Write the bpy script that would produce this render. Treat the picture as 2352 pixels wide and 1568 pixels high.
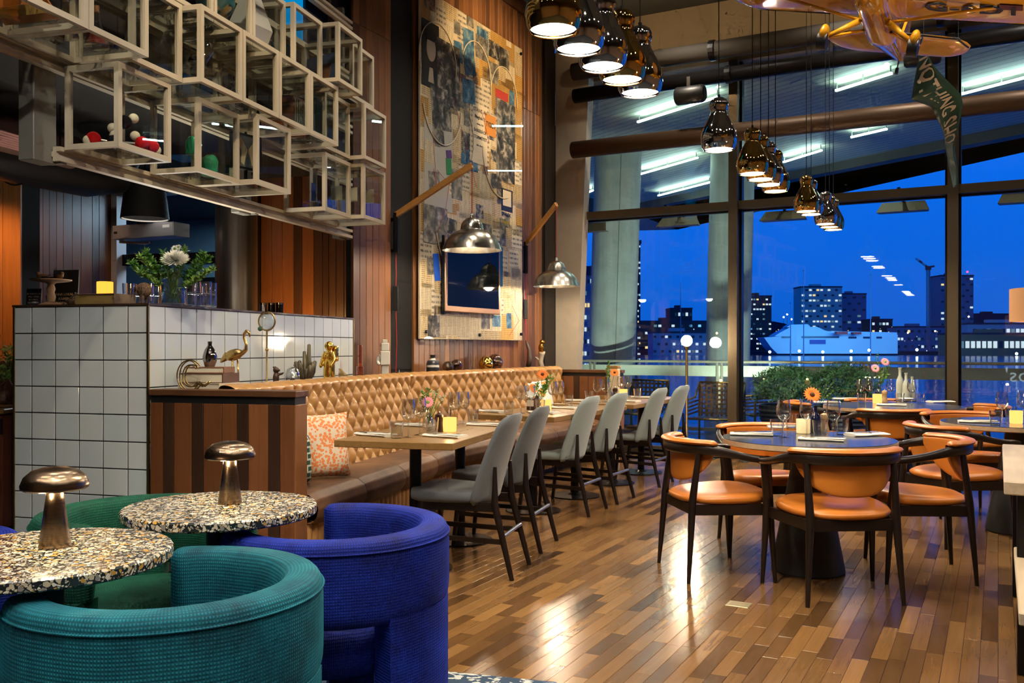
import bpy, bmesh, math, random
from mathutils import Vector, Matrix
random.seed(7)
R = math.radians
scene = bpy.context.scene
C = scene.collection
for _o in list(bpy.data.objects):
    bpy.data.objects.remove(_o)

# ------------------------------------------------------------------ camera
FPX, CAMH = 2100.0, 1.25
cd = bpy.data.cameras.new('camera'); cam = bpy.data.objects.new('camera', cd); C.objects.link(cam)
cam.location = (0, 0, CAMH); cam.rotation_euler = (R(90), 0, 0)
cd.sensor_width = 36; cd.lens = FPX / 2352 * 36; cd.shift_y = 14 / 2352
cd.clip_start = .05; cd.clip_end = 6000
scene.camera = cam

# ------------------------------------------------------------------ sky
w = bpy.data.worlds.new('dusk'); scene.world = w; w.use_nodes = True
_n = w.node_tree.nodes; _l = w.node_tree.links
_tc = _n.new('ShaderNodeTexCoord'); _sp = _n.new('ShaderNodeSeparateXYZ'); _rp = _n.new('ShaderNodeValToRGB')
_l.new(_tc.outputs['Generated'], _sp.inputs[0]); _l.new(_sp.outputs['Z'], _rp.inputs[0])
_rp.color_ramp.elements[0].color = (.003, .080, .44, 1); _rp.color_ramp.elements[0].position = 0
_rp.color_ramp.elements[1].color = (.002, .112, .64, 1); _rp.color_ramp.elements[1].position = .22
_e = _rp.color_ramp.elements.new(.7); _e.color = (.002, .06, .42, 1)
_bg = [x for x in _n if x.type == 'BACKGROUND'][0]
_l.new(_rp.outputs[0], _bg.inputs[0]); _bg.inputs[1].default_value = 1.28

# ------------------------------------------------------------------ exposure and ray depth
vs = scene.view_settings
scene.display_settings.display_device = 'sRGB'
vs.view_transform = 'Standard'; vs.look = 'None'; vs.gamma = 1; vs.exposure = 0.25; vs.use_curve_mapping = False
cy = scene.cycles
cy.max_bounces = 6; cy.diffuse_bounces = 2; cy.glossy_bounces = 3; cy.transmission_bounces = 3
cy.transparent_max_bounces = 18; cy.caustics_reflective = False; cy.caustics_refractive = False
cy.sample_clamp_indirect = 4.0; cy.blur_glossy = .6; cy.use_denoising = True
cy.use_adaptive_sampling = True; cy.adaptive_threshold = .09; cy.adaptive_min_samples = 10

# ------------------------------------------------------------------ room lamps out of view, mostly added spots without fixtures
def area(name, loc, size, power, col=(1, .78, .52), rot=(0, 0, 0), size_y=None, spread=None, parent=None, shape=None):
    l = bpy.data.lights.new(name, 'AREA'); l.energy = power; l.color = col; l.size = size
    if shape: l.shape = shape
    if size_y: l.shape = 'RECTANGLE'; l.size_y = size_y
    if spread: l.spread = R(spread)
    o = bpy.data.objects.new(name, l); C.objects.link(o); o.location = loc; o.rotation_euler = rot
    if parent: o.parent = parent
    return o
def spot(name, loc, target, power, angle=50, blend=.6, col=(1, .80, .55), rad=.04, parent=None):
    l = bpy.data.lights.new(name, 'SPOT'); l.energy = power; l.color = col; l.spot_size = R(angle); l.spot_blend = blend
    l.shadow_soft_size = rad
    o = bpy.data.objects.new(name, l); C.objects.link(o); o.location = loc
    d = Vector(target) - Vector(loc); o.rotation_euler = d.to_track_quat('-Z', 'Y').to_euler()
    if parent: o.parent = parent
    return o
def point(name, loc, power, col=(1, .75, .45), rad=.03, parent=None):
    l = bpy.data.lights.new(name, 'POINT'); l.energy = power; l.color = col; l.shadow_soft_size = rad
    o = bpy.data.objects.new(name, l); C.objects.link(o); o.location = loc
    if parent: o.parent = parent
    return o
DL = 125
def P1_(b, a, z): return (-2.05 + b * math.cos(R(15.4)) + a * math.sin(R(15.4)), 5.15 - b * math.sin(R(15.4)) + a * math.cos(R(15.4)), z)
WARM = (1, .80, .56); NEUT = (1, .88, .72)
_a2 = R(28.0); _o2 = Vector((-1.341, 7.724, 0))
for _b in (1.6, 3.4, 5.2, 7.0, 8.8):                  # rows of added ceiling spots filling the whole room with light
    for _a in (-7.6, -5.8, -4.0, -2.2, -.4, 1.4, 3.2):
        _p = (_o2.x + _b * math.cos(_a2) + _a * math.sin(_a2), _o2.y - _b * math.sin(_a2) + _a * math.cos(_a2))
        spot('fill_spot', (_p[0], _p[1], 5.12), (_p[0], _p[1], 0), DL, 125, .8, NEUT, .07)
spot('fill_spot_ledge', (1.6, 6.4, 4.7), (.0, 9.9, 1.1), 1000, 36, .7, WARM)  # added spots without fixtures, brightening the ledge and the wall above it
spot('fill_spot_ledge', (.5, 5.2, 4.7), (-1.05, 8.4, 1.15), 950, 38, .7, WARM)
spot('fill_spot_collage', (1.9, 6.2, 4.8), (-.35, 9.45, 2.2), 1300, 44, .8, (1, .84, .62))  # added spots that brighten the collage
spot('fill_spot_collage', (2.2, 7.0, 5.0), (-.15, 9.7, 4.0), 800, 40, .8, (1, .68, .34))
spot('bar_wall_uplight', P1_(-.62, 2.72, 1.35), P1_(-.66, 3.3, 1.75), 34, 140, .9, (1, .52, .16))  # warm lamp behind the bar, below its top, shining upward
spot('track_spot_bar_pier', (-3.95, 6.4, 2.75), (-4.0, 7.0, 1.0), 75, 80, .8, (1, .45, .12))
spot('fill_spot_bar_side', (-3.4, 7.5, 2.78), (-4.1, 8.5, 1.2), 45, 90, .8, (1, .6, .35))  # added warm fill for the plank wall left of the hatch
spot('fill_spot_shelf', (-.3, 3.2, 4.9), (-1.6, 5.6, 2.8), 260, 50, .8, (1, .78, .5))  # added spots from here on, filling shelf, bench, tiles, tables and lounge
spot('fill_spot_bench', (.6, 4.2, 4.7), (-1.3, 6.6, .9), 380, 46, .7, NEUT)
spot('fill_spot_tile', (-.8, 1.6, 3.6), (-2.2, 5.4, .9), 170, 50, .8, (1, .92, .84))
spot('fill_spot_round_table', (1.0, 2.6, 4.6), (1.7, 5.1, .7), 330, 40, .7, NEUT)
spot('fill_spot_far_tables', (2.2, 4.6, 4.6), (3.2, 7.4, .7), 260, 46, .7, WARM)
spot('fill_spot_banquette_tables', (1.6, 4.8, 4.6), (.2, 6.6, .7), 300, 46, .7, NEUT)
spot('fill_spot_lounge', (-.2, .6, 4.4), (-.9, 2.5, .6), 170, 46, .8, NEUT)
for _b in (1.5, 3.6, 5.8):                             # added spots brightening the fascia over the windows
    _p = Vector((_o2.x + _b * math.cos(_a2) + 2.6 * math.sin(_a2), _o2.y - _b * math.sin(_a2) + 2.6 * math.cos(_a2), 4.75)); _q = Vector((_o2.x + _b * math.cos(_a2) + 4.15 * math.sin(_a2), _o2.y - _b * math.sin(_a2) + 4.15 * math.cos(_a2), 4.85))
    spot('fascia_fill_spot', _p, _q, 45, 110, .9, (1, .72, .4))
# ------------------------------------------------------------------ helpers
def tag(o, label=None, cat=None, group=None, kind=None):
    if label: o['label'] = label
    if cat: o['category'] = cat
    if group: o['group'] = group
    if kind: o['kind'] = kind
    return o
def thing(name, label, cat, loc=(0, 0, 0), rz=0, group=None):
    o = bpy.data.objects.new(name, None); C.objects.link(o)
    o.location = loc; o.rotation_euler = (0, 0, rz); o.empty_display_size = .05
    return tag(o, label, cat, group)
def copy_tree(o, parent=None):
    c = o.copy(); C.objects.link(c); c.parent = parent
    for k in o.children:
        copy_tree(k, c)
    return c
def dup(o, loc, rz=None, label=None, group=None):
    c = copy_tree(o); c.location = loc
    if rz is not None: c.rotation_euler = (0, 0, rz)
    if label: c['label'] = label
    if group: c['group'] = group
    return c

class MB:
    def __init__(s): s.v = []; s.f = []; s.m = None
    def add(s, vs, fs):
        o = len(s.v); s.v += [tuple(x) for x in vs]; s.f += [tuple(i + o for i in f) for f in fs]; return s
    def box(s, x0, x1, y0, y1, z0, z1, m=None):
        vs = [Vector((x, y, z)) for z in (z0, z1) for y in (y0, y1) for x in (x0, x1)]
        if m is not None: vs = [m @ v for v in vs]
        return s.add(vs, [(0, 2, 3, 1), (4, 5, 7, 6), (0, 1, 5, 4), (2, 6, 7, 3), (0, 4, 6, 2), (1, 3, 7, 5)])
    def rbox(s, x0, x1, y0, y1, z0, z1, r=.01, seg=2, m=None):
        bm = bmesh.new(); bmesh.ops.create_cube(bm, size=1)
        for v in bm.verts:
            v.co = Vector(((x0 + x1) / 2 + v.co.x * (x1 - x0), (y0 + y1) / 2 + v.co.y * (y1 - y0), (z0 + z1) / 2 + v.co.z * (z1 - z0)))
        bmesh.ops.bevel(bm, geom=list(bm.edges), offset=r, segments=seg, affect='EDGES', profile=.5)
        bm.verts.index_update()
        vs = [v.co.copy() for v in bm.verts]; fs = [tuple(v.index for v in f.verts) for f in bm.faces]; bm.free()
        if m is not None: vs = [m @ v for v in vs]
        return s.add(vs, fs)
    def bar(s, p0, p1, w, h=None, up=(0, 0, 1)):
        p0 = Vector(p0); p1 = Vector(p1); d = (p1 - p0).normalized(); h = h or w
        u = Vector(up)
        if abs(d.dot(u)) > .98: u = Vector((0, 1, 0))
        a = d.cross(u).normalized(); b = a.cross(d)
        vs = []
        for p in (p0, p1):
            for i, j in ((-1, -1), (1, -1), (1, 1), (-1, 1)): vs.append(p + a * (i * w / 2) + b * (j * h / 2))
        return s.add(vs, [(3, 2, 1, 0), (4, 5, 6, 7), (0, 1, 5, 4), (1, 2, 6, 5), (2, 3, 7, 6), (3, 0, 4, 7)])
    def tube(s, path, r, n=8, caps=True, closed=False, sx=1.0):
        P = [Vector(p) for p in path]; m = len(P)
        rr = r if isinstance(r, (list, tuple)) else [r] * m
        vs = []; prev = None
        for i, p in enumerate(P):
            if closed: d = P[(i + 1) % m] - P[i - 1]
            else: d = P[min(i + 1, m - 1)] - P[max(i - 1, 0)]
            d = d.normalized() if d.length > 1e-9 else Vector((0, 0, 1))
            if prev is None:
                u = Vector((0, 0, 1)) if abs(d.z) < .9 else Vector((1, 0, 0))
                a = d.cross(u).normalized()
            else:
                a = (prev - d * prev.dot(d)).normalized()
            prev = a; b = d.cross(a)
            for k in range(n):
                t = 2 * math.pi * k / n
                vs.append(p + (a * math.cos(t) * sx + b * math.sin(t)) * rr[i])
        fs = []
        for i in range(m if closed else m - 1):
            j = (i + 1) % m
            for k in range(n):
                l = (k + 1) % n; fs.append((i * n + k, i * n + l, j * n + l, j * n + k))
        if caps and not closed:
            fs.append(tuple(reversed(range(n)))); fs.append(tuple((m - 1) * n + k for k in range(n)))
        return s.add(vs, fs)
    def cyl(s, p0, p1, r0, r1=None, n=12, caps=True):
        return s.tube([p0, p1], [r0, r0 if r1 is None else r1], n, caps)
    def lathe(s, prof, n=20, c=(0, 0, 0), close=False, m=None):
        vs = []; fs = []; k = len(prof)
        for r, z in prof:
            for i in range(n):
                t = 2 * math.pi * i / n; v = Vector((c[0] + r * math.cos(t), c[1] + r * math.sin(t), c[2] + z))
                vs.append(m @ v if m is not None else v)
        for j in range(k - 1 if not close else k):
            q = (j + 1) % k
            for i in range(n):
                l = (i + 1) % n; fs.append((j * n + i, j * n + l, q * n + l, q * n + i))
        if not close:
            if prof[0][0] > 1e-6: fs.append(tuple(reversed(range(n))))
            if prof[-1][0] > 1e-6: fs.append(tuple((k - 1) * n + i for i in range(n)))
        return s.add(vs, fs)
    def shell(s, prof, n=20, c=(0, 0, 0), m=None):          # open lathe (no caps)
        return s.lathe(prof, n, c, True, m)
    def sph(s, c, r, nu=14, nv=8, sc=(1, 1, 1), m=None):
        prof = [(max(r * math.sin(math.pi * j / nv), 1e-5), -r * math.cos(math.pi * j / nv)) for j in range(nv + 1)]
        vs = []; fs = []
        for a, z in prof:
            for i in range(nu):
                t = 2 * math.pi * i / nu; v = Vector((a * math.cos(t) * sc[0], a * math.sin(t) * sc[1], z * sc[2]))
                if m is not None: v = m @ v
                vs.append(v + Vector(c))
        for j in range(nv):
            for i in range(nu):
                l = (i + 1) % nu; fs.append((j * nu + i, j * nu + l, (j + 1) * nu + l, (j + 1) * nu + i))
        return s.add(vs, fs)
    def prism(s, poly, z0, z1, m=None):
        n = len(poly); vs = [Vector((x, y, z)) for z in (z0, z1) for x, y in poly]
        if m is not None: vs = [m @ v for v in vs]
        return s.add(vs, [tuple(reversed(range(n))), tuple(range(n, 2 * n))] + [(i, (i + 1) % n, n + (i + 1) % n, n + i) for i in range(n)])
    def grid(s, fn, nu, nv, cu=False, cv=False):
        vs = [fn(i / (nu if cu else nu - 1), j / (nv if cv else nv - 1)) for j in range(nv) for i in range(nu)]
        fs = []
        for j in range(nv if cv else nv - 1):
            for i in range(nu if cu else nu - 1):
                i2 = (i + 1) % nu; j2 = (j + 1) % nv
                fs.append((j * nu + i, j * nu + i2, j2 * nu + i2, j2 * nu + i))
        return s.add(vs, fs)
    def mesh(s, name, mat, smooth=False, angle=None):
        me = bpy.data.meshes.new(name); me.from_pydata(s.v, [], s.f); me.update()
        if mat is not None: me.materials.append(mat)
        if smooth:
            me.polygons.foreach_set('use_smooth', [True] * len(me.polygons))
            if angle: me.set_sharp_from_angle(angle=R(angle))
        return me
    def build(s, name, mat, parent=None, smooth=False, angle=None, loc=None, rz=None):
        o = bpy.data.objects.new(name, s.mesh(name, mat, smooth, angle)); C.objects.link(o)
        if parent is not None: o.parent = parent
        if loc is not None: o.location = loc
        if rz is not None: o.rotation_euler = (0, 0, rz)
        return o
def put(name, me, parent=None, loc=(0, 0, 0), rot=(0, 0, 0)):
    o = bpy.data.objects.new(name, me); C.objects.link(o); o.parent = parent; o.location = loc; o.rotation_euler = rot
    return o
def struct(o, label=None):
    o['kind'] = 'structure'
    if label: o['label'] = label
    return o
def sm(a, b, x):
    t = min(1, max(0, (x - a) / (b - a))); return t * t * (3 - 2 * t)
_fc = {}
def text_mesh(txt, size, depth=.0005, align='CENTER', bold=False, space=1.0):
    cu = bpy.data.curves.new('lettering', 'FONT'); cu.body = txt; cu.size = size; cu.extrude = depth
    cu.align_x = align; cu.align_y = 'CENTER'; cu.resolution_u = 2; cu.space_character = space
    if bold: cu.offset = size * .018
    o = bpy.data.objects.new('lettering', cu); C.objects.link(o)
    dg = bpy.context.evaluated_depsgraph_get(); me = bpy.data.meshes.new_from_object(o.evaluated_get(dg))
    bpy.data.objects.remove(o); bpy.data.curves.remove(cu)
    return me
def lettering(txt, size, mat, parent, loc, rot, depth=.0005, bold=False, name='lettering', align='CENTER', sx=1, space=1.0):
    me = text_mesh(txt, size, depth, align, bold, space); me.materials.clear(); me.materials.append(mat)
    o = put(name, me, parent, loc, rot); o.scale = (sx, 1, 1); return o

# frames: T1 follows the tiled bar, the shelf and the first bench run; T2 follows the plank wall, the windows and the floor boards
A1, A2 = R(15.4), R(28.0)
O1 = Vector((-2.05, 5.15, 0))
def P1(b, a, z=0): return Vector((O1.x + b * math.cos(A1) + a * math.sin(A1), O1.y - b * math.sin(A1) + a * math.cos(A1), z))
O2 = P1(0, 2.67)
def P2(b, a, z=0): return Vector((O2.x + b * math.cos(A2) + a * math.sin(A2), O2.y - b * math.sin(A2) + a * math.cos(A2), z))

# ------------------------------------------------------------------ materials
MT = {}
class NT:
    def __init__(s, name):
        s.m = bpy.data.materials.new(name); s.m.use_nodes = True; s.t = s.m.node_tree; s.t.nodes.clear()
        s.out = s.n('OutputMaterial')
    def n(s, typ, ins=None, **kw):
        x = s.t.nodes.new('ShaderNode' + typ)
        for k, v in kw.items(): setattr(x, k, v)
        for k, v in (ins or {}).items():
            if hasattr(v, 'is_output'): s.t.links.new(v, x.inputs[k])
            else: x.inputs[k].default_value = v
        return x
    def L(s, a, b): s.t.links.new(a, b)
    def math(s, op, a, b=0.0, c=None):
        d = {0: a, 1: b}
        if c is not None: d[2] = c
        return s.n('Math', d, operation=op).outputs[0]
    def ramp(s, fac, stops, interp='LINEAR'):
        r = s.n('ValToRGB'); cr = r.color_ramp; cr.interpolation = interp
        while len(cr.elements) < len(stops): cr.elements.new(.5)
        for e, (p, c) in zip(cr.elements, stops):
            e.position = p; e.color = (*c, 1) if len(c) == 3 else c
        s.L(fac, r.inputs[0]); return r.outputs[0]
    def mix(s, f, a, b, mode='MIX'):
        x = s.n('Mix', data_type='RGBA', blend_type=mode)
        for i, v in ((0, f), (6, a), (7, b)):
            if hasattr(v, 'is_output'): s.L(v, x.inputs[i])
            else: x.inputs[i].default_value = v if i == 0 else ((*v, 1) if len(v) == 3 else v)
        return x.outputs[2]
    def bsdf(s, col, rough=.5, metal=0, bump=None, bs=.1, bd=.01, **kw):
        d = {'Roughness': rough, 'Metallic': metal}
        d['Base Color'] = col if hasattr(col, 'is_output') else ((*col, 1) if len(col) == 3 else col)
        for k, v in kw.items(): d[k] = v
        b = s.n('BsdfPrincipled', d)
        if bump is not None:
            q = s.n('Bump', {'Height': bump, 'Strength': bs, 'Distance': bd}); s.L(q.outputs[0], b.inputs['Normal'])
        s.L(b.outputs[0], s.out.inputs[0]); return b
    def obj(s): return s.n('TexCoord').outputs['Object']
    def map(s, v, sc=(1, 1, 1), loc=(0, 0, 0), rot=(0, 0, 0)):
        return s.n('Mapping', {'Vector': v, 'Scale': sc, 'Location': loc, 'Rotation': rot}).outputs[0]
    def noise(s, v, sc=5, det=3, ro=.5, dist=0, out='Fac'):
        return s.n('TexNoise', {'Vector': v, 'Scale': sc, 'Detail': det, 'Roughness': ro, 'Distortion': dist}).outputs[out]
def plain(name, col, rough=.5, metal=0, emit=None, es=0, **kw):
    if name in MT: return MT[name]
    t = NT(name)
    if emit: kw['Emission Color'] = (*emit, 1); kw['Emission Strength'] = es
    t.bsdf(col, rough, metal, **kw); MT[name] = t.m; return t.m
def mottled(name, c1, c2, sc=8, rough=.6, metal=0, bs=.05, stretch=(1, 1, 1), det=4, **kw):
    t = NT(name); v = t.map(t.obj(), stretch); f = t.noise(v, sc, det)
    t.bsdf(t.ramp(f, [(.3, c1), (.7, c2)]), rough, metal, f, bs, **kw); MT[name] = t.m; return t.m
def wood(name, cols, axis=2, rough=.4, sc=1.0, bs=.08, island=False, spec=.5, var=.35):
    """boards: every board object gets its own tone, fine grain runs along one axis"""
    t = NT(name); st = [22 * sc, 22 * sc, 22 * sc]; st[axis] = 1.1 * sc
    rnd = t.n('NewGeometry').outputs['Random Per Island'] if island else t.n('ObjectInfo').outputs['Random']
    off = t.n('CombineXYZ', {0: t.math('MULTIPLY', rnd, 37.0), 1: t.math('MULTIPLY', rnd, 11.0), 2: t.math('MULTIPLY', rnd, 23.0)}).outputs[0]
    v0 = t.n('VectorMath', {0: t.obj(), 1: off}, operation='ADD').outputs[0]
    v = t.map(v0, st); g = t.noise(v, 3, 5, .6, .4); big = t.noise(v0, 2.2, 2)
    if len(cols) == 1: cols = cols * 2
    k = len(cols); base = t.ramp(rnd, [(i / max(1, k - 1) if k > 1 else 0, c) for i, c in enumerate(cols)], 'LINEAR')
    dark = t.mix(t.math('MULTIPLY', g, 1.0), (1 - var, 1 - var, 1 - var), (1 + var, 1 + var, 1 + var))
    c = t.mix(1.0, base, dark, 'MULTIPLY')
    c = t.mix(1.0, c, t.mix(big, (.75, .75, .75), (1.2, 1.2, 1.2)), 'MULTIPLY')
    t.bsdf(c, t.math('MULTIPLY_ADD', g, .18, rough - .09), 0, g, bs, .004, **{'Specular IOR Level': spec}); MT[name] = t.m; return t.m
def clear(name, tint=(1, 1, 1), refl=1.0, rough=.0, haze=0.0, hazecol=(1, 1, 1), edge=None, pw=4.0):
    """thin clear pane: straight transmission plus a mirror that grows towards grazing angles"""
    t = NT(name); fc = t.n('LayerWeight', {'Blend': .5}).outputs['Facing']
    f = t.math('MINIMUM', t.math('MULTIPLY', t.math('MULTIPLY_ADD', t.math('POWER', fc, pw), .85, .045), refl), .95)
    tr = t.n('BsdfTransparent', {'Color': (*tint, 1)}); gl = t.n('BsdfGlossy', {'Color': (1, 1, 1, 1), 'Roughness': rough})
    if edge: t.L(t.mix(t.math('POWER', fc, 3.0), tint, edge), tr.inputs[0])
    mx = t.n('MixShader', {0: f}); t.L(tr.outputs[0], mx.inputs[1]); t.L(gl.outputs[0], mx.inputs[2])
    last = mx
    if haze:
        df = t.n('BsdfDiffuse', {'Color': (*hazecol, 1)}); m2 = t.n('MixShader', {0: haze})
        t.L(mx.outputs[0], m2.inputs[1]); t.L(df.outputs[0], m2.inputs[2]); last = m2
    t.L(last.outputs[0], t.out.inputs[0]); MT[name] = t.m; return t.m
def glow(name, col, strength, sample=True):
    t = NT(name); e = t.n('Emission', {'Color': (*col, 1), 'Strength': strength}); t.L(e.outputs[0], t.out.inputs[0]); MT[name] = t.m
    if not sample: t.m.cycles.emission_sampling = 'NONE'
    return t.m

wood('plank', [(.052, .019, .009), (.125, .043, .014), (.075, .027, .011), (.17, .062, .021), (.042, .017, .009)], 2, .38, bs=.1)
wood('plank_light', [(.22, .10, .045), (.28, .13, .06), (.20, .085, .036), (.30, .15, .075)], 2, .4, bs=.08)
wood('plank_end', [(.13, .05, .018), (.055, .022, .010), (.15, .058, .02), (.04, .018, .009), (.12, .048, .017)], 2, .35, bs=.1)
wood('dark_board', [(.034, .015, .008), (.05, .022, .011)], 2, .36, bs=.1)
wood('red_board', [(.15, .055, .018), (.20, .075, .026), (.12, .044, .015)], 2, .36, bs=.1)
wood('parquet', [(.058, .027, .0095), (.185, .094, .030), (.10, .048, .016), (.235, .124, .042), (.135, .067, .023), (.042, .020, .008)], 1, .22, bs=.03, var=.2)
wood('parquet_far', [(.058, .027, .0095), (.185, .094, .030), (.10, .048, .016), (.235, .124, .042), (.135, .067, .023), (.042, .020, .008)], 1, .22, bs=.03, island=True, var=.2)
wood('oak_top', [(.26, .145, .048)], 1, .3, .6, .03)
wood('oak_pale', [(.50, .40, .28)], 1, .45, .6, .05)
wood('lamp_oak', [(.55, .27, .07)], 0, .35, .8, .03)
wood('wenge', [(.009, .0048, .0035)], 2, .32, 1, .05)
wood('cap_wood', [(.10, .042, .017)], 0, .35, .8, .05)
plain('black', (.006, .006, .007), .45)
plain('black_steel', (.012, .012, .014), .35, .6)
plain('near_black', (.004, .0035, .003), .9)
plain('white', (.8, .8, .78), .4)
plain('joint', (.012, .012, .014), .8)
plain('cream_frame', (.52, .45, .33), .45)
plain('brass', (.62, .42, .16), .25, 1)
plain('old_brass', (.40, .28, .12), .32, 1)
plain('gold', (.95, .62, .13), .12, 1)
plain('chrome', (.72, .70, .68), .05, 1)
plain('gold_chrome', (.83, .55, .17), .05, 1)
plain('steel', (.55, .54, .52), .3, 1)
plain('cutlery', (.75, .74, .72), .18, 1)
plain('grey_paint', (.20, .19, .16), .55)
plain('red_cord', (.45, .015, .012), .6)
plain('napkin', (.74, .70, .62), .85)
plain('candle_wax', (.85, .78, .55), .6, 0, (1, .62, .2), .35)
plain('leaf', (.07, .20, .03), .5)
plain('leaf_pale', (.16, .30, .06), .5)
plain('stem', (.06, .16, .03), .5)
plain('orange_petal', (.85, .20, .01), .5)
plain('pink_petal', (.80, .26, .32), .5)
plain('white_petal', (.80, .80, .72), .5)
plain('red_gloss', (.55, .01, .012), .08)
plain('cream_gloss', (.75, .68, .50), .12)
plain('black_gloss', (.008, .008, .01), .06)
plain('lid_white', (.85, .83, .78), .4)
plain('paper', (.62, .56, .42), .75)
plain('steel_frame', (.13, .10, .065), .38, .75)
plain('alu_frame', (.42, .36, .26), .4, .6)
clear('window_glass', (.93, .97, .98), .85)
clear('pane_glass', (.95, .96, .95), .55)
clear('drink_glass', (.95, .965, .97), 1.9, edge=(.45, .48, .50), pw=2.5)
clear('green_glass', (.25, .75, .42), 1.6)
clear('smoke_glass', (.5, .38, .25), 1.8)
clear('acrylic', (.92, .94, .96), 1.2)
glow('bulb_white', (1, .86, .66), 9, False)
glow('bulb_hot', (1, .80, .50), 70, False)
glow('led', (.66, 1.0, .95), 36)
glow('candle_glass', (1, .50, .12), 1.5, False)
glow('candle_core', (1, .78, .38), 3.2, False)
# ================================================================== SETTING
CEIL = 5.2
WIN_A = 4.2                                   # window wall, distance along frame T2
def inside_carpet(x, y):
    d = Vector((x, y, 0)) - O1; return d.x * math.sin(A1) + d.y * math.cos(A1) < -1.086
# ---- floor: 65 mm strips in random lengths, laid along T2
fl = MB().box(-3.5, 10.5, -9.5, WIN_A, -.06, -.008).build('floor', MT['joint'], None, loc=(O2.x, O2.y, 0), rz=-A2)
struct(fl, 'dark stained parquet floor of short oak strips')
LEN = [.30, .38, .46, .56]; LM = []
for L_ in LEN:
    LM.append(MB().rbox(.0006, .0644, .0006, L_ - .0006, -.008, .0, .0007, 1).mesh('floorboard', MT['parquet']))
cand = []; rest = MB(); rnd = random.Random(3)
for i in range(-20, 160):
    x = i * .065; y = -6.6 - rnd.random() * .5
    while y < WIN_A - .05:
        k = rnd.randrange(4); L_ = LEN[k]
        if y + L_ > WIN_A: break
        p = P2(x + .03, y + L_ / 2)
        q0 = P2(x, y); q1 = P2(x + .065, y)
        ok = not (inside_carpet(q0.x - .35 * math.sin(A1), q0.y - .35 * math.cos(A1)) and False) and not inside_carpet(p.x + .25 * math.sin(A1), p.y + .25 * math.cos(A1))
        d1 = p - O1; b1 = d1.x * math.cos(A1) - d1.y * math.sin(A1)
        if ok and p.y > 1.2 and x > .3 and b1 > .2:
            u = 1176 + FPX * p.x / p.y; v = 798 + FPX * CAMH / p.y
            vis = 830 < u < 2352 and v < 1590 and not (u < 1030 and v > 1150)
            cand.append((p.y if vis else 99 + p.y, x, y, k))
        y += L_
cand.sort()
for n_, (d_, x, y, k) in enumerate(cand):
    dz = rnd.uniform(-.0006, .0)
    if n_ < 300: put('floorboard', LM[k], fl, (x, y, dz))
    else: rest.box(x + .0006, x + .0644, y + .0006, y + LEN[k] - .0006, -.008, dz)
rest.build('floorboards_beyond', MT['parquet_far'], fl)['kind'] = 'stuff'
# ---- speckled carpet of the lounge corner
t = NT('carpet'); vv = t.obj()
f1 = t.n('TexVoronoi', {'Vector': t.map(vv, (1, 1.8, 1)), 'Scale': 34.0}).outputs['Color']
f2 = t.n('SeparateColor', {0: f1}).outputs[0]; f3 = t.noise(vv, 60, 3)
sel = t.math('GREATER_THAN', t.math('ADD', t.math('MULTIPLY', f2, .75), t.math('MULTIPLY', f3, .5)), .80)
t.bsdf(t.mix(sel, (.012, .035, .075), (.38, .40, .38)), .9, 0, f3, .3); MT['carpet'] = t.m
cp = MB().rbox(-3.2, 2.6, -4.4, -1.09, -.012, .004, .002, 1).build('lounge_carpet', MT['carpet'], None, loc=O1, rz=-A1)
tag(cp, 'dark blue and white speckled carpet under the velvet tub chairs', 'carpet')

# ---- ceiling, back wall and far side walls
t = NT('ceiling_board'); f = t.noise(t.obj(), 1.2, 3)
t.bsdf(t.ramp(f, [(.3, (.055, .058, .052)), (.7, (.085, .088, .078))]), .6); MT['ceiling_board'] = t.m
ce = MB().box(-3.5, 10.5, -9.5, WIN_A + .1, CEIL, CEIL + .1).build('ceiling', MT['plaster_dark'] if 'plaster_dark' in MT else plain('plaster_dark', (.05, .052, .048), .8), None, loc=(O2.x, O2.y, 0), rz=-A2)
struct(ce, 'high dark grey ceiling')
pan = MB()
for i in range(7):
    for j in range(7):
        x0 = .25 + i * 1.5; y0 = -8.4 + j * 1.55
        pan = MB().rbox(x0 + .01, x0 + 1.49, y0 + .01, y0 + 1.54, CEIL - .03, CEIL, .006, 1); pan.build('ceiling_panel', MT['ceiling_board'], ce)
struct(MB().box(-3.5, 10.5, -9.6, -9.5, 0, CEIL).build('wall_back', plain('back_wall', (.16, .09, .05), .6), None, loc=(O2.x, O2.y, 0), rz=-A2))
struct(MB().box(10.5, 10.6, -9.5, WIN_A, 0, CEIL).build('wall_right', MT['back_wall'], None, loc=(O2.x, O2.y, 0), rz=-A2))
struct(MB().box(-5.4, -5.3, -4.2, 13.5, 0, CEIL).build('wall_far_left', plain('bar_dark', (.012, .010, .009), .8), None))
struct(MB().box(-5.3, 1.0, 13.4, 13.5, -0.01, CEIL).build('wall_kitchen_back', MT['bar_dark'], None))

# ---- plank wall behind the banquette (T2)
WL = struct(MB().box(-.10, -.028, .03, 3.62, 0, CEIL).build('wall_left', MT['near_black'], None, loc=(O2.x, O2.y, 0), rz=-A2), 'tall wall of narrow vertical brown wood planks behind the banquette')
wood('plank_mid', [(.20, .082, .027), (.28, .12, .042), (.12, .046, .017), (.24, .10, .034), (.08, .032, .014), (.22, .092, .032)], 2, .4, bs=.08)
pm = MB().rbox(.0015, .0895, 0, .028, .0, 4.0, .003, 1).mesh('plank', MT['plank_mid'])
pm2 = MB().rbox(.0015, .0895, 0, .028, .0, 1.196, .003, 1).mesh('plank', MT['plank_mid'])
a = 0.0
while a < 3.60:
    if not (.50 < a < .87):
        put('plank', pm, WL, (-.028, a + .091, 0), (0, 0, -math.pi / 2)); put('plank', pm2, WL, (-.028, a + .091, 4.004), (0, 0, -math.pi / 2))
    a += .0905
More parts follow.
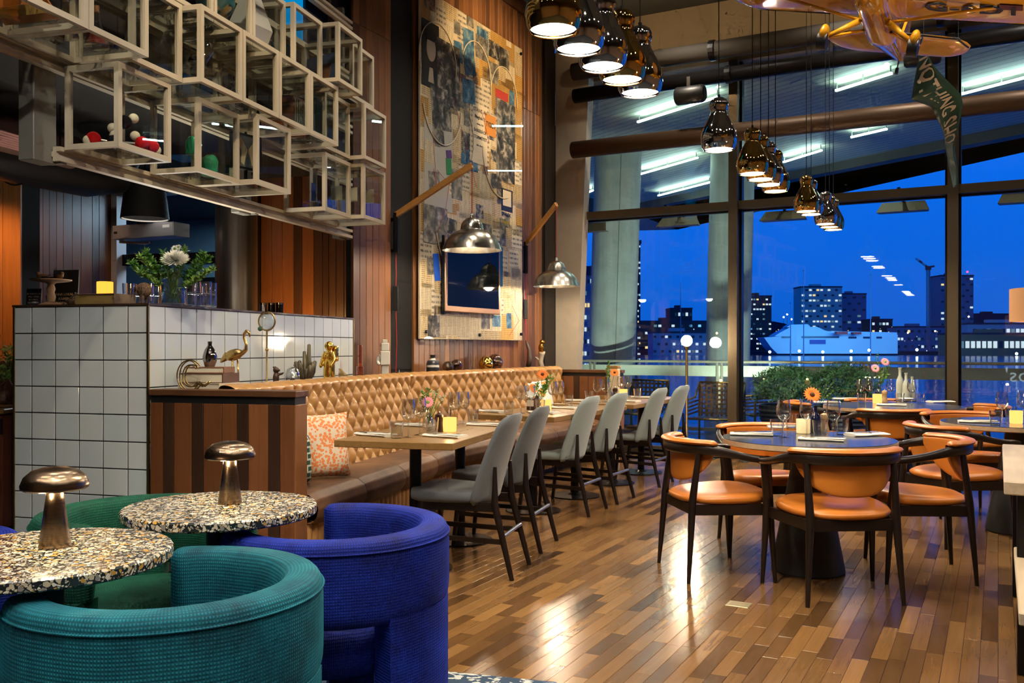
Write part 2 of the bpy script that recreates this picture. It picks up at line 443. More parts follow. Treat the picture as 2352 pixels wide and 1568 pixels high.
nr = MB().box(-.12, -.022, .50, .905, 1.05, CEIL).build('recess_shade_panel', MT['near_black'], WL)  # shade of the recess put in as a near-black panel
MB().box(-.03, .06, 3.45, 3.62, 4.98, 5.06).box(-.02, .035, 0, 3.62, 5.06, 5.2).build('cornice', MT['cap_wood'], WL)
# dark steel post and the leaning concrete pillar in the corner by the window
sp_ = MB().box(-.12, .0, 3.62, 3.98, 0, CEIL).box(-.0, .02, 3.66, 3.70, 0, CEIL).build('trim_1', plain('post_dark', (.018, .013, .009), .5), None, loc=(O2.x, O2.y, 0), rz=-A2)
struct(sp_, 'near black steel post between plank wall and concrete pillar')
t = NT('concrete'); v = t.obj(); f = t.noise(v, 3, 6, .6); g = t.noise(t.map(v, (6, 6, .5)), 2, 4); h = t.noise(v, 60, 2)
c_ = t.ramp(t.math('ADD', t.math('MULTIPLY', f, .6), t.math('MULTIPLY', g, .4)), [(.3, (.26, .255, .22)), (.55, (.36, .355, .31)), (.75, (.43, .42, .37))])
t.bsdf(c_, .8, 0, t.math('ADD', f, t.math('MULTIPLY', h, .3)), .25); MT['concrete'] = t.m
t = NT('fair_concrete'); v = t.obj(); f = t.noise(v, 2.5, 5, .6); h = t.n('TexVoronoi', {'Vector': v, 'Scale': 16.0}).outputs['Distance']
pit = t.math('LESS_THAN', h, .05)
t.bsdf(t.mix(pit, t.ramp(f, [(.3, (.40, .34, .27)), (.7, (.50, .43, .34))]), (.2, .17, .13)), .75, 0, f, .1); MT['fair_concrete'] = t.m
pil = MB(); 
pil.add([(0, 4.0, 0), (.245, 4.0, 0), (.245, 4.16, 0), (0, 4.16, 0), (0, 4.0, 5.2), (.47, 4.0, 5.2), (.47, 4.16, 5.2), (0, 4.16, 5.2)], [(0, 3, 2, 1), (4, 5, 6, 7), (0, 1, 5, 4), (1, 2, 6, 5), (2, 3, 7, 6), (3, 0, 4, 7)])
struct(pil.build('trim_2', MT['fair_concrete'], None, loc=(O2.x, O2.y, 0), rz=-A2), 'beige concrete pillar widening upwards beside the window')

# ---- window wall: leaning very slightly outwards, two rows of panes
TILT = R(.7)
bx = [.02, 2.169, 4.404, 6.64, 8.88, 10.5]; ZT = 2.86; ZTOP = 4.5
for n_ in range(5):
    W = bpy.data.objects.new('window_%d' % (n_ + 1), None); C.objects.link(W); W.location = P2(0, WIN_A); W.rotation_euler = (-TILT, 0, -A2)
    struct(W, ['tall window bay beside the concrete pillar', 'tall window bay in front of the ferry', 'tall window bay at the right edge', 'window bay beyond the right edge', 'last window bay to the right'][n_])
    x0, x1 = bx[n_], bx[n_ + 1]
    MB().box(x1 - .05, x1 + .05, -.16, .02, 0, ZTOP).build('mullion', MT['steel_frame'], W)
    MB().box(x1 + .05, x1 + .075, -.05, .05, 0, ZTOP).box(x1 - .075, x1 - .05, -.05, .05, 0, ZTOP).build('glazing_bead', MT['black_steel'], W)
    MB().box(x0 + .05, x1 - .05, -.12, .02, ZT - .045, ZT + .045).build('transom', MT['steel_frame'], W)
    MB().box(x0 + .05, x1 - .05, -.02, .03, ZT - .065, ZT - .045).build('transom_gasket', MT['black_steel'], W)
    MB().box(x0, x1, -.10, .03, .0, .09).build('sill', MT['steel_frame'], W)
    MB().box(x0 + .07, x1 - .07, -.006, .006, .09, ZT - .06).build('pane', MT['window_glass'], W)
    MB().box(x0 + .07, x1 - .07, -.006, .006, ZT + .045, ZTOP).build('pane', MT['window_glass'], W)
    if n_ == 0: MB().box(x0 - .03, x0 + .05, -.10, .03, 0, ZTOP).build('mullion', MT['steel_frame'], W)
    if n_ == 2:
        lt = lettering("Cos'", .20, clear('etched', (.85, .95, 1), .4, .2, .35, (.5, .75, .95)), W, (5.05, -.010, 0.97), (R(90), 0, 0), .0003, name='etched_lettering'); lt.scale = (-1, 1, 1)
# header over the glass, warm painted fascia
t = NT('fascia'); f = t.noise(t.map(t.obj(), (1, 1, .4)), 2, 3)
t.bsdf(t.ramp(f, [(.3, (.17, .125, .07)), (.7, (.23, .17, .10))]), .7); MT['fascia'] = t.m
struct(MB().box(0, 10.5, -.05, .15, ZTOP, CEIL).build('wall_window_header', MT['fascia'], None, loc=P2(0, WIN_A), rz=-A2), 'beige fascia above the window wall')
# long tubes in front of the glass
def longtube(name, label, z, off, r, mat, cat='pipe', x0=.3, x1=10.4, clips=()):
    T = thing(name, label, cat, P2(0, WIN_A - off), -A2)
    MB().cyl((x0, 0, z), (x1, 0, z), r, n=20).build('tube', mat, T, True)
    m = MB()
    for c in clips: MB().cyl((c - .03, 0, z), (c + .03, 0, z), r * 1.15, n=16).build('collar', MT['black_steel'], T)
    for c in clips: MB().box(c - .02, c + .02, -.02, off - .12, z - .02, z + .02).build('bracket', MT['black_steel'], T)
    return T
plain('bronze_tube', (.085, .05, .028), .45, .4)
longtube('steel_tube', 'thick bronze painted steel tube running across the window wall', 3.62, .35, .10, MT['bronze_tube'], clips=(2.17, 4.404, 6.64))
longtube('black_pipe', 'black round pipe running just under the window fascia', 4.28, .30, .085, MT['black_steel'], clips=(2.17, 4.404, 6.64))
longtube('roller_blind', 'rolled up dark blind cassette below the ceiling at the window', 4.56, .34, .10, plain('blind', (.035, .03, .025), .7), 'blind', clips=(2.0, 4.3, 6.6))
for (b_, a_, z_, lab) in ((1.62, 3.72, 4.06, 'black round loudspeaker under the pipe behind the pendant cords'), (3.98, 3.72, 4.14, 'black round loudspeaker beneath the aeroplane tail')):
    S = thing('loudspeaker', lab, 'loudspeaker', P2(b_, a_, z_), -A2)
    MB().lathe([(.02, 0), (.085, 0), (.10, .02), (.10, .30), (.085, .33), (.02, .33)], 20, m=Matrix.Rotation(R(90), 4, 'Y')).build('body', MT['black'], S, True, 40)
    MB().box(.13, .17, -.02, .02, .08, .20).build('bracket', MT['black_steel'], S)
    MB().lathe([(.005, .33), (.07, .334), (.07, .337), (.005, .337)], 20, m=Matrix.Rotation(R(90), 4, 'Y')).build('grille', MT['near_black'], S)
# dropped dark ceiling raft and duct over the dining floor
rf = thing('ceiling_raft', 'dropped dark acoustic ceiling raft above the pendant lamps', 'ceiling panel', P2(0, 0, 4.42), -A2)
for i in range(3):
    MB().rbox(2.3 + i * 1.2, 3.49 + i * 1.2, -2.6, 1.35, 0, .09, .01, 1).build('raft_panel', MT['ceiling_board'], rf)
MB().box(2.1, 2.3, -5.0, 1.36, -.02, .26).build('edge_beam', plain('beam_dark', (.03, .03, .027), .6), rf)
for x, y in ((2.5, -2), (2.5, 1), (5.6, -2), (5.6, 1)): MB().cyl((x, y, .09), (x, y, .78), .006, n=6).build('hanger', MT['black_steel'], rf)

# ================================================================== BAR BLOCK with tiles
BT = 1.5
bar = thing('tiled_bar', 'bar block clad in white square tiles with dark joints', 'bar counter', O1, -A1)
MB().box(-.915, -.0022, .0022, 2.664, 0, BT - .012).build('core', MT['joint'], bar)
MB().box(-.93, .006, -.006, 2.676, BT - .012, BT).build('top', plain('bar_top', (.05, .028, .016), .3), bar)
for x0_, y0_ in ((-.004, -.008), (-.925, -.006), (-.004, 2.664)): MB().box(x0_, x0_ + .012, y0_, y0_ + .012, 0, BT - .012).build('corner_trim', MT['old_brass'], bar)
t = NT('tile'); rn = t.n('ObjectInfo').outputs['Random']; f = t.noise(t.obj(), 7, 2)
t.bsdf(t.mix(rn, (.58, .66, .69), (.66, .71, .72)), .06, 0, f, .02, .01, **{'Coat Weight': .6, 'Coat Roughness': .03}); MT['tile'] = t.m
def u2b(u): k = (u - 1176) / FPX; return (k * O1.y - O1.x) / (math.cos(A1) + k * math.sin(A1))
edges = [u2b(u) for u in (33, 72.9, 127, 181.8, 236.8, 293.6, 338.5)]
rows = [BT - .012 - .1545 * i for i in range(10)] + [0.0]
tc = {}
def tile(parent, w_, h_, loc, rot):
    k = (round(w_, 3), round(h_, 3))
    if k not in tc: tc[k] = MB().rbox(0, w_ - .0065, -.009, 0, 0, h_ - .0065, .0015, 1).mesh('tile', MT['tile'])
    put('tile', tc[k], parent, loc, rot)
for i in range(6):
    for j in range(10):
        tile(bar, edges[i + 1] - edges[i], rows[j] - rows[j + 1], (edges[i] + .00325, .008, rows[j + 1] + .0025), (0, 0, 0))
for i in range(18):
    w_ = .1518 if i < 17 else 2.662 - 17 * .1518
    for j in range(6):
        tile(bar, w_, rows[j] - rows[j + 1], (-.008, .0045 + i * .1518, rows[j + 1] + .0025), (0, 0, math.pi / 2))

# ---- wall at the back of the bar, kitchen hatch, and the plank wall left of it
BW = struct(MB().box(-1.25, -.2, 3.32, 3.42, 0, 2.85).build('wall_bar', MT['near_black'], None, loc=O1, rz=-A1), 'lit wall of wide dark wood planks behind the bar')
widths = [.113, .113, .117, .09, .12, .09, .066, .072, .08, .09, .06]
x = -1.25
for w_ in widths:
    MB().rbox(.0015, w_ - .0015, -.024, 0, 0, 2.85, .003, 1).build('plank', MT['red_board' if w_ > .1 else 'dark_board'], BW, loc=(x, 3.32, 0)); x += w_
q0 = Vector((-4.2, 7.8, 0)); q1 = P1(-2.85, 3.3); dq = (q1 - q0); ang = math.atan2(dq.y, dq.x)
LW = struct(MB().box(0, dq.length, .024, .12, 0, 2.85).build('wall_bar_side', MT['near_black'], None, loc=q0, rz=ang), 'dark wood plank wall left of the kitchen hatch')
x = 0
for w_ in (.14, .14, .08, .09, .09, .12, .12, .16, .10, .10, .12, .10):
    if x + w_ > dq.length + .02: break
    MB().rbox(.0015, w_ - .0015, 0, .024, 0, 2.85, .003, 1).build('plank', MT['plank'], LW, loc=(x, 0, 0)); x += w_
CW = struct(MB().box(-4.6, -3.77, 7.03, 7.3, 0, 2.85).build('wall_bar_pier', MT['near_black'], None), 'pier of wood planks glowing orange at the left edge')
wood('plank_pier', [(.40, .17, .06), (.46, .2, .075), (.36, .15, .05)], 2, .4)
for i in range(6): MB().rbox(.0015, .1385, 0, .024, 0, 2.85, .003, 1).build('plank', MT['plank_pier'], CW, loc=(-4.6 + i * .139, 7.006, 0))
# low black ceiling above the bar, fascia of the upper floor
struct(MB().box(-5.0, -.02, -4.5, 7.9, 2.85, 2.95).build('ceiling_bar', MT['bar_dark'], None, loc=O1, rz=-A1), 'low black ceiling over the bar')
cbd = MB()
MZ = struct(MB().box(-.25, -.15, -4.5, 3.2, 2.95, CEIL).build('wall_mezzanine', MT['bar_dark'], None, loc=O1, rz=-A1), 'black upper wall behind the glass display boxes')
for i in range(14):
    a0 = -4.4 + i * .54
    MB().rbox(-.15, -.135, a0 + .003, a0 + .537, 2.96, 5.1, .004, 1).build('panel', plain('mezz_panel', (.022, .013, .008), .6), MZ)
UW = thing('upper_window', 'blue glowing glass pane high above the display boxes', 'window', O1, -A1)
MB().box(-.13, -.12, 1.66, 2.02, 3.55, 5.1).build('pane', glow('blue_emissive', (.0, .22, .52), .9), UW)  # the pane's blue is its own emission
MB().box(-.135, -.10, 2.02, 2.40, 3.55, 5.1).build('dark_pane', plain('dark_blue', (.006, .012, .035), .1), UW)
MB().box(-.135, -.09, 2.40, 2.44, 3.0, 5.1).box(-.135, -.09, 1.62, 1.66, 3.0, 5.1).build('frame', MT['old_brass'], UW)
# kitchen behind the hatch
KB = struct(MB().box(-5.2, -.9, 5.6, 5.7, 0, 2.85).build('wall_kitchen', plain('kitchen_wall', (.10, .17, .22), .5), None, loc=O1, rz=-A1), 'blue grey kitchen wall seen through the hatch')
MB().box(-3.6, -1.2, 5.5, 5.6, 1.95, 2.12).box(-3.6, -1.2, 5.52, 5.6, 1.55, 1.6).build('shelf_rail', MT['black_steel'], KB)
MB().box(-1.62, -1.5, 5.56, 5.6, 2.16, 2.5).build('notice', plain('notice', (.5, .62, .7), .5), KB)
HT = thing('kitchen_hatch', 'white and black framed kitchen hatch behind the bar', 'hatch', O1, -A1)
MB().box(-2.85, -2.78, 3.2, 3.34, 1.2, 2.85).box(-2.85, -2.2, 3.2, 3.34, 2.74, 2.8).build('white_frame', plain('frame_white', (.55, .56, .6), .4), HT)
MB().box(-1.33, -1.25, 3.24, 3.36, 0, 2.85).build('black_frame', MT['black'], HT)
MB().box(-2.78, -1.33, 3.28, 3.40, 2.06, 2.17).build('lintel', MT['black_steel'], HT)
MB().box(-2.78, -1.33, 3.3, 3.4, 0, 1.3).build('counter', MT['black'], HT)
area('kitchen_light', P1(-2.0, 4.6, 2.8), 1.2, 55, (.55, .8, 1.0))
# ================================================================== OUTSIDE
# terrace, railing, columns, soffit with light strips
TR = struct(MB().box(-8, 16, .16, 3.3, -.16, -.02).build('floor_terrace', plain('terrace', (.03, .05, .09), .22), None, loc=P2(0, WIN_A), rz=-A2), 'wet dark terrace outside the windows')
rail = thing('terrace_railing', 'steel and glass terrace railing with beige band outside the windows', 'railing', P2(0, WIN_A + 3.1), -A2)
MB().rbox(-8, 16, -.04, .04, 1.02, 1.06, .008, 1).build('handrail', MT['alu_frame'], rail)
MB().box(-8, 16, -.01, .012, .82, .98).build('beige_band', plain('band', (.42, .40, .30), .5), rail)
for i in range(-4, 9):
    x = 1.15 + i * 2.05
    MB().box(x - .05, x - .02, -.03, .03, -.02, 1.02).box(x + .02, x + .05, -.03, .03, -.02, 1.02).box(x - .05, x + .05, .0, .02, .3, 1.0).build('post', MT['alu_frame'], rail)
    MB().box(x + .06, x + 1.99, -.006, .006, .06, .81).build('glass_panel', MT['pane_glass'], rail)
    MB().box(x + .06, x + 1.99, -.02, .02, .0, .05).build('bottom_rail', MT['alu_frame'], rail)
def colm(u0, u1, Y, lab, lean):
    x0 = (u0 - 1176) / FPX * Y; x1 = (u1 - 1176) / FPX * Y; r = (x1 - x0) / 2; xc = (x0 + x1) / 2
    o = thing('concrete_column', lab, 'column', (xc, Y + r, -4))
    n = 40; prof = []
    def ring(z, off): return [(off + r * math.copysign(abs(math.cos(2 * math.pi * i / n)) ** .7, math.cos(2 * math.pi * i / n)), r * math.copysign(abs(math.sin(2 * math.pi * i / n)) ** .7, math.sin(2 * math.pi * i / n)), z) for i in range(n)]
    vs = []; zs = [0, 2, 4, 6, 8.5]
    for z in zs: vs += ring(z, lean * (z - 5.2) / 4)
    fs = [(j * n + i, j * n + (i + 1) % n, (j + 1) * n + (i + 1) % n, (j + 1) * n + i) for j in range(4) for i in range(n)]
    MB().add(vs, fs).build('shaft', MT['concrete'], o, True, 30)
    MB().bar((lean * -1.2 + r * .02, -r - .0, 0), (lean * .8 + r * .02, -r - .0, 8.4), .012, .012).build('formwork_seam', plain('seam', (.16, .155, .13), .9), o)
colm(1358, 1466, 14.9, 'massive grey concrete column outside beside the pillar', .12)
colm(1634, 1732, 14.9, 'massive grey concrete column outside behind the brass mullion', .10)
SZ = 4.5
def soff(u, v, z=SZ): Y = FPX * (z - CAMH) / (798 - v); return Vector(((u - 1176) / FPX * Y, Y, z))
t = NT('soffit'); v = t.map(t.obj(), (1, 1, 1), rot=(0, 0, R(-33))); st = t.n('TexWave', {'Vector': v, 'Scale': 1.1, 'Distortion': .3}, bands_direction='X').outputs['Fac']
t.bsdf(t.ramp(st, [(.0, (.26, .25, .17)), (.06, (.42, .40, .28)), (.94, (.44, .42, .30)), (1, (.24, .23, .16))]), .6); MT['soffit'] = t.m
e0 = soff(2352, 288); e1 = soff(1510, 460); de = (e1 - e0).normalized()
pe = [P2(-3, WIN_A + .16, SZ), P2(14, WIN_A + .16, SZ), e0 - de * 9, e1 + de * 7, P2(-3, WIN_A + 14, SZ)]
so = MB().prism([(p.x, p.y) for p in pe], SZ, SZ + .5).build('ceiling_terrace', MT['soffit'], None)
struct(so, 'grey roof overhang outside with recessed light strips')
MB().bar(e0 - de * 9 + Vector((0, 0, .1)), e1 + de * 7 + Vector((0, 0, .1)), .25, .5).build('roof_edge', plain('roof_edge', (.08, .075, .06), .6), so)
nrm = Vector((-de.y, de.x, 0))
for k in range(1, 14):
    q = e0 + nrm * (-.55 * k) if (nrm.dot(P2(3, WIN_A, SZ) - e0) < 0) else e0 + nrm * (.55 * k)
for (u0, v0, u1, v1, lab) in ((1465, 280, 1652, 221, 'long cyan light strip left of the single silver pendant'), (1470, 400, 1602, 362, 'cyan light strip between the two concrete columns'),
        (1920, 208, 2048, 168, 'cyan light strip just left of the green banner'), (1955, 315, 2037, 296, 'short cyan light strip below the bronze tube'), (2208, 216, 2400, 166, 'long cyan light strip right of the green banner'),
        (1800, 372, 1887, 345, 'cyan light strip right of the five pendant row'), (1512, 449, 1632, 418, 'lowest cyan light strip near the roof edge'), (1342, 445, 1362, 437, 'cyan light strip end beside the pillar')):
    p0 = soff(u0, v0, SZ - .09); p1 = soff(u1, v1, SZ - .09); p0.z = p1.z = SZ
    S = thing('light_strip', lab, 'light strip', p0, 0, 'light strips in the roof overhang'); d = p1 - p0
    MB().bar((0, 0, -.09), d + Vector((0, 0, -.09)), .03, .022).build('diffuser', MT['led'], S)
    for f_ in (.02, .5, .98): MB().bar(d * f_ + Vector((0, 0, -.08)), d * f_ + Vector((0, 0, -.002)), .015).build('hanger', MT['steel'], S)
# infrared heaters hung outside under the transom
def px(u, v, Y): return Vector(((u - 1176) / FPX * Y, Y, CAMH + (798 - v) / FPX * Y))
for (u, v, lab) in ((1558, 508, 'wedge shaped heater outside left of the brass mullion'), (1800, 494, 'wedge shaped heater outside behind the far pendants'), (2074, 474, 'wedge shaped heater outside left of the right mullion'), (2358, 452, 'wedge shaped heater outside at the right edge'), (1352, 522, 'wedge shaped heater outside next to the concrete pillar')):
    k = (u - 1176) / FPX; w0 = P2(0, WIN_A + .55)
    b_ = (k * w0.y - w0.x) / (math.cos(A2) + k * math.sin(A2)); p = P2(b_, WIN_A + .55); z = CAMH + (798 - v) / FPX * p.y
    H = thing('patio_heater', lab, 'heater', (p.x, p.y, z), -A2, 'heaters under the transom')
    MB().add([(-.27, -.07, -.06), (.27, -.07, -.06), (.22, .05, .06), (-.22, .05, .06), (-.25, .09, -.06), (.25, .09, -.06), (.2, .1, .06), (-.2, .1, .06)], [(0, 1, 2, 3), (4, 7, 6, 5), (0, 4, 5, 1), (3, 2, 6, 7), (1, 5, 6, 2), (0, 3, 7, 4)]).build('reflector', plain('heater', (.16, .12, .06), .4, .3), H)
    MB().cyl((-.2, -.02, -.05), (.2, -.02, -.05), .012, n=8).build('element', MT['steel'], H)
    MB().bar((0, .05, .06), (0, .05, .12), .03).build('bracket', MT['black_steel'], H); MB().bar((0, .06, .12), (0, -.50, .12), .03).build('bracket', MT['black_steel'], H)

# water, far shore
t = NT('water'); v = t.obj(); f = t.noise(t.map(v, (.35, 1.2, 1)), .6, 3)
t.bsdf((.004, .03, .16), .12, 0, f, .25, .25); MT['water'] = t.m
wt = MB().box(-900, 1500, 22, 640, -3.8, -3.5).build('harbour_water', MT['water'], None); tag(wt, 'deep blue harbour water beyond the railing', 'water', kind='stuff')
qy = struct(MB().box(-900, 1500, 600, 2500, -3.4, -1.2).build('ground_far_quay', plain('quay', (.012, .018, .04), .8), None), 'dark quay on the far shore')
plain('hill', (.012, .02, .055), .9)
hl = MB(); hp = []
for i in range(121):
    x = -700 + i * 17; h = 26 + 16 * math.sin(i * .21) + 9 * math.sin(i * .83 + 1) + 5 * math.sin(i * 2.1); hp.append((x, max(8, h - (26 if x > 420 else 0))))
vs = [(x, 1300, -2) for x, h in hp] + [(x, 1300, h) for x, h in hp] + [(x, 1420, h * 1.1) for x, h in hp]
n = len(hp); fs = [(i, i + 1, n + i + 1, n + i) for i in range(n - 1)] + [(n + i, n + i + 1, 2 * n + i + 1, 2 * n + i) for i in range(n - 1)]
struct(hl.add(vs, fs).build('ground_hills', MT['hill'], None), 'dark low hills behind the city')
glow('win_cool', (.75, .9, 1), .8, False); glow('win_warm', (1, .72, .32), .9, False); glow('win_dim', (.25, .5, .7), .35, False); glow('lamp_warm', (1, .72, .35), 14, False); glow('lamp_cool', (.8, .95, 1), 16, False); glow('red_beacon', (1, .03, .08), 6, False)
def building(lab, u0, u1, vtop, vbot, Y, mat, nx, ny, lit, seed, depth=22, cat='building', extra=None):
    x0 = (u0 - 1176) / FPX * Y; x1 = (u1 - 1176) / FPX * Y; zt = CAMH + (798 - vtop) / FPX * Y; zb = -1.2 if Y >= 600 else -3.5
    W = x1 - x0; B = thing('office_block', lab, cat, (x0, Y, zb)); H = zt - zb; r = random.Random(seed)
    MB().box(0, W, 0, depth, 0, H).build('wall', mat, B)
    MB().box(-.3, W + .3, -.3, depth + .3, H, H + 1.2).build('roof', MT['hill'], B)
    MB().box(W * .3, W * .55, depth * .3, depth * .6, H + 1.2, H + 3.4).build('roof_plant', mat, B)
    dx = W / nx; dz = H / ny
    wm = {}
    for k in ('win_cool', 'win_warm', 'win_dim', 'dark_pane'):
        m = MT[k] if k in MT else plain('dark_pane', (.01, .02, .04), .1)
        wm[k] = MB().box(dx * .16, dx * .84, -.25, .1, dz * .35, dz * .68).mesh('window', m)
    for j in range(ny):
        for i in range(nx):
            q = r.random()
            k = 'dark_pane' if q > lit else ('win_cool' if r.random() < .62 else r.choice(['win_warm', 'win_dim', 'win_cool']))
            if k == 'dark_pane' and (i + j) % 2: continue
            put('window', wm[k], B, (i * dx, 0, j * dz))
    return B
b1m = plain('brick_dark', (.022, .018, .03), .8); b2m = plain('stone_teal', (.38, .52, .5), .8); b3m = plain('stone_blue', (.10, .18, .30), .8); b4m = plain('tower_teal', (.09, .20, .26), .7)
building('dark tall office block with lit window rows left of the ferry', 1722, 1772, 682, 808, 640, b1m, 7, 11, .45, 2)
building('wide pale office block with lit windows behind the ferry', 1840, 1934, 660, 770, 820, b2m, 11, 12, .42, 5)
building('narrow blue office block behind the ferry stern', 1934, 1990, 676, 770, 840, b3m, 5, 9, .10, 8)
building('square dark tower block crossed by the right mullion', 2160, 2236, 634, 775, 830, b4m, 8, 13, .12, 9)
building('dim brick block just right of the ferry', 2002, 2050, 735, 795, 760, b1m, 6, 4, .2, 12)
building('low dark block at the right horizon', 2236, 2330, 722, 770, 980, MT['hill'], 9, 3, .25, 13)
building('small dim house on the hill between the columns', 1540, 1590, 710, 760, 700, b1m, 6, 4, .12, 14)
building('flat dark depot between the concrete columns', 1470, 1632, 740, 800, 620, b1m, 16, 4, .25, 15)
building('long low lit warehouse between the columns', 1500, 1640, 765, 800, 575, b3m, 16, 3, .35, 16)
building('tall dark apartment block at the left window edge', 1334, 1362, 632, 826, 120, b3m, 4, 9, .55, 17, 12)
building('slim dark tower beside the left concrete column', 1464, 1471, 560, 820, 300, b1m, 2, 22, .5, 18, 8)
building('low dim row of sheds on the quay behind the crane', 2060, 2170, 752, 800, 740, b3m, 14, 3, .22, 19)
# ferry terminal with long lit windows
TB = building('long low ferry terminal with yellow lit windows at the right', 2190, 2420, 768, 800, 560, plain('terminal', (.20, .13, .07), .7), 18, 1, .98, 21, 20, 'terminal')
tb2 = building('upper storey of white lit offices above the terminal', 2222, 2420, 745, 768, 600, plain('terminal_white', (.28, .32, .40), .7), 18, 2, .55, 22, 20)
# ferry
FY = 540
def fx(u): return (u - 1176) / FPX * FY
def fz(v): return CAMH + (798 - v) / FPX * FY
FE = thing('ferry', 'large white high speed ferry moored across the water', 'ferry', (fx(1755), FY, -3.6))
L_ = fx(2062) - fx(1755); zz = lambda v: fz(v) + 3.6
area('ferry_fill_light', (fx(1900), FY - 90, 18), 60, 70000, (.16, .55, 1.0), (R(84), 0, 0), size_y=8)  # added area light over the water to brighten the ferry
plain('ferry_white', (.55, .68, .8), .5); plain('ferry_dark', (.01, .04, .12), .2)
prof = [(0, zz(775)), (L_ * .05, zz(797)), (L_ * .10, zz(812)), (L_, zz(812)), (L_, zz(768)), (L_ * .52, zz(768)), (L_ * .12, zz(772))]
m4 = Matrix.Rotation(R(90), 4, 'X')
MB().prism(prof, -16, 0, m4).build('hull', MT['ferry_white'], FE)
dk = [(L_ * .08, zz(772)), (L_, zz(768)), (L_, zz(763)), (L_ * .47, zz(760)), (L_ * .40, zz(750)), (L_ * .20, zz(751)), (L_ * .12, zz(764))]
MB().prism(dk, -14, -1, m4).build('superstructure', MT['ferry_white'], FE)
MB().prism([(L_ * .18, zz(751)), (L_ * .36, zz(750)), (L_ * .34, zz(744)), (L_ * .21, zz(745))], -12, -3, m4).build('bridge', MT['ferry_white'], FE)
for x0, x1, v in ((.13, .20, 774), (.28, .56, 774), (.63, .69, 775), (.74, .79, 775), (.84, .88, 775)):
    MB().box(L_ * x0, L_ * x1, -.4, .1, zz(v + 2.2), zz(v - 2.2)).build('window', MT['ferry_dark'], FE)
MB().box(L_ * .50, L_ * .58, -10, -6, zz(768), zz(762)).box(L_ * .62, L_ * .68, -10, -6, zz(768), zz(763)).build('funnel', plain('funnel_red', (.45, .02, .03), .5), FE)
MB().box(L_ * .34, L_ * .46, -.3, .1, zz(790), zz(780)).build('hull_mark', plain('hull_mark', (.03, .06, .35), .5), FE)
for u_, v_ in ((1821, 628), (1969, 638), (1792, 700)):
    mt = thing('flagpole', {1821: 'tall thin mast rising left of the ferry bridge', 1969: 'tall thin mast near the ferry stern', 1792: 'thin mast in front of the ferry bow'}[u_], 'mast', (fx(u_), FY - 20, -3.5), 0, 'masts in the harbour')
    MB().cyl((0, 0, 0), (0, 0, fz(v_) + 3.5), .35, .12, 8).build('pole', plain('mast_blue', (.06, .14, .32), .6), mt); MB().sph((0, 0, fz(v_) + 3.5), .5, 8, 6).build('finial', MT['mast_blue'], mt)
for u_, v_ in ((1549, 655), (1614, 650)):
    mt = thing('flagpole', {1549: 'thin pole left of the round floor lamp glow', 1614: 'thin pole right of the floor lamp glow'}[u_], 'mast', (fx(u_), FY - 20, -3.5), 0, 'masts in the harbour')
    MB().cyl((0, 0, 0), (0, 0, fz(v_) + 3.5), .35, .12, 8).build('pole', MT['mast_blue'], mt)
# tower crane
CY = 700
CR = thing('tower_crane', 'slender tower crane with raised red and white jib', 'crane', ((2132 - 1176) / FPX * CY, CY, -2))
zt = CAMH + (798 - 620) / FPX * CY + 2
mm = MB()
for sx in (-1, 1):
    for sy in (-1, 1): mm.bar((sx * .9, sy * .9, 0), (sx * .9, sy * .9, zt), .45)
for k in range(12): mm.bar((-.9, -.9, k * zt / 12), (.9, -.9, (k + 1) * zt / 12), .3)
mm.build('mast', plain('crane_grey', (.16, .19, .24), .6), CR)
MB().box(-1.6, 1.6, -1.6, 1.6, zt, zt + 3).build('cab', plain('crane_red', (.5, .04, .03), .5), CR)
j1 = Vector((-9.5, 0, zt + 9))
for k in range(4):
    MB().bar(Vector((0, 0, zt + 2)).lerp(j1, k / 4), Vector((0, 0, zt + 2)).lerp(j1, (k + 1) / 4), 1.2).build('jib_section', MT['crane_red'] if k % 2 == 0 else plain('crane_white', (.5, .55, .6), .6), CR)
MB().bar((0, 0, zt + 2), (4.5, 0, zt + 3), 1.4).build('counter_jib', MT['crane_red'], CR)
bl = thing('beacon', 'red beacon light on top of the square tower', 'lamp', ((2222 - 1176) / FPX * 834, 834, 70.3)); MB().sph((0, 0, 0), .9, 8, 6).build('bulb', MT['red_beacon'], bl); MB().cyl((0, 0, -3), (0, 0, 0), .2, n=6).build('stalk', MT['hill'], bl)
# quay lamps and stray lights
rq = random.Random(11)
lampspots = [(1640, 812, 0, 'white harbour lamp low behind the brass mullion'), (1690, 806, 0, 'white harbour lamp hidden by the right concrete column'), (1768, 808, 0, 'white quay lamp below the ferry bow'), (1836, 806, 0, 'white quay lamp below the ferry bridge'), (1890, 808, 0, 'white quay lamp below the middle of the ferry hull'), (1955, 806, 0, 'white quay lamp below the ferry funnels'), (1996, 804, 0, 'white quay lamp under the ferry stern'), (2106, 803, 0, 'white quay lamp below the crane'), (2335, 812, 0, 'white quay lamp near the right edge below the terminal'),
    (1800, 728, 1, 'amber lamp lowest of three right of the dark office block'), (1808, 722, 1, 'amber lamp top of three right of the dark office block'), (1818, 733, 1, 'amber lamp right of three beside the dark office block'), (2085, 764, 1, 'amber street lamp left of the crane mast'), (2148, 760, 1, 'amber street lamp right of the crane mast'), (2225, 727, 1, 'amber lamp high beside the square tower')]
for u_, v_, warm, lab in lampspots:
    Y = 640 if warm else 515; p = px(u_, v_, Y); g0 = -1.2 if warm else -3.5
    lm = thing('quay_lamp', lab, 'lamp', (p.x, p.y, g0), 0, 'harbour lamps')
    MB().sph((0, 0, p.z - g0), .6 if warm else .75, 8, 6).build('bulb', MT['lamp_warm' if warm else 'lamp_cool'], lm); MB().cyl((0, 0, 0), (0, 0, p.z - g0), .12, n=6).build('post', MT['hill'], lm)
lg = MB()
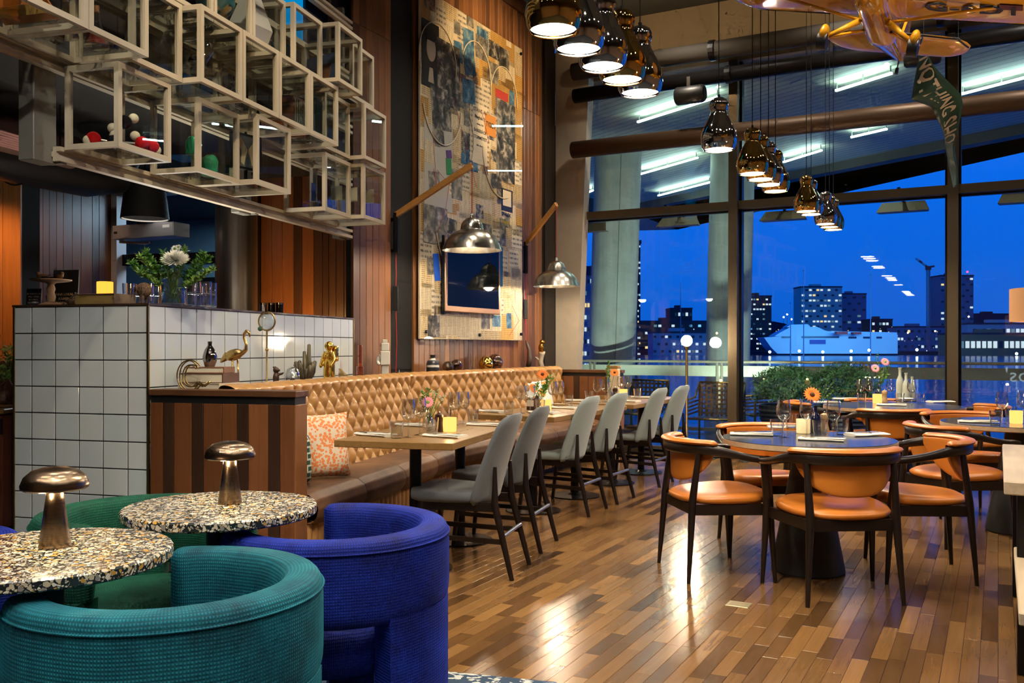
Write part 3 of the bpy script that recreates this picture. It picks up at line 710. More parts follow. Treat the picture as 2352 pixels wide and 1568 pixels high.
for i in range(150):
    u = rq.uniform(1470, 2350); Y = rq.uniform(600, 900); p = px(u, rq.uniform(755, 806), Y); lg.sph(p, rq.uniform(.18, .42), 6, 4)
tag(lg.build('city_lights', MT['win_cool'], None), 'scatter of tiny white lights along the far shore', 'lights', kind='stuff')
lg = MB()
for i in range(110):
    u = rq.uniform(1470, 2350); Y = rq.uniform(600, 900); p = px(u, rq.uniform(750, 806), Y); lg.sph(p, rq.uniform(.18, .45), 6, 4)
tag(lg.build('city_lights', MT['win_warm'], None), 'scatter of tiny amber lights along the far shore', 'lights', kind='stuff')

for k, (u_, Y_) in enumerate(((1412, 14.0), (1683, 14.0))):
    x_ = (u_ - 1176) / FPX * Y_; spot('column_fill_spot', (x_ - .2, Y_ - 1.6, .1), (x_, Y_ + 1.1, 2.6), 260, 70, .8, (.72, 1.0, .88))  # added spots brightening the concrete columns from the terrace
# ================================================================== BANQUETTE
t = NT('tan_leather'); v = t.obj(); f = t.noise(v, 4, 3); g = t.noise(v, 180, 2)
t.bsdf(t.ramp(f, [(.3, (.38, .195, .064)), (.7, (.48, .262, .095))]), .25, 0, t.math('ADD', t.math('MULTIPLY', f, .3), t.math('MULTIPLY', g, .12)), .12, .004, **{'Specular IOR Level': .55}); MT['tan_leather'] = t.m
t = NT('seat_leather'); v = t.obj(); f = t.noise(v, 2.3, 5, .65); g = t.noise(v, 160, 2)
t.bsdf(t.ramp(f, [(.30, (.055, .028, .018)), (.52, (.14, .068, .033)), (.75, (.22, .115, .055))]), .5, 0, g, .08, .003, **{'Specular IOR Level': .3}); MT['seat_leather'] = t.m
Bp0 = P1(.36, .14); Bbend = P1(.36, 2.80)
_far = P2(.30, 3.30)
dv1 = (Bbend - Bp0).normalized(); dv2 = (_far - Bbend).normalized(); L1 = (Bbend - Bp0).length; L2 = (_far - Bbend).length
n1 = Vector((dv1.y, -dv1.x, 0)); n2 = Vector((dv2.y, -dv2.x, 0)); tm = math.tan((math.atan2(dv2.x, dv2.y) - math.atan2(dv1.x, dv1.y)) / 2)
def bench_pt(s, d, z):
    """s along the back line, d out into the room, z up; mitred at the bend"""
    if s <= L1:
        e = L1 - d * tm; return Bp0 + dv1 * (s * e / L1) + n1 * d + Vector((0, 0, z))
    k = d * tm; return Bbend + dv2 * (k + (s - L1) * (L2 - k) / L2) + n2 * d + Vector((0, 0, z))
ban = thing('banquette', 'long tan leather banquette with deep buttoned back against the wall', 'bench', (0, 0, 0))
mods = [(i * L1 / 4, (i + 1) * L1 / 4) for i in range(4)] + [(L1 + i * L2 / 5, L1 + (i + 1) * L2 / 5) for i in range(5)]
DX, DZ = .070, .090
def backf(s0, s1):
    nu = int((s1 - s0) / .0115); nv = 74; HB = .64
    def fn(u, v):
        s = s0 + u * (s1 - s0); edge = min(u, 1 - u) * (s1 - s0)
        if v < .80:                                   # buttoned face
            h = v / .80; x = (s - s0 - (s1 - s0) / 2) / DX; q = h * HB / DZ
            A = abs(math.sin(math.pi * (x + q / 1.0) / 1.0 * .5 * 2 / 2 + 0)) if False else abs(math.sin(math.pi * (x + q) / 2 * 1.0 * 1.0)); B = abs(math.sin(math.pi * (x - q) / 2))
            puff = (A * B) ** .36
            top = sm(.94, 1, h) * (1 - puff) * .6
            amt = (puff + top) * .046 * sm(0, .02, edge) + 0
            z = .41 + h * (HB - .05); d = .17 - h * .09 + amt
            return bench_pt(s, d, z)
        h = (v - .80) / .20; an = h * math.pi * .95     # rolled top
        x = (s - s0 - (s1 - s0) / 2) / DX; q = HB / DZ
        puff = (abs(math.sin(math.pi * (x + q) / 2)) * abs(math.sin(math.pi * (x - q) / 2))) ** .38
        r = .036 + .012 * puff * (1 - h) * sm(0, .02, edge); c = .08 + .0 - .01
        return bench_pt(s, c - .035 + (r + .012 + .035 * (1 - h)) * math.cos(an) * (1 if h < .5 else .8), 1.0 + r * math.sin(an))
    return MB().grid(fn, nu, nv)
for s0, s1 in mods:
    bk = backf(s0 + .002, s1 - .002).build('back_cushion', MT['tan_leather'], ban, True)
    bt = MB(); k = -8
    HB = .64
    for i in range(-8, 9):
        for j in range(0, 10):
            if (i + j) % 2: continue
            x = i * DX; q = j * DZ
            if abs(x) > (s1 - s0) / 2 - .03 or q > HB * .98 or q < .05: continue
            h = q / HB
            bt.sph(bench_pt((s0 + s1) / 2 + x, .17 - h * .09 + .006, .41 + h * (HB - .05)), .011, 8, 5)
    b_ = bt.build('buttons', MT['tan_leather'], bk, True); b_['kind'] = 'stuff'
    # seat cushion with rounded front
    def sf(u, v, s0=s0, s1=s1):
        s = s0 + .003 + u * (s1 - s0 - .006); e = sm(0, .05, u) * sm(0, .05, 1 - u)
        path = [(.14, .30), (.14, .43), (.35, .455), (.50, .455), (.57, .445), (.615, .41), (.63, .36), (.62, .31), (.59, .27), (.20, .27)]
        k = v * (len(path) - 1); i = min(int(k), len(path) - 2); f = k - i
        d = path[i][0] * (1 - f) + path[i + 1][0] * f; z = path[i][1] * (1 - f) + path[i + 1][1] * f
        cx, cz = .4, .36
        return bench_pt(s, cx + (d - cx) * (.965 + .035 * e), cz + (z - cz) * (.90 + .10 * e))
    MB().grid(sf, 14, 46).build('seat_cushion', MT['seat_leather'], ban, True, 60)
    npl = 9
    def bf(u, v, s0=s0, s1=s1):
        s = s0 + u * (s1 - s0); puff = abs(math.sin(math.pi * u * npl)) ** .5
        return bench_pt(s, .54 + .022 * puff, .05 + v * .23)
    MB().grid(bf, npl * 6 + 1, 3).build('base_pleats', MT['tan_leather'], ban, True, 50)
def sect(d0, d1, z0, z1, name, mat):
    m = MB(); q = []
    for s in (0, L1, L1 + L2 - .001): q.append([bench_pt(s, d0, z0), bench_pt(s, d1, z0), bench_pt(s, d1, z1), bench_pt(s, d0, z1)])
    vs = sum(q, []); fs = [(3, 2, 1, 0), (8, 9, 10, 11)]
    for j in (0, 1):
        for k in range(4): fs.append((j * 4 + k, j * 4 + (k + 1) % 4, j * 4 + 4 + (k + 1) % 4, j * 4 + 4 + k))
    m.add(vs, fs); return m.build(name, mat, ban)
sect(-.02, .035, 0, .99, 'back_frame', MT['wenge']); sect(.10, .50, .0, .27, 'plinth', MT['black'])
# ledge behind the banquette
m = MB(); q = [P1(.012, .15), P1(.33, .15), bench_pt(L1, -.03, 0), P2(.27, 3.34), P2(.004, 3.34), P2(.004, .03), P1(.012, 2.69)]
tag(MB().prism([(p.x, p.y) for p in q], .985, 1.0).build('ledge', MT['cap_wood'], None), 'narrow wooden ledge behind the banquette carrying ornaments', 'shelf')
# wooden end panel near the camera and its twin at the far end
def endpanel(loc, rz, wid, thick, zt, lab, widths):
    E = thing('bench_end_panel', lab, 'partition', loc, rz)
    MB().box(.01, wid - .01, .012, thick - .012, 0, zt - .04).build('core', MT['black'], E)
    x = 0.0; i = 0
    while x < wid - .02:
        w_ = min(widths[i % len(widths)], wid - x); i += 1
        MB().rbox(.0015, w_ - .0015, 0, .014, .0, zt - .075, .002, 1).build('plank', MT['red_board' if w_ > .08 else 'dark_board'], E, loc=(x, 0, 0)); x += w_
    MB().rbox(wid - .012, wid + .004, .001, thick, 0, zt - .075, .002, 1).build('side_board', wood('side_wood', [(.22, .09, .032)], 2, .35), E)
    MB().box(.004, wid - .002, .004, thick - .004, zt - .075, zt - .034).build('shadow_gap', MT['black'], E)
    MB().rbox(-.002, wid + .012, -.012, thick + .006, zt - .034, zt, .003, 1).build('cap', MT['cap_wood'], E)
    return E
endpanel(P1(.014, -.002), -A1, .905, .13, 1.016, 'dark plank end panel of the banquette nearest the lounge', [.083, .071, .114, .074, .118, .092, .07, .122, .07, .1])
endpanel(P2(.32, 3.36), -A2, .78, .10, 1.0, 'dark plank end panel at the window end of the banquette', [.09, .12, .07, .11])
LB = thing('service_box', 'pale wooden box standing against the far end panel', 'box', P2(.98, 3.26), -A2)
MB().rbox(0, .12, 0, .09, 0, 1.02, .004, 1).build('body', MT['oak_pale'], LB); MB().rbox(-.005, .125, -.005, .095, 1.02, 1.05, .003, 1).build('lid', MT['oak_top'], LB)

# ================================================================== BANQUETTE TABLES
def pedestal_table(loc, rz, wx, wy, lab):
    T = thing('dining_table', lab, 'table', loc, rz, 'banquette tables')
    MB().rbox(-wx / 2, wx / 2, -wy / 2, wy / 2, .712, .75, .003, 1).build('table_top', MT['oak_top'], T)
    for y in (-wy * .27, wy * .27):
        lg = MB().cyl((0, y, .012), (0, y, .70), .034, n=18).build('leg', MT['black_steel'], T, True, 40)
        MB().lathe([(.005, 0), (.21, 0), (.21, .008), (.06, .014), (.04, .03)], 28, c=(0, y, 0)).build('foot', MT['black_steel'], lg, True, 30)
        MB().box(-.24, .24, y - .03, y + .03, .70, .712).build('bracket', MT['black_steel'], lg)
    return T
TB_ = [(P1(1.44, .825), -A1, 'oak topped table nearest the wooden bench end'), (P2(1.655, .48), -A2, 'oak topped table in the middle of the banquette'), (P2(1.655, 2.10), -A2, 'oak topped table at the window end of the banquette')]
for p, rz, lab in TB_: pedestal_table(p, rz, .68, 1.46, lab)

# ================================================================== GREY CHAIRS
def felt(name, c1, c2):
    t = NT(name); v = t.obj(); f = t.noise(v, 160, 3, .7); g = t.noise(v, 3, 2)
    t.bsdf(t.mix(f, c1, c2), .92, 0, f, .25, .003, **{'Sheen Weight': .25, 'Sheen Roughness': .5}); MT[name] = t.m; return t.m
felt('felt_dark', (.052, .062, .075), (.125, .14, .16)); felt('felt_light', (.17, .22, .235), (.31, .365, .37))
def grey_chair(lab, mat):
    K = thing('dining_chair', lab, 'chair', (0, 0, 0), 0, 'grey upholstered chairs along the banquette tables')
    def seat(u, v):
        x = (u - .5) * 2; a = v * 2 * math.pi
        w_ = .225; d = .215; n = 3.2
        ca, sa = math.cos(a), math.sin(a)
        rx = math.copysign(abs(ca) ** (2 / n), ca); ry = math.copysign(abs(sa) ** (2 / n), sa)
        return None
    prof = [(0, .405), (.90, .405), (.985, .415), (1.0, .435), (.985, .455), (.93, .468), (.6, .472), (0, .470)]
    vs = []; n = 32; ex = 4.0
    for r, z in prof:
        for i in range(n):
            a = 2 * math.pi * i / n; ca, sa = math.cos(a), math.sin(a)
            x = .23 * r * math.copysign(abs(ca) ** (2 / ex), ca); y = .225 * r * math.copysign(abs(sa) ** (2 / ex), sa)
            zz = z + (.012 * (y / .225) if z > .44 else 0) - (.012 * (1 - (x / .23) ** 2) if z > .462 else 0)
            vs.append((x * (1 + .06 * y / .22), y + .045, zz))
    fs = [(j * n + i, j * n + (i + 1) % n, (j + 1) * n + (i + 1) % n, (j + 1) * n + i) for j in range(len(prof) - 1) for i in range(n)]
    MB().add(vs, fs).build('seat', mat, K, True)
    def back(u, v):
        # closed loop section (front and back faces) with rounded rim
        a = 2 * math.pi * u; t_ = v
        z = .395 + t_ * .485
        wd = (.225 - .03 * t_ - .035 * t_ ** 3)
        if t_ > .86: wd *= math.sqrt(max(0, 1 - ((t_ - .86) / .14) ** 2 * .55))
        if t_ < .08: wd *= .90 + .10 * math.sqrt(t_ / .08)
        th = .03 * (1 if .03 < t_ < .96 else .55)
        ca, sa = math.cos(a), math.sin(a); e = 3.0
        x = wd * math.copysign(abs(ca) ** (2 / e), ca); yy = th * math.copysign(abs(sa) ** (2 / e), sa)
        curve = .055 * (x / .22) ** 2
        y0 = -.165 - .115 * t_ - .03 * t_ * t_
        return Vector((x, y0 + yy + curve, z))
    m = MB().grid(back, 36, 20, True)
    m.f.append(tuple(reversed(range(36)))); m.f.append(tuple(19 * 36 + i for i in range(36)))
    m.build('backrest', mat, K, True, 60)
    for s in (-1, 1):
        MB().tube([(s * .150, -.229, .60), (s * .170, -.233, .40), (s * .19, -.335, 0)], [.010, .021, .0135], 8).build('leg', MT['wenge'], K, True, 50)
        MB().tube([(s * .175, .19, .405), (s * .19, .235, 0)], [.02, .0135], 8).build('leg', MT['wenge'], K, True, 50)
        MB().bar((s * .18, .205, .215), (s * .18, -.292, .20), .016, .026).build('stretcher', MT['wenge'], K)
        MB().bar((s * .175, .19, .385), (s * .172, -.25, .385), .022, .05).build('seat_rail', MT['wenge'], K)
    MB().bar((-.18, .215, .26), (.18, .215, .26), .014, .026).build('stretcher', MT['wenge'], K)
    MB().cyl((-.178, -.285, .232), (.178, -.285, .232), .0115, n=10).build('foot_rail', MT['steel'], K, True, 40)
    MB().bar((-.17, .19, .385), (.17, .19, .385), .022, .05).build('seat_rail', MT['wenge'], K)
    return K
gd = grey_chair('dark grey felt chair nearest the camera at the banquette tables', MT['felt_dark'])
gl = grey_chair('pale grey felt chair at the near corner of the middle banquette table', MT['felt_light'])
def setc(o, p, rz): o.location = p; o.rotation_euler = (0, 0, rz)
FB = math.pi / 2                                    # facing the banquette
setc(gd, P1(1.705, .50), -A1 + FB)
dup(gd, P1(1.71, 1.18), -A1 + FB - R(2), 'dark grey felt chair second from the camera at the banquette tables')
setc(gl, P2(1.80, .215), -A2 + FB + R(2))
dup(gl, P2(1.80, .815), -A2 + FB, 'pale grey felt chair at the far corner of the middle banquette table')
dup(gl, P2(1.80, 1.84), -A2 + FB, 'pale grey felt chair, nearer one at the window end table')
dup(gl, P2(1.81, 2.49), -A2 + FB - R(2), 'pale grey felt chair closest to the window')
# cushions on the bench
def cushion(name, lab, p, rz, tilt, w_, h_, mat):
    Q = thing(name, lab, 'cushion', p, rz); Q.rotation_euler = (tilt, 0, rz)
    def fn(u, v):
        x = (u - .5) * 2; y = (v - .5) * 2
        return x, y
    n = 16; vs = []; fs = []
    for sd in (1, -1):
        o = len(vs)
        for j in range(n):
            for i in range(n):
                x = -1 + 2 * i / (n - 1); y = -1 + 2 * j / (n - 1)
                pf = ((1 - x ** 4) * (1 - y ** 4)) ** .55
                pin = 1 - .07 * (1 - abs(x) ** 2) * abs(y) ** 3; pin2 = 1 - .07 * (1 - abs(y) ** 2) * abs(x) ** 3
                vs.append((x * w_ / 2 * pin2, sd * pf * .075, h_ / 2 + y * h_ / 2 * pin))
        for j in range(n - 1):
            for i in range(n - 1):
                f = (o + j * n + i, o + j * n + i + 1, o + (j + 1) * n + i + 1, o + (j + 1) * n + i); fs.append(f if sd < 0 else tuple(reversed(f)))
    MB().add(vs, fs).build('cover', mat, Q, True)
    pth = [(-w_ / 2, 0, 0), (-w_ / 2 * .93, 0, h_ / 2), (-w_ / 2, 0, h_), (0, 0, h_ * .965), (w_ / 2, 0, h_), (w_ / 2 * .93, 0, h_ / 2), (w_ / 2, 0, 0), (0, 0, h_ * .035)]
    return Q
def spotty(name, bg, fg, sc, thr):
    t = NT(name); d = t.n('TexVoronoi', {'Vector': t.obj(), 'Scale': sc}).outputs['Distance']
    t.bsdf(t.mix(t.math('LESS_THAN', d, thr), bg, fg), .9); MT[name] = t.m; return t.m
spotty('dotted', (.66, .55, .42), (.72, .23, .07), 52, .50); spotty('big_leaf', (.72, .70, .66), (.85, .24, .04), 7.5, .40)
t = NT('green_square'); ck = t.n('TexBrick', {'Vector': t.map(t.obj(), (1, 1, 1), rot=(R(90), 0, 0)), 'Scale': 7.0, 'Color1': (.02, .07, .05, 1), 'Color2': (.02, .07, .05, 1), 'Mortar': (.5, .55, .5, 1), 'Mortar Size': .04}).outputs[0]
t.bsdf(ck, .9); MT['green_square'] = t.m
cushion('cushion', 'orange dotted cushion leaning at the near end of the banquette', P1(.75, .60, .456), -A1 + R(48), R(-10), .42, .40, MT['dotted'])
cushion('cushion', 'dark green and white cushion wedged behind the bench end panel', P1(.725, .30, .456), -A1 + R(72), R(-4), .30, .30, MT['green_square'])
cushion('cushion', 'white cushion with large orange leaf print at the middle of the banquette', P2(.52, 2.5, .456), -A2 + R(70), R(-14), .50, .46, MT['big_leaf'])
# ================================================================== ORANGE ARMCHAIRS
t = NT('cognac'); v = t.obj(); f = t.noise(v, 4, 3); g = t.noise(v, 220, 2)
t.bsdf(t.ramp(f, [(.3, (.40, .122, .014)), (.7, (.49, .160, .021))]), .33, 0, g, .08, .002, **{'Specular IOR Level': .5}); MT['cognac'] = t.m
def armchair(lab):
    K = thing('armchair', lab, 'armchair', (0, 0, 0), 0, 'cognac leather armchairs around the round tables')
    # seat pad
    prof = [(0, .41), (.9, .41), (.98, .418), (1, .436), (.975, .455), (.88, .468), (.5, .474), (0, .472)]
    n = 36; vs = []
    for r, z in prof:
        for i in range(n):
            a = 2 * math.pi * i / n; ca, sa = math.cos(a), math.sin(a); e = 2.7
            x = .265 * r * math.copysign(abs(ca) ** (2 / e), ca); y = .25 * r * math.copysign(abs(sa) ** (2 / e), sa)
            x *= 1 + .10 * y / .25
            zz = z + ((.012 * (y / .25)) - .014 * (1 - (x / .27) ** 2) * (1 - (y / .25) ** 2) if z > .45 else 0)
            vs.append((x, y + .015, zz))
    fs = [(j * n + i, j * n + (i + 1) % n, (j + 1) * n + (i + 1) % n, (j + 1) * n + i) for j in range(len(prof) - 1) for i in range(n)]
    MB().add(vs, fs).build('seat', MT['cognac'], K, True)
    # bent arm and back rail: a horseshoe, rising to the back
    def rail(q, dr=0.0):                     # q from -1 (left tip) to 1 (right tip)
        a = q * R(128)
        x = (.305 + dr) * math.sin(a); y = .02 - (.275 + dr) * math.cos(a)
        if abs(q) > .72:
            k = (abs(q) - .72) / .28
            a0 = R(128) * .72; x0 = (.305 + dr) * math.sin(a0); y0 = .02 - (.275 + dr) * math.cos(a0)
            x = math.copysign(x0 + k * .012, q); y = y0 + k * .20
        z = .708 - .052 * sm(.42, .95, abs(q))
        return Vector((x, y, z))
    N = 41; path = [rail(-1 + 2 * i / (N - 1)) for i in range(N)]
    vs = []; m = 10
    for i, p in enumerate(path):
        q = -1 + 2 * i / (N - 1)
        d = (path[min(i + 1, N - 1)] - path[max(i - 1, 0)]).normalized(); o = Vector((d.y, -d.x, 0))
        hh = .020 + .010 * (1 - sm(.35, .8, abs(q))); ww = .017 + .010 * sm(.6, .95, abs(q))
        if abs(q) > .985: hh *= .6; ww *= .6
        for k in range(m):
            t_ = 2 * math.pi * k / m; vs.append(p + o * ww * math.copysign(abs(math.cos(t_)) ** .7, math.cos(t_)) + Vector((0, 0, hh * math.copysign(abs(math.sin(t_)) ** .7, math.sin(t_)))))
    fs = [(i * m + k, i * m + (k + 1) % m, (i + 1) * m + (k + 1) % m, (i + 1) * m + k) for i in range(N - 1) for k in range(m)] + [tuple(reversed(range(m))), tuple((N - 1) * m + k for k in range(m))]
    MB().add(vs, fs).build('arm_rail', MT['wenge'], K, True, 60)
    # leather back: shield below the rail, rolled cap above it
    def shield(u, v):
        q = (-1 + 2 * u) * .50; s = 1 - abs(-1 + 2 * u)
        drop = .175 * (1 - abs(-1 + 2 * u) ** 2.6) ** .75 + .004
        z1 = .735; z0 = .70 - drop
        loop = v * 2 * math.pi; th = .013
        zc = (z1 + z0) / 2; zh = (z1 - z0) / 2
        cs, sn = math.cos(loop), math.sin(loop); e = 5
        z = zc + zh * math.copysign(abs(sn) ** (2 / e), sn); dr = th * math.copysign(abs(cs) ** (2 / e), cs)
        p = rail(q, -.034 + dr - .05 * (.70 - z) * .5); p.z = z; return p
    MB().grid(shield, 33, 22, False, True).build('back_pad', MT['cognac'], K, True, 60)
    def cap(u, v):
        q = (-1 + 2 * u) * .52; a = 2 * math.pi * v; k = min(1, (1 - abs(-1 + 2 * u)) / .06) ** .5
        p = rail(q, -.006 + .036 * math.cos(a) * (.4 + .6 * k)); p.z += .036 + .016 * math.sin(a) * (.3 + .7 * k); return p
    m = MB().grid(cap, 33, 10, False, True); m.f.append(tuple(i * 33 for i in range(10))); m.f.append(tuple(i * 33 + 32 for i in reversed(range(10))))
    m.build('back_roll', MT['cognac'], K, True, 60)
    for s in (-1, 1):
        pt = rail(s * .93); MB().tube([(pt.x - s * .004, pt.y, .65), (s * .285, .20, .42), (s * .302, .225, 0)], [.017, .021, .0105], 10).build('leg', MT['wenge'], K, True, 60)
        pr = rail(s * .36); MB().tube([(pr.x, pr.y, .69), (s * .215, -.205, .42), (s * .24, -.235, 0)], [.015, .0215, .0105], 10).build('leg', MT['wenge'], K, True, 60)
        MB().bar((s * .275, .19, .385), (s * .215, -.20, .385), .022, .055).build('seat_rail', MT['wenge'], K)
    MB().bar((-.275, .19, .38), (.275, .19, .38), .022, .05).build('seat_rail', MT['wenge'], K)
    MB().bar((-.215, -.20, .385), (.215, -.20, .385), .022, .055).build('seat_rail', MT['wenge'], K)
    return K
ac = armchair('cognac armchair with its back to the camera at the nearest round table')
def face(o, p, d): o.location = (p[0], p[1], .0046 if o.name.startswith('tub_chair') else 0); o.rotation_euler = (0, 0, math.atan2(d[1], d[0]) - math.pi / 2)
def at_rear(m, d):                                  # chair whose rear legs' midpoint is m, facing d
    d = Vector((d[0], d[1])).normalized(); return (m[0] + d.x * .235, m[1] + d.y * .235)
SPEC = [((1.663, 4.42), (-.07, 1), None),
        ((.895, 5.08), (.985, .17), 'cognac armchair facing right on the left side of the nearest round table'),
        ((2.49, 5.04), (-.98, .19), 'cognac armchair facing left on the right side of the nearest round table'),
        ((1.60, 6.02), (.05, -1), 'cognac armchair on the window side of the nearest round table'),
        ((2.637, 5.90), (.95, .22), 'cognac armchair facing right beside the right edge round table'),
        ((3.08, 7.30), (.12, 1), 'cognac armchair with its back to the camera at the round table by the window'),
        ((2.55, 8.42), (.97, -.10), 'cognac armchair at the left of the round table by the window'),
        ((4.22, 7.86), (-1, .12), 'cognac armchair at the right of the round table by the window'),
        ((3.52, 8.92), (-.15, -1), 'cognac armchair behind the round table by the window'),
        ((3.42, 7.14), (.02, -1), 'cognac armchair behind the right edge round table')]
for i, (mid, d, lab) in enumerate(SPEC):
    o = ac if i == 0 else copy_tree(ac)
    if lab: o['label'] = lab
    face(o, at_rear(mid, d), d)

# ================================================================== ROUND TABLES
t = NT('table_lino'); f = t.noise(t.obj(), 12, 3); t.bsdf(t.ramp(f, [(.3, (.035, .04, .05)), (.7, (.055, .06, .075))]), .16, 0); MT['table_lino'] = t.m
wood('ply_edge', [(.42, .30, .19)], 0, .5, .5)
def round_table(p, r, lab):
    T = thing('round_table', lab, 'table', (p[0], p[1], 0), 0, 'round tables')
    MB().lathe([(.01, .705), (r - .02, .705), (r, .712), (r, .738), (.01, .738)], 64).build('table_top', MT['ply_edge'], T, True, 30)
    MB().lathe([(.01, .738), (r - .003, .738), (r - .003, .742), (.01, .742)], 64).build('lino_inlay', MT['table_lino'], T, True, 30)
    MB().lathe([(.01, 0), (.195, 0), (.20, .01), (.085, .62), (.075, .69), (.20, .70), (.20, .705), (.01, .705)], 40).build('cone_base', plain('cone', (.012, .012, .014), .55), T, True, 35)
    return T
round_table((1.66, 5.13), .47, 'round dark topped table nearest the camera with orange gerbera')
round_table((3.34, 8.02), .58, 'large round dark topped table by the window')
round_table((3.44, 6.22), .48, 'round dark topped table cut by the right edge')

# ================================================================== TUB CHAIRS
def velvet(name, c1, c2, c3):
    t = NT(name); v = t.obj(); sx = t.n('SeparateXYZ', {0: v})
    an = t.math('ARCTAN2', sx.outputs[0], sx.outputs[1])
    du = t.math('SINE', t.math('MULTIPLY', an, 300.0)); dz = t.math('SINE', t.math('ADD', t.math('MULTIPLY', sx.outputs[2], 720.0), t.math('MULTIPLY', t.math('SINE', t.math('MULTIPLY', an, 9.0)), .8)))
    rr = t.math('SINE', t.math('MULTIPLY', t.n('VectorMath', {0: t.map(v, (1, 1, 0))}, operation='LENGTH').outputs['Value'], 720.0))
    nz = t.n('SeparateXYZ', {0: t.n('NewGeometry').outputs['Normal']}).outputs[2]
    row = t.mix(t.math('GREATER_THAN', t.math('ABSOLUTE', nz), .7), t.n('CombineXYZ', {0: dz, 1: dz, 2: dz}).outputs[0], t.n('CombineXYZ', {0: rr, 1: rr, 2: rr}).outputs[0])
    row = t.n('SeparateColor', {0: row}).outputs[0]
    m = t.math('MULTIPLY', t.math('MULTIPLY_ADD', du, .5, .5), t.math('MULTIPLY_ADD', row, .5, .5))
    big = t.noise(v, 5, 4, .6); lg = t.noise(v, 13, 3, .6)
    base = t.ramp(t.math('ADD', t.math('MULTIPLY', big, .65), t.math('MULTIPLY', lg, .35)), [(.36, c1), (.5, c2), (.66, c3)])
    col = t.mix(t.math('MULTIPLY', m, .85), t.mix(1.0, base, (.42, .42, .45), 'MULTIPLY'), t.mix(1.0, base, (1.25, 1.25, 1.25), 'MULTIPLY'))
    t.bsdf(col, .75, 0, m, .5, .003, **{'Sheen Weight': .22, 'Sheen Roughness': .35, 'Sheen Tint': (*[min(1, x * 2.2) for x in c3], 1), 'Specular IOR Level': .2}); MT[name] = t.m; return t.m
velvet('teal_velvet', (.003, .070, .105), (.005, .145, .205), (.012, .24, .31))
velvet('blue_velvet', (.003, .010, .14), (.005, .020, .28), (.010, .042, .46))
velvet('green_velvet', (.003, .05, .032), (.006, .095, .055), (.012, .15, .085))
def tub_chair(lab, mat, kind='armchair'):
    K = thing('tub_chair', lab, 'armchair', (0, 0, 0), 0, 'velvet tub chairs of the lounge')
    RM, TH = .315, .052; z0, z1 = .435, .69
    SP = R(132)
    def cen(q):                                       # q -1..1 along horseshoe, opening at +y
        a = q * SP; return Vector((RM * math.sin(a), -RM * math.cos(a), 0))
    def band(u, v):
        q = -1 + 2 * u; k = (1 - abs(q)) * SP * RM; rnd_ = math.sqrt(min(1, max(.0, 1 - (1 - min(1, k / .045)) ** 2)))
        a = 2 * math.pi * v; e = 3.6; ca, sa = math.cos(a), math.sin(a)
        r = TH * (.25 + .75 * rnd_) * math.copysign(abs(ca) ** (2 / e), ca)
        h = (z1 - z0) / 2; z = (z0 + z1) / 2 + h * (.86 + .14 * rnd_) * math.copysign(abs(sa) ** (2 / 5.5), sa)
        n = cen(q).normalized(); p = cen(q) + n * r; p.z = z; return p
    m = MB().grid(band, 90, 36, False, True); m.f.append(tuple(i * 90 for i in range(36))); m.f.append(tuple(i * 90 + 89 for i in reversed(range(36))))
    m.build('back_band', mat, K, True, 60)
    # piping line under the rim
    MB().tube([cen(q / 40) + cen(q / 40).normalized() * (TH + .000) + Vector((0, 0, z1 - .035)) for q in range(-38, 39)], .003, 6).build('piping', mat, K, True)
    prof = [(.01, .25), (.22, .25), (.268, .265), (.288, .31), (.286, .37), (.258, .41), (.16, .428), (.01, .432)]
    MB().lathe(prof, 40, (0, .03, 0)).build('seat', mat, K, True)
    def leg(q0, q1, zz0, zz1, th):
        mb = MB(); n = 8; vs = []
        for z in (zz0, zz1):
            for s in (1, -1):
                for i in range(n + 1):
                    q = q0 + (q1 - q0) * (i / n if s > 0 else 1 - i / n); p = cen(q); nn = p.normalized(); p = p + nn * th * s; vs.append((p.x, p.y, z))
        k = 2 * (n + 1)
        fs = [tuple(reversed(range(k))), tuple(range(k, 2 * k))] + [(i, (i + 1) % k, k + (i + 1) % k, k + i) for i in range(k)]
        return mb.add(vs, fs)
    leg(-.22, .22, .0, z0 + .02, TH * .93).build('rear_leg', mat, K, True, 50)
    for s in (-1, 1): leg(s * .72, s * .985, 0, z0 + .02, TH * .93).build('front_leg', mat, K, True, 50)
    return K
tubt = tub_chair('teal velvet tub chair in the front left corner', MT['teal_velvet'])
tubb = tub_chair('royal blue velvet tub chair beside the far terrazzo table', MT['blue_velvet'])
tubg = tub_chair('green velvet tub chair between the two terrazzo tables', MT['green_velvet'])
face(tubt, (-.835, 2.235), (-.93, .37)); face(tubb, (-.57, 2.945), (-.91, .41)); face(tubg, (-1.26, 3.16), (.62, -.78))
t2 = copy_tree(tubb); t2['label'] = 'blue velvet tub chair mostly hidden behind the near terrazzo table'; face(t2, (-1.79, 2.58), (.95, -.25))
# ---- terrazzo tables
t = NT('terrazzo'); v = t.obj()
def chips(sc, off):
    vo = t.n('TexVoronoi', {'Vector': t.map(v, (1, 1, 1.0), (off, off * .7, off * .3)), 'Scale': sc, 'Randomness': 1.0}); ve = t.n('TexVoronoi', {'Vector': t.map(v, (1, 1, 1.0), (off, off * .7, off * .3)), 'Scale': sc}, feature='DISTANCE_TO_EDGE')
    cs = t.n('SeparateColor', {0: vo.outputs['Color']})
    return cs.outputs[0], cs.outputs[1], ve.outputs['Distance']
r1, g1, d1_ = chips(72, 0); r2, g2, d2_ = chips(150, 3.3)
pal = [(.0, (.46, .41, .30)), (.3, (.56, .53, .45)), (.45, (.44, .25, .05)), (.6, (.52, .46, .35)), (.75, (.22, .21, .20)), (.88, (.62, .60, .53))]
c1 = t.ramp(r1, pal, 'CONSTANT'); c2 = t.ramp(r2, pal, 'CONSTANT')
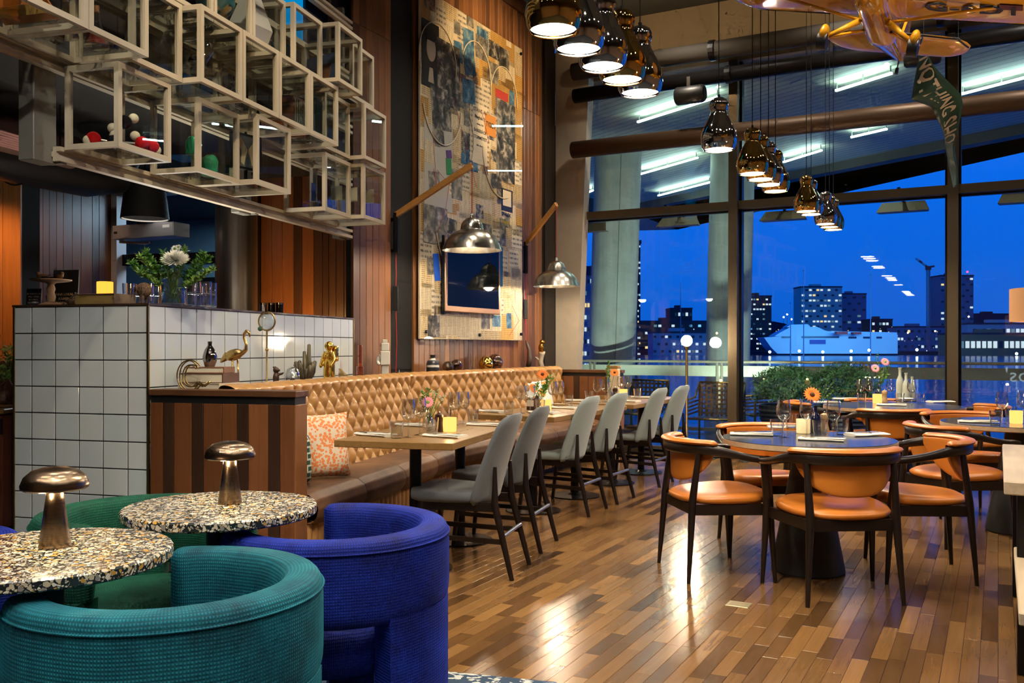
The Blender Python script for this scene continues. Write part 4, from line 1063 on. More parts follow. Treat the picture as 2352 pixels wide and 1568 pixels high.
m1 = t.math('MULTIPLY', t.math('GREATER_THAN', d1_, .11), t.math('GREATER_THAN', g1, .48)); m2 = t.math('MULTIPLY', t.math('GREATER_THAN', d2_, .10), t.math('GREATER_THAN', g2, .50))
col = t.mix(m1, t.mix(m2, (.014, .019, .022), c2), c1); t.bsdf(col, .22, 0); MT['terrazzo'] = t.m
def terrazzo_table(p, lab):
    T = thing('terrazzo_table', lab, 'table', (p[0], p[1], .0046), 0, 'terrazzo tables')
    MB().lathe([(.01, .712), (.296, .712), (.30, .716), (.30, .737), (.296, .742), (.01, .742)], 72).build('table_top', MT['terrazzo'], T, True, 30)
    MB().lathe([(.01, 0), (.20, 0), (.20, .012), (.045, .02), (.045, .70), (.12, .705), (.12, .712), (.01, .712)], 32).build('pedestal', MT['black_steel'], T, True, 35)
    return T
TT = [(-.93, 2.92), (-1.157, 2.262)]
terrazzo_table(TT[0], 'far black terrazzo cafe table with white and ochre chips')
terrazzo_table(TT[1], 'near black terrazzo cafe table cut by the left edge')
# ---- mushroom lamps
t = NT('brushed_bronze'); v = t.obj(); an = t.math('ARCTAN2', t.n('SeparateXYZ', {0: v}).outputs[0], t.n('SeparateXYZ', {0: v}).outputs[1])
f = t.noise(t.map(v, (2, 2, 220)), 3, 2)
t.bsdf(t.ramp(f, [(.3, (.17, .118, .078)), (.7, (.29, .21, .145))]), .27, 1, f, .03, .001, **{'Anisotropic': .6}); MT['brushed_bronze'] = t.m
def mushroom(p, lab):
    K = thing('table_lamp', lab, 'lamp', (p[0], p[1], .7468), 0, 'bronze mushroom lamps')
    MB().lathe([(.005, 0), (.037, 0), (.038, .003), (.021, .128), (.020, .150), (.005, .150)], 36).build('stem', MT['brushed_bronze'], K, True, 40)
    MB().shell([(.020, .150), (.020, .146), (.074, .146), (.079, .150), (.080, .158), (.072, .178), (.055, .193), (.030, .2005), (.004, .203), (.004, .200), (.030, .197), (.054, .189), (.070, .176), (.0765, .158), (.074, .1495), (.024, .1495)], 40).build('shade', MT['brushed_bronze'], K, True, 40)
    MB().shell([(.024, .1455), (.040, .1455), (.040, .144), (.024, .144)], 28).build('light_ring', MT['bulb_hot'], K)
    for k in range(3):
        a = k * 2.094; point('lamp_glow', (.05 * math.cos(a + .4), .05 * math.sin(a + .4), .136), .5, (1, .74, .42), .012, K)
    return K
mushroom((-.93 + .02, 2.95), 'bronze mushroom lamp on the far terrazzo table'); mushroom((-1.155, 2.31), 'bronze mushroom lamp on the near terrazzo table')

# ---- pale wooden high table and bench at the right edge
HT_ = thing('plank_table', 'pale oak plank table corner at the right edge', 'table', (1.84, 3.42, 0), -A2)
MB().rbox(0, .75, 0, 1.5, .70, .75, .004, 1).build('table_top', MT['oak_pale'], HT_)
for x, y in ((.08, .14), (.67, .14), (.08, 1.38), (.67, 1.38)): MB().rbox(x - .035, x + .035, y - .035, y + .035, 0, .70, .003, 1).build('leg', MT['black_steel'], HT_)
BN = thing('plank_bench', 'pale oak bench below the plank table at the right edge', 'bench', (1.53, 2.76, 0), -A2)
MB().rbox(0, .32, 0, 1.04, .41, .45, .004, 1).build('seat', MT['oak_pale'], BN)
for x, y in ((.04, .1), (.28, .1), (.04, .94), (.28, .94)): MB().rbox(x - .02, x + .02, y - .02, y + .02, 0, .41, .003, 1).build('leg', MT['black_steel'], BN)
# ================================================================== TABLEWARE
def on(u, v, z):                                      # point of a horizontal table surface seen at a picture position
    Y = FPX * (CAMH - z) / (v - 798); return Vector(((u - 1176) / FPX * Y, Y, z))
_wine = MB().shell([(.0335, .001), (.0335, .0025), (.008, .005), (.0042, .012), (.0038, .085), (.006, .094), (.024, .103), (.037, .122), (.0405, .145), (.038, .175), (.0325, .212), (.0318, .212), (.0372, .175), (.0397, .145), (.0362, .123), (.024, .105), (.004, .098), (.0005, .0965), (.0005, .0)], 24).mesh('wine_glass', MT['drink_glass'], True, 50)
_tumb = MB().shell([(.0005, .0), (.030, .0), (.0325, .004), (.040, .095), (.0385, .095), (.031, .014), (.0005, .012)], 20).mesh('tumbler', MT['drink_glass'], True, 40)
_ord = ['first', 'second', 'third', 'fourth', 'fifth', 'sixth', 'seventh']
def napkin_mesh():
    def fn(u, v):
        a = 2 * math.pi * v; e = 3.5; ca, sa = math.cos(a), math.sin(a)
        x = .055 * math.copysign(abs(ca) ** (2 / e), ca); z = .0075 + .0075 * math.copysign(abs(sa) ** (2 / e), sa)
        y = (u - .5) * .24; z *= 1 + .12 * math.sin(u * 9 + x * 40); x += .004 * math.sin(u * 7)
        return Vector((x, y, z))
    m = MB().grid(fn, 12, 16, False, True); m.f.append(tuple(i * 12 for i in range(16))); m.f.append(tuple(i * 12 + 11 for i in reversed(range(16)))); return m.mesh('napkin', MT['napkin'], True, 60)
_nap = napkin_mesh()
_fold = MB().rbox(-.050, .02, -.118, .02, .0145, .0175, .0012, 1).mesh('fold', MT['napkin'], True, 40)
def cutl():
    f = MB().bar((0, -.10, .0012), (0, .035, .0012), .006, .002)
    f.prism([(-.010, .035), (.010, .035), (.011, .062), (-.011, .062)], .0, .0025)
    for i in range(4): f.bar((-.009 + i * .006, .062, .0015), (-.009 + i * .006, .10, .0015), .0028, .0018)
    k = MB().bar((0, -.10, .0015), (0, .0, .0015), .008, .003); k.prism([(-.007, 0), (.008, 0), (.008, .07), (.002, .105), (-.006, .09)], .0005, .002)
    return f.mesh('fork', MT['cutlery']), k.mesh('knife', MT['cutlery'])
_fork, _knife = cutl()
def candle(p, lab, lit=True):
    K = thing('candle_holder', lab, 'candle', p, 0, 'candle glasses on the tables')
    MB().shell([(.0005, 0), (.036, 0), (.040, .004), (.041, .085), (.039, .085), (.038, .008), (.0005, .006)], 24).build('glass', MT['candle_glass'] if lit else MT['candle_wax'], K, True, 40)
    MB().lathe([(.0005, .008), (.035, .008), (.035, .045), (.0005, .045)], 20).build('wax', MT['candle_core'] if lit else MT['candle_wax'], K)
    MB().cyl((0, 0, .045), (0, 0, .056), .0012, n=5).build('wick', MT['black'], K)
    if lit: point('candle_light', (0, 0, .10), .55, (1, .62, .25), .02, K)
    return K
def mill(p, lab, mat, tone):
    K = thing('pepper_mill', lab, 'pepper mill', p, 0, 'pepper mills')
    MB().lathe([(.0005, 0), (.026, 0), (.027, .012), (.022, .030), (.019, .055), (.024, .072), (.0005, .072)], 20).build('body', mat, K, True, 40)
    MB().lathe([(.0005, .073), (.024, .073), (.027, .085), (.024, .102), (.010, .110), (.0005, .111)], 20).build('head', mat, K, True, 40)
    MB().sph((0, 0, .116), .006, 8, 6).build('knob', MT['steel'], K, True)
    return K
def bud_vase(p, lab, h=.13):
    K = thing('bud_vase', lab, 'vase', p, 0, 'bud vases')
    MB().shell([(.0005, 0), (.030, 0), (.033, .006), (.033, h * .45), (.014, h * .68), (.012, h * .95), (.014, h), (.0125, h), (.0105, h * .95), (.0125, h * .68), (.031, h * .45), (.031, .010), (.0005, .008)], 20).build('glass', MT['drink_glass'], K, True, 50)
    return K
def petals(mb, c, r, n, up, tilt=.25, w_=.28, rows=2):
    up = Vector(up).normalized(); a = up.orthogonal().normalized(); b = up.cross(a)
    for q in range(rows):
        for i in range(n):
            t_ = 2 * math.pi * (i + q * .5) / n; d = a * math.cos(t_) + b * math.sin(t_); s = up.cross(d); rr = r * (1 - .16 * q)
            o = len(mb.v); z = up * (tilt * rr)
            mb.add([Vector(c) + d * rr * .15 + up * .004 * q, Vector(c) + d * rr * .6 + s * rr * w_ * .5 + z * .5 + up * .004 * q, Vector(c) + d * rr + z * .5 + up * .004 * q, Vector(c) + d * rr * .6 - s * rr * w_ * .5 + z * .5 + up * .004 * q, Vector(c) + d * rr * .58 + z * .3 + up * .007], [(0, 1, 4), (1, 2, 4), (2, 3, 4), (3, 0, 4)])
    return mb
def sprig(mb, base, tip, n, ln, seed, w_=.3):
    r = random.Random(seed); B = Vector(base); T = Vector(tip)
    for i in range(n):
        f = .35 + .65 * i / n; p = B.lerp(T, f); d = Vector((r.uniform(-1, 1), r.uniform(-1, 1), r.uniform(-.1, 1))).normalized(); s = d.cross(Vector((r.uniform(-1, 1), r.uniform(-1, 1), .3))).normalized()
        l = ln * r.uniform(.6, 1.1)
        mb.add([p, p + d * l * .5 + s * l * w_ * .5, p + d * l, p + d * l * .5 - s * l * w_ * .5], [(0, 1, 2, 3)])
    return mb
def bouquet(name, lab, p, stem_h, heads, greens, seed, group='table flowers'):
    K = thing(name, lab, 'flowers', p, 0, group); r = random.Random(seed)
    for i, (dx, dy, dz, rr, mat, n) in enumerate(heads):
        tip = Vector((dx, dy, dz)); st = MB().tube([(0, 0, .02), tip * .55 + Vector((0, 0, .02)), tip], .0022, 6).build('stem', MT['stem'], K, True)
        up = Vector((dx * .6 + .0, -1.0, .55))
        if n > 24:                                     # full chrysanthemum: many rows of narrow petals
            hm = MB(); ax = Vector((.1, -.55, .85)).normalized(); a_ = ax.orthogonal().normalized(); b_ = ax.cross(a_); rq_ = random.Random(2)
            for q in range(190):                       # petals spread over a flattened dome
                zz = .02 + .98 * (q / 190); th = q * 2.39996; rh = math.sqrt(max(0, 1 - zz * zz))
                d = (a_ * math.cos(th) + b_ * math.sin(th)) * rh + ax * zz * .62; s = d.cross(ax + Vector((.01, 0, 0))).normalized(); ln = rr * rq_.uniform(.85, 1.08)
                hm.add([tip + d * ln * .2, tip + d * ln * .7 + s * rr * .075, tip + d * ln + ax * rr * .05, tip + d * ln * .7 - s * rr * .075], [(0, 1, 2, 3)])
            hm.build('flower_head', MT[mat], K); continue
        h = petals(MB(), tip, rr, n, up).build('flower_head', MT[mat], K)
        MB().sph(tip + up.normalized() * .006, rr * .28, 10, 6).build('flower_centre', plain('flower_eye', (.10, .03, .01), .8) if mat == 'orange_petal' else MT['leaf_pale'], h, True)
    for i, (dx, dy, dz, n, ln) in enumerate(greens):
        MB().tube([(0, 0, .02), Vector((dx, dy, dz)) * .6 + Vector((0, 0, .02)), (dx, dy, dz)], .0016, 5).build('stem', MT['stem'], K)
        g = sprig(MB(), (0, 0, .05), (dx, dy, dz), n, ln, seed * 31 + i).build('leaf_spray', MT['leaf' if i % 2 == 0 else 'leaf_pale'], K); g['kind'] = 'stuff'
    return K
wood('mill_dark', [(.035, .014, .008)], 2, .3); wood('mill_oak', [(.42, .27, .13)], 2, .35)
TABS = {
 'the near banquette table': (.75, [(938, 1004), (964, 999), (1042, 976), (1065, 973)], [(911, 1006), (992, 996), (1086, 972), (1024, 967)], [(862, 1000, 70), (1022, 1003, 75), (1117, 977, 80), (952, 978, 75)], -A1),
 'the middle banquette table': (.75, [(1197, 949), (1218, 947), (1269, 933), (1285, 931)], [(1168, 951), (1241, 945), (1306, 932)], [(1131, 946, 75), (1250, 949, 80), (1299, 938, 80)], -A2),
 'the window end banquette table': (.75, [(1372, 924), (1390, 923), (1426, 912), (1443, 911)], [(1353, 921), (1407, 924), (1464, 914)], [(1328, 921, 80), (1479, 914, 80), (1440, 922, 80)], -A2),
 'the nearest round table': (.742, [(1800, 1004), (1853, 1002), (1914, 1004)], [(1785, 1001), (1818, 986), (1883, 1003), (1934, 998)], [(1726, 999, 75), (1888, 1011, 62), (1991, 1000, -72), (1808, 983, 80)], 0),
 'the round table by the window': (.742, [(1976, 922), (1996, 921), (2046, 922), (2094, 926)], [(1979, 927), (2067, 927), (2115, 928)], [(1942, 917, 80), (2048, 931, 65), (1898, 925, 75), (2160, 924, -75)], 0),
 'the right edge round table': (.742, [(2302, 971), (2350, 968)], [(2287, 976), (2322, 964)], [(2246, 970, 70)], 0)}
for tn, (z, wines, tums, naps, rz) in TABS.items():
    for i, q in enumerate(sorted(wines)):
        tag(put('wine_glass', _wine, None, on(*q, z)), 'empty stemmed wine glass, %s from the left on %s' % (_ord[i], tn), 'wine glass', 'wine glasses on the tables')
    for i, q in enumerate(sorted(tums)):
        tag(put('tumbler', _tumb, None, on(*q, z)), 'plain glass tumbler, %s from the left on %s' % (_ord[i], tn), 'glass', 'water tumblers on the tables')
    for i, q in enumerate(sorted(naps)):
        p = on(q[0], q[1], z); ang = R(q[2]) + rz
        N_ = thing('napkin', 'folded cream napkin, %s from the left on %s' % (_ord[i], tn), 'napkin', p, ang, 'napkins on the tables')
        put('cloth', _nap, N_); put('fold', _fold, N_)
        for k, (me, dx) in enumerate(((_fork, -.018), (_knife, .012))):
            pp = p + Vector((math.cos(ang) * dx, math.sin(ang) * dx, .0182))
            tag(put(me.name.split('.')[0], me, None, pp, (0, 0, ang + R(8 - 12 * k))), 'steel %s on napkin %s from left, %s' % (('fork', 'knife')[k], _ord[i], tn), ('fork', 'knife')[k], 'cutlery on the napkins')
candle(on(1033, 991, .75), 'glowing amber candle glass on the near banquette table'); candle(on(1255, 942, .75), 'glowing amber candle glass on the middle banquette table'); candle(on(1432, 913, .75), 'glowing candle glass on the window end banquette table')
candle(on(1845, 995, .742), 'unlit cream candle glass on the nearest round table', False); candle(on(2015, 926, .742), 'glowing amber candle glass on the round table by the window'); candle(on(2334, 972, .742), 'glowing amber candle glass on the right edge round table')
mill(on(1009, 991, .75), 'dark wooden pepper mill on the near banquette table', MT['mill_dark'], 0); mill(on(1894, 990, .742), 'pale wooden pepper mill on the nearest round table', MT['mill_oak'], 0)
mill(on(1232, 938, .75), 'black pepper mill on the middle banquette table', MT['mill_dark'], 0); mill(on(1413, 916, .75), 'dark pepper mill on the window end banquette table', MT['mill_dark'], 0); mill(on(2032, 923, .742), 'oak pepper mill on the round table by the window', MT['mill_oak'], 0)
p = on(1222, 941, .75); BX = thing('menu_stand', 'dark brown wooden menu block on the middle banquette table', 'menu stand', p, -A2)
MB().rbox(-.035, .035, -.03, .03, 0, .10, .003, 1).build('block', MT['mill_dark'], BX); MB().box(-.03, .03, -.031, -.0302, .03, .08).build('card', MT['napkin'], BX)
for q, lab in (((1288, 936), 'small oak card block on the middle banquette table'), ((1378, 916), 'small grey card block on the window end banquette table')):
    K = thing('card_block', lab, 'card holder', on(*q, .75), -A2); MB().rbox(-.06, .06, -.025, .025, 0, .035, .003, 1).build('block', MT['oak_top'], K); MB().box(-.05, .05, -.001, .001, .03, .036).build('slot', MT['black'], K)
# dark bottle vase and flowers
def bottle(p, lab, h, r, mat, cat='bottle'):
    K = thing('bottle', lab, cat, p); MB().lathe([(.0005, 0), (r, 0), (r, h * .5), (r * .9, h * .6), (r * .38, h * .75), (r * .36, h * .96), (r * .42, h), (.0005, h)], 20).build('body', mat, K, True, 40)
    MB().shell([(r * .42, h), (r * .46, h), (r * .46, h * .965), (r * .40, h * .965)], 16).build('lip', mat, K); return K
def flowers_on(q, z, vlab, flab, heads, greens, seed, vh=.13):
    p = on(*q, z); bud_vase(p, vlab, vh); bouquet('flowers', flab, p + Vector((0, 0, .012)), 0, heads, greens, seed)
flowers_on((983, 987), .75, 'clear bud vase on the near banquette table', 'pink gerbera with green sprigs and gypsophila on the near banquette table',
    [(.0, -.01, .155, .042, 'pink_petal', 16), (.05, .03, .20, .012, 'white_petal', 8), (.07, .03, .185, .012, 'white_petal', 8), (.03, .04, .215, .012, 'white_petal', 8), (.085, .02, .17, .012, 'white_petal', 8), (.06, .05, .225, .011, 'white_petal', 8), (.10, .03, .19, .011, 'white_petal', 8)],
    [(-.03, .02, .22, 60, .03), (.05, .03, .21, 40, .022), (.0, .05, .24, 50, .028), (-.05, .0, .18, 30, .03)], 3)
flowers_on((1240, 940), .75, 'clear bud vase on the middle banquette table', 'orange gerbera with green leaves on the middle banquette table',
    [(.02, -.02, .27, .05, 'orange_petal', 16)], [(.08, .02, .26, 60, .04), (-.03, .02, .20, 50, .04), (.05, .0, .19, 60, .045), (.12, .02, .27, 40, .035)], 5)
flowers_on((1400, 919), .75, 'clear bud vase on the window end banquette table', 'orange gerbera and tall green sprig on the window end banquette table',
    [(.045, -.02, .25, .045, 'orange_petal', 16)], [(-.01, .02, .36, 90, .03), (-.02, .02, .30, 60, .035)], 6)
bottle(on(1872, 993, .742), 'dark blue glass bottle on the nearest round table', .16, .034, plain('cobalt', (.006, .008, .03), .06))
bouquet('flowers', 'orange gerbera with fine green twigs on the nearest round table', on(1872, 993, .742) + Vector((0, 0, .10)), 0,
    [(-.025, -.02, .125, .055, 'orange_petal', 18)], [(.09, .03, .20, 60, .014), (.12, .02, .15, 60, .014), (.04, .03, .17, 50, .014), (.13, .04, .21, 50, .012)], 7)
flowers_on((2019, 922), .742, 'clear glass carafe vase on the round table by the window', 'two pink carnations on the round table by the window',
    [(-.045, -.02, .30, .045, 'pink_petal', 20), (.055, .0, .36, .045, 'pink_petal', 20)], [(.09, .02, .32, 50, .05), (.02, .03, .30, 40, .05), (-.02, .02, .44, 20, .02), (.0, .02, .46, 16, .02)], 9, .20)
wood('bottle_wood', [(.40, .42, .36)], 2, .7)
for q, h, r, lab in (((2067, 916), .31, .036, 'tall pale stone bottle on the round table by the window'), ((2081, 917), .26, .034, 'shorter pale stone bottle on the round table by the window'), ((2095, 916), .22, .03, 'small pale stone bottle right of the taller two by the window')):
    bottle(on(*q, .742), lab, h, r, plain('stoneware', (.40, .43, .36), .7))
BB = thing('bread_board', 'round board with pale dish between glasses by the window', 'board', on(2080, 921, .742)); MB().lathe([(.0005, 0), (.10, 0), (.105, .006), (.10, .012), (.0005, .012)], 28).build('board', MT['mill_dark'], BB, True, 40); MB().shell([(.0005, .013), (.05, .013), (.07, .03), (.068, .03), (.05, .016), (.0005, .016)], 24).build('dish', MT['white'], BB, True)
# ================================================================== PENDANTS
def pendant(kind, lab, p):
    K = thing('pendant_lamp', lab, 'lamp', p, 0, 'gourd shaped chrome pendants')
    o = [(.084, 0), (.095, .02), (.1015, .05), (.1015, .075), (.095, .105), (.080, .140), (.062, .175), (.050, .20), (.0455, .215), (.049, .23), (.0535, .25), (.052, .268), (.044, .285), (.028, .296), (.006, .299)]
    i = [(.006, .296), (.027, .293), (.042, .283), (.049, .266), (.0435, .215), (.059, .175), (.077, .14), (.092, .105), (.0985, .075), (.0985, .05), (.092, .02), (.081, .002)]
    MB().shell(o + i, 32).build('shade', MT['gold_chrome' if kind == 'g' else 'chrome'], K, True, 60)
    MB().lathe([(.0005, .012), (.083, .012), (.083, .018), (.0005, .018)], 28).build('diffuser', MT['bulb_white'], K)
    MB().cyl((0, 0, .297), (0, 0, .315), .008, n=10).build('cable_grip', MT['black'], K)
    _d = Vector(p) - O2; top = 4.42 if -2.6 < _d.x * math.sin(A2) + _d.y * math.cos(A2) < 1.35 else CEIL - .03
    MB().cyl((0, 0, .31), (0, 0, top - p[2] - .04), .0028, n=6).build('cable', MT['black'], K)
    MB().lathe([(.0005, top - p[2] - .04), (.04, top - p[2] - .04), (.04, top - p[2]), (.0005, top - p[2])], 16).build('canopy', MT['black'], K)
    area('pendant_light', (0, 0, .008), .15, 9, (1, .82, .58), (0, 0, 0), parent=K, shape='DISK')
    return K
PZ = 2.37
PL = [(1271, 72, 'g', 'gold pendant nearest the camera at the top edge'), (1329, 116, 's', 'silver pendant, second of the nearest five'), (1384, 156, 's', 'silver pendant in the middle of the nearest five'), (1429, 186, 'g', 'gold pendant, fourth of the nearest five'), (1470, 216, 's', 'silver pendant, farthest of the nearest five'),
      (1651, 345, 's', 'single silver pendant hanging alone beside the gold group'), (1728, 400, 'g', 'gold pendant leading the group of four'), (1747, 413, 'g', 'gold pendant, second of the group of four'), (1765, 425, 's', 'silver pendant, third of the group of four'), (1781, 440, 'g', 'gold pendant, last of the group of four'),
      (1852, 486, 'g', 'gold pendant leading the farthest group'), (1863, 493, 's', 'silver pendant tucked behind the leading far gold one'), (1896, 515, 's', 'silver pendant above the water glimpse, first of the last three'), (1905, 522, 'g', 'gold pendant, middle of the last three'), (1914, 528, 'g', 'gold pendant farthest from the camera')]
for u, v, k, lab in PL:
    Y = FPX * (PZ - CAMH) / (798 - v); pendant(k, lab, ((u - 1176) / FPX * Y, Y, PZ))

# ================================================================== WALL LAMPS
t = NT('spun_steel'); v = t.obj(); sp = t.n('SeparateXYZ', {0: v}); an = t.math('ARCTAN2', sp.outputs[0], sp.outputs[1])
st = t.noise(t.n('CombineXYZ', {0: t.math('MULTIPLY', t.math('COSINE', an), 4.0), 1: t.math('MULTIPLY', t.math('SINE', an), 4.0), 2: 0.0}).outputs[0], 3, 3); f = t.noise(t.map(v, (1, 1, 180)), 2, 2)
t.bsdf(t.ramp(st, [(.35, (.34, .31, .26)), (.65, (.60, .57, .50))]), .27, 1, f, .04, .001); MT['spun_steel'] = t.m
def wall_lamp(a_w, tipb, tipa, lab, zs):
    B = P2(.03, a_w); T = P2(tipb, tipa)
    K = thing('wall_lamp', lab, 'lamp', (B.x, B.y, 0), 0, 'swing arm wall lamps'); d = T - B
    MB().cyl((0, 0, 2.10), (0, 0, 2.46), .024, n=14).build('bracket_tube', MT['black_steel'], K, True, 40)
    for z in (2.12, 2.40): MB().bar((0, 0, z), Vector((-math.cos(A2), math.sin(A2), 0)) * .05 + Vector((0, 0, z)), .03).build('bracket', MT['black_steel'], K)
    MB().bar((0, 0, 2.44), d + Vector((0, 0, 2.815)), .032, .05).build('arm', MT['lamp_oak'], K)
    MB().bar((0, 0, 2.41), d * .22 + Vector((0, 0, 2.505)), .02, .012).build('arm_clip', MT['steel'], K)
    MB().tube([d + Vector((0, 0, 2.83)), d + Vector((0, 0, 2.6)), d + Vector((0, 0, zs + .295))], .0042, 6).build('cord', MT['red_cord'], K)
    MB().tube([(0, .0, 2.10), (.004, -.01, 1.9), (0, 0, 1.80)], .004, 6).build('wall_cord', MT['red_cord'], K)
    MB().tube([(0, 0, 1.58), (.01, -.01, 1.3), (0, 0, 1.03)], .004, 6).build('wall_cord', MT['red_cord'], K)
    MB().rbox(-.022, .022, -.016, .016, 1.58, 1.80, .004, 1).build('dimmer', MT['black'], K)
    S = [(.258, 0), (.254, .008), (.245, .035), (.222, .085), (.185, .13), (.14, .16), (.102, .176), (.100, .185), (.094, .215), (.078, .25), (.05, .273), (.02, .283), (.015, .30)]
    I = [(.012, .297), (.018, .279), (.048, .269), (.075, .246), (.09, .213), (.096, .18), (.138, .156), (.182, .126), (.218, .082), (.241, .034), (.25, .008), (.254, .0)]
    MB().shell(S + I, 48, (d.x, d.y, zs)).build('shade', MT['spun_steel'], K, True, 50)
    MB().sph((d.x, d.y, zs + .09), .045, 14, 8).build('bulb', MT['bulb_white'], K, True)
    MB().lathe([(.0005, .14), (.02, .14), (.02, .20), (.0005, .20)], 12, (d.x, d.y, zs)).build('socket', MT['white'], K)
    MB().sph((d.x, d.y, zs + .305), .012, 8, 6).build('cord_grip', MT['white'], K)
    point('wall_lamp_light', (d.x, d.y, zs + .03), 50, WARM, .05, K)
    return K
wall_lamp(.575, .824, .575, 'large spun steel wall lamp on an oak arm in front of the collage', 2.083)
wall_lamp(3.14, .55, 2.855, 'spun steel wall lamp on an oak arm beside the concrete pillar', 1.916)

# ================================================================== COLLAGE
CB = thing('collage_board', 'tall framed collage of newspaper cuttings and photographs on the plank wall', 'collage', (O2.x, O2.y, 0), -A2)
CA0, CA1, CZ0, CZ1 = .925, 2.99, 1.33, 4.62
plain('board_edge', (.62, .55, .42), .6)
MB().rbox(.035, .058, CA0, CA1, CZ0, CZ1, .003, 1).build('board', MT['board_edge'], CB)
def clipmat(name, paper, ink, scale, thr, blotch=None):
    t = NT(name); v = t.obj(); rn = t.n('ObjectInfo').outputs['Random']
    off = t.n('CombineXYZ', {0: 0.0, 1: t.math('MULTIPLY', rn, 31.0), 2: t.math('MULTIPLY', rn, 17.0)}).outputs[0]
    v2 = t.n('VectorMath', {0: v, 1: off}, operation='ADD').outputs[0]
    if blotch:
        f = t.noise(v2, scale, 4, .65, .4); cr = t.ramp(f, blotch)
        t.bsdf(cr, .55)
    else:
        ln = t.math('SINE', t.math('MULTIPLY', t.n('SeparateXYZ', {0: v2}).outputs[2], scale)); wd = t.noise(t.map(v2, (1, 90, 12)), 1.0, 2, .8); col = t.math('SINE', t.math('MULTIPLY', t.n('SeparateXYZ', {0: v2}).outputs[1], 75.0))
        ink_m = t.math('MULTIPLY', t.math('MULTIPLY', t.math('GREATER_THAN', ln, thr), t.math('GREATER_THAN', wd, .45)), t.math('GREATER_THAN', col, -.9))
        pv = t.mix(rn, tuple(x * .8 for x in paper), tuple(min(1, x * 1.12) for x in paper))
        t.bsdf(t.mix(t.math('MULTIPLY', ink_m, .75), pv, ink), .65)
    MT[name] = t.m; return t.m
clipmat('newsprint', (.60, .46, .26), (.10, .08, .06), 330, .15); clipmat('newsprint_pale', (.68, .57, .39), (.14, .12, .10), 420, .2); clipmat('ochre_print', (.52, .30, .075), (.16, .09, .03), 300, .4); clipmat('headline', (.60, .52, .40), (.02, .02, .02), 120, .25)
clipmat('photo_dark', None, None, 9, 0, [(.35, (.008, .008, .009)), (.5, (.06, .055, .05)), (.6, (.28, .25, .21)), (.72, (.5, .45, .38))]); clipmat('photo_grey', None, None, 12, 0, [(.3, (.03, .03, .03)), (.5, (.16, .15, .13)), (.7, (.45, .40, .33))])
clipmat('photo_blue', None, None, 10, 0, [(.3, (.01, .03, .08)), (.5, (.04, .13, .25)), (.62, (.16, .28, .35)), (.75, (.45, .42, .33))]); clipmat('photo_colour', None, None, 14, 0, [(.3, (.03, .02, .03)), (.45, (.16, .07, .09)), (.55, (.30, .20, .10)), (.7, (.5, .42, .3))])
rc = random.Random(21)
def clip(ac, zc, w_, h_, mat, lay, rot=0.0, name='clipping', lab=None):
    x = .0585 + .00018 * lay; m = Matrix.Rotation(rot, 4, 'X')
    w_ = min(w_, 2 * (ac - CA0) - .01, 2 * (CA1 - ac) - .01); h_ = min(h_, 2 * (zc - CZ0) - .01, 2 * (CZ1 - zc) - .01)
    o = MB().box(0, .0012, -w_ / 2, w_ / 2, -h_ / 2, h_ / 2, m).build(name, mat, CB, loc=(x, ac, zc))
    if lab: o['label'] = lab
    return o
lay = 0; base = ['newsprint', 'newsprint', 'newsprint_pale', 'newsprint_pale', 'ochre_print', 'headline']
NX, NZ = 9, 13
for j in range(NZ):
    for i in range(NX):
        ac = CA0 + (i + .5) * (CA1 - CA0) / NX + rc.uniform(-.03, .03); zc = CZ0 + (j + .5) * (CZ1 - CZ0) / NZ + rc.uniform(-.04, .04); lay = (lay + 1) % 9
        och = j >= 8 and i >= 5 and rc.random() < .7
        clip(ac, zc, rc.uniform(.20, .32), rc.uniform(.24, .38), MT['ochre_print' if och else rc.choice(base)], lay, rc.uniform(-.03, .03))
for k in range(95):
    ac = rc.uniform(CA0 + .08, CA1 - .08); zc = CZ0 + (CZ1 - CZ0) * rc.random() ** .8
    if zc < CZ0 + .12: continue
    ph = rc.choice(['photo_dark', 'photo_dark', 'photo_grey', 'photo_grey', 'photo_blue', 'photo_colour', 'headline', 'newsprint_pale', 'newsprint'])
    s = rc.uniform(.5, 1.0); clip(ac, zc, rc.uniform(.10, .24) * s + .03, rc.uniform(.12, .30) * s + .03, MT[ph], 10 + k % 12, rc.choice([0, 0, 0, .05, -.06, .1]))
# the larger pieces that stand out
clip(1.09, 4.02, .30, .62, plain('portrait_dark', (.012, .011, .010), .5), 26, 0, 'portrait_photograph', 'dark black and white portrait photograph')
hd = MB()
head = MB().sph((0, 0, 0), .5, 16, 10, (.02, .17, .24)).build('portrait_face', plain('print_light', (.42, .36, .28), .6), CB, True, loc=(.0648, 1.10, 4.08))
MB().sph((0, 0, 0), .5, 16, 8, (.022, .19, .10)).build('portrait_hair', MT['portrait_dark'], CB, True, loc=(.0665, 1.10, 4.19))
MB().prism([(-.05, -.14), (.05, -.14), (.03, .0), (-.03, .0)], 0, .0012, Matrix(((0, 0, 1, 0), (1, 0, 0, 0), (0, 1, 0, 0), (0, 0, 0, 1)))).build('portrait_shirt', MT['print_light'], CB, loc=(.0652, 1.10, 3.90))
clip(1.42, 3.92, .42, .62, MT['photo_dark'], 27, 0); clip(1.28, 3.55, .34, .40, MT['photo_dark'], 28, .1); clip(2.60, 3.62, .42, .62, MT['photo_dark'], 27, 0); clip(2.62, 3.28, .36, .44, MT['photo_dark'], 28, 0)
clip(1.82, 4.12, .22, .20, MT['photo_blue'], 29, .2); clip(1.80, 3.85, .24, .24, MT['photo_blue'], 30, .1); clip(2.50, 3.98, .28, .09, plain('red_print', (.45, .04, .03), .6), 31)
clip(2.25, 3.60, .24, .22, plain('orange_print', (.55, .22, .03), .6), 30)
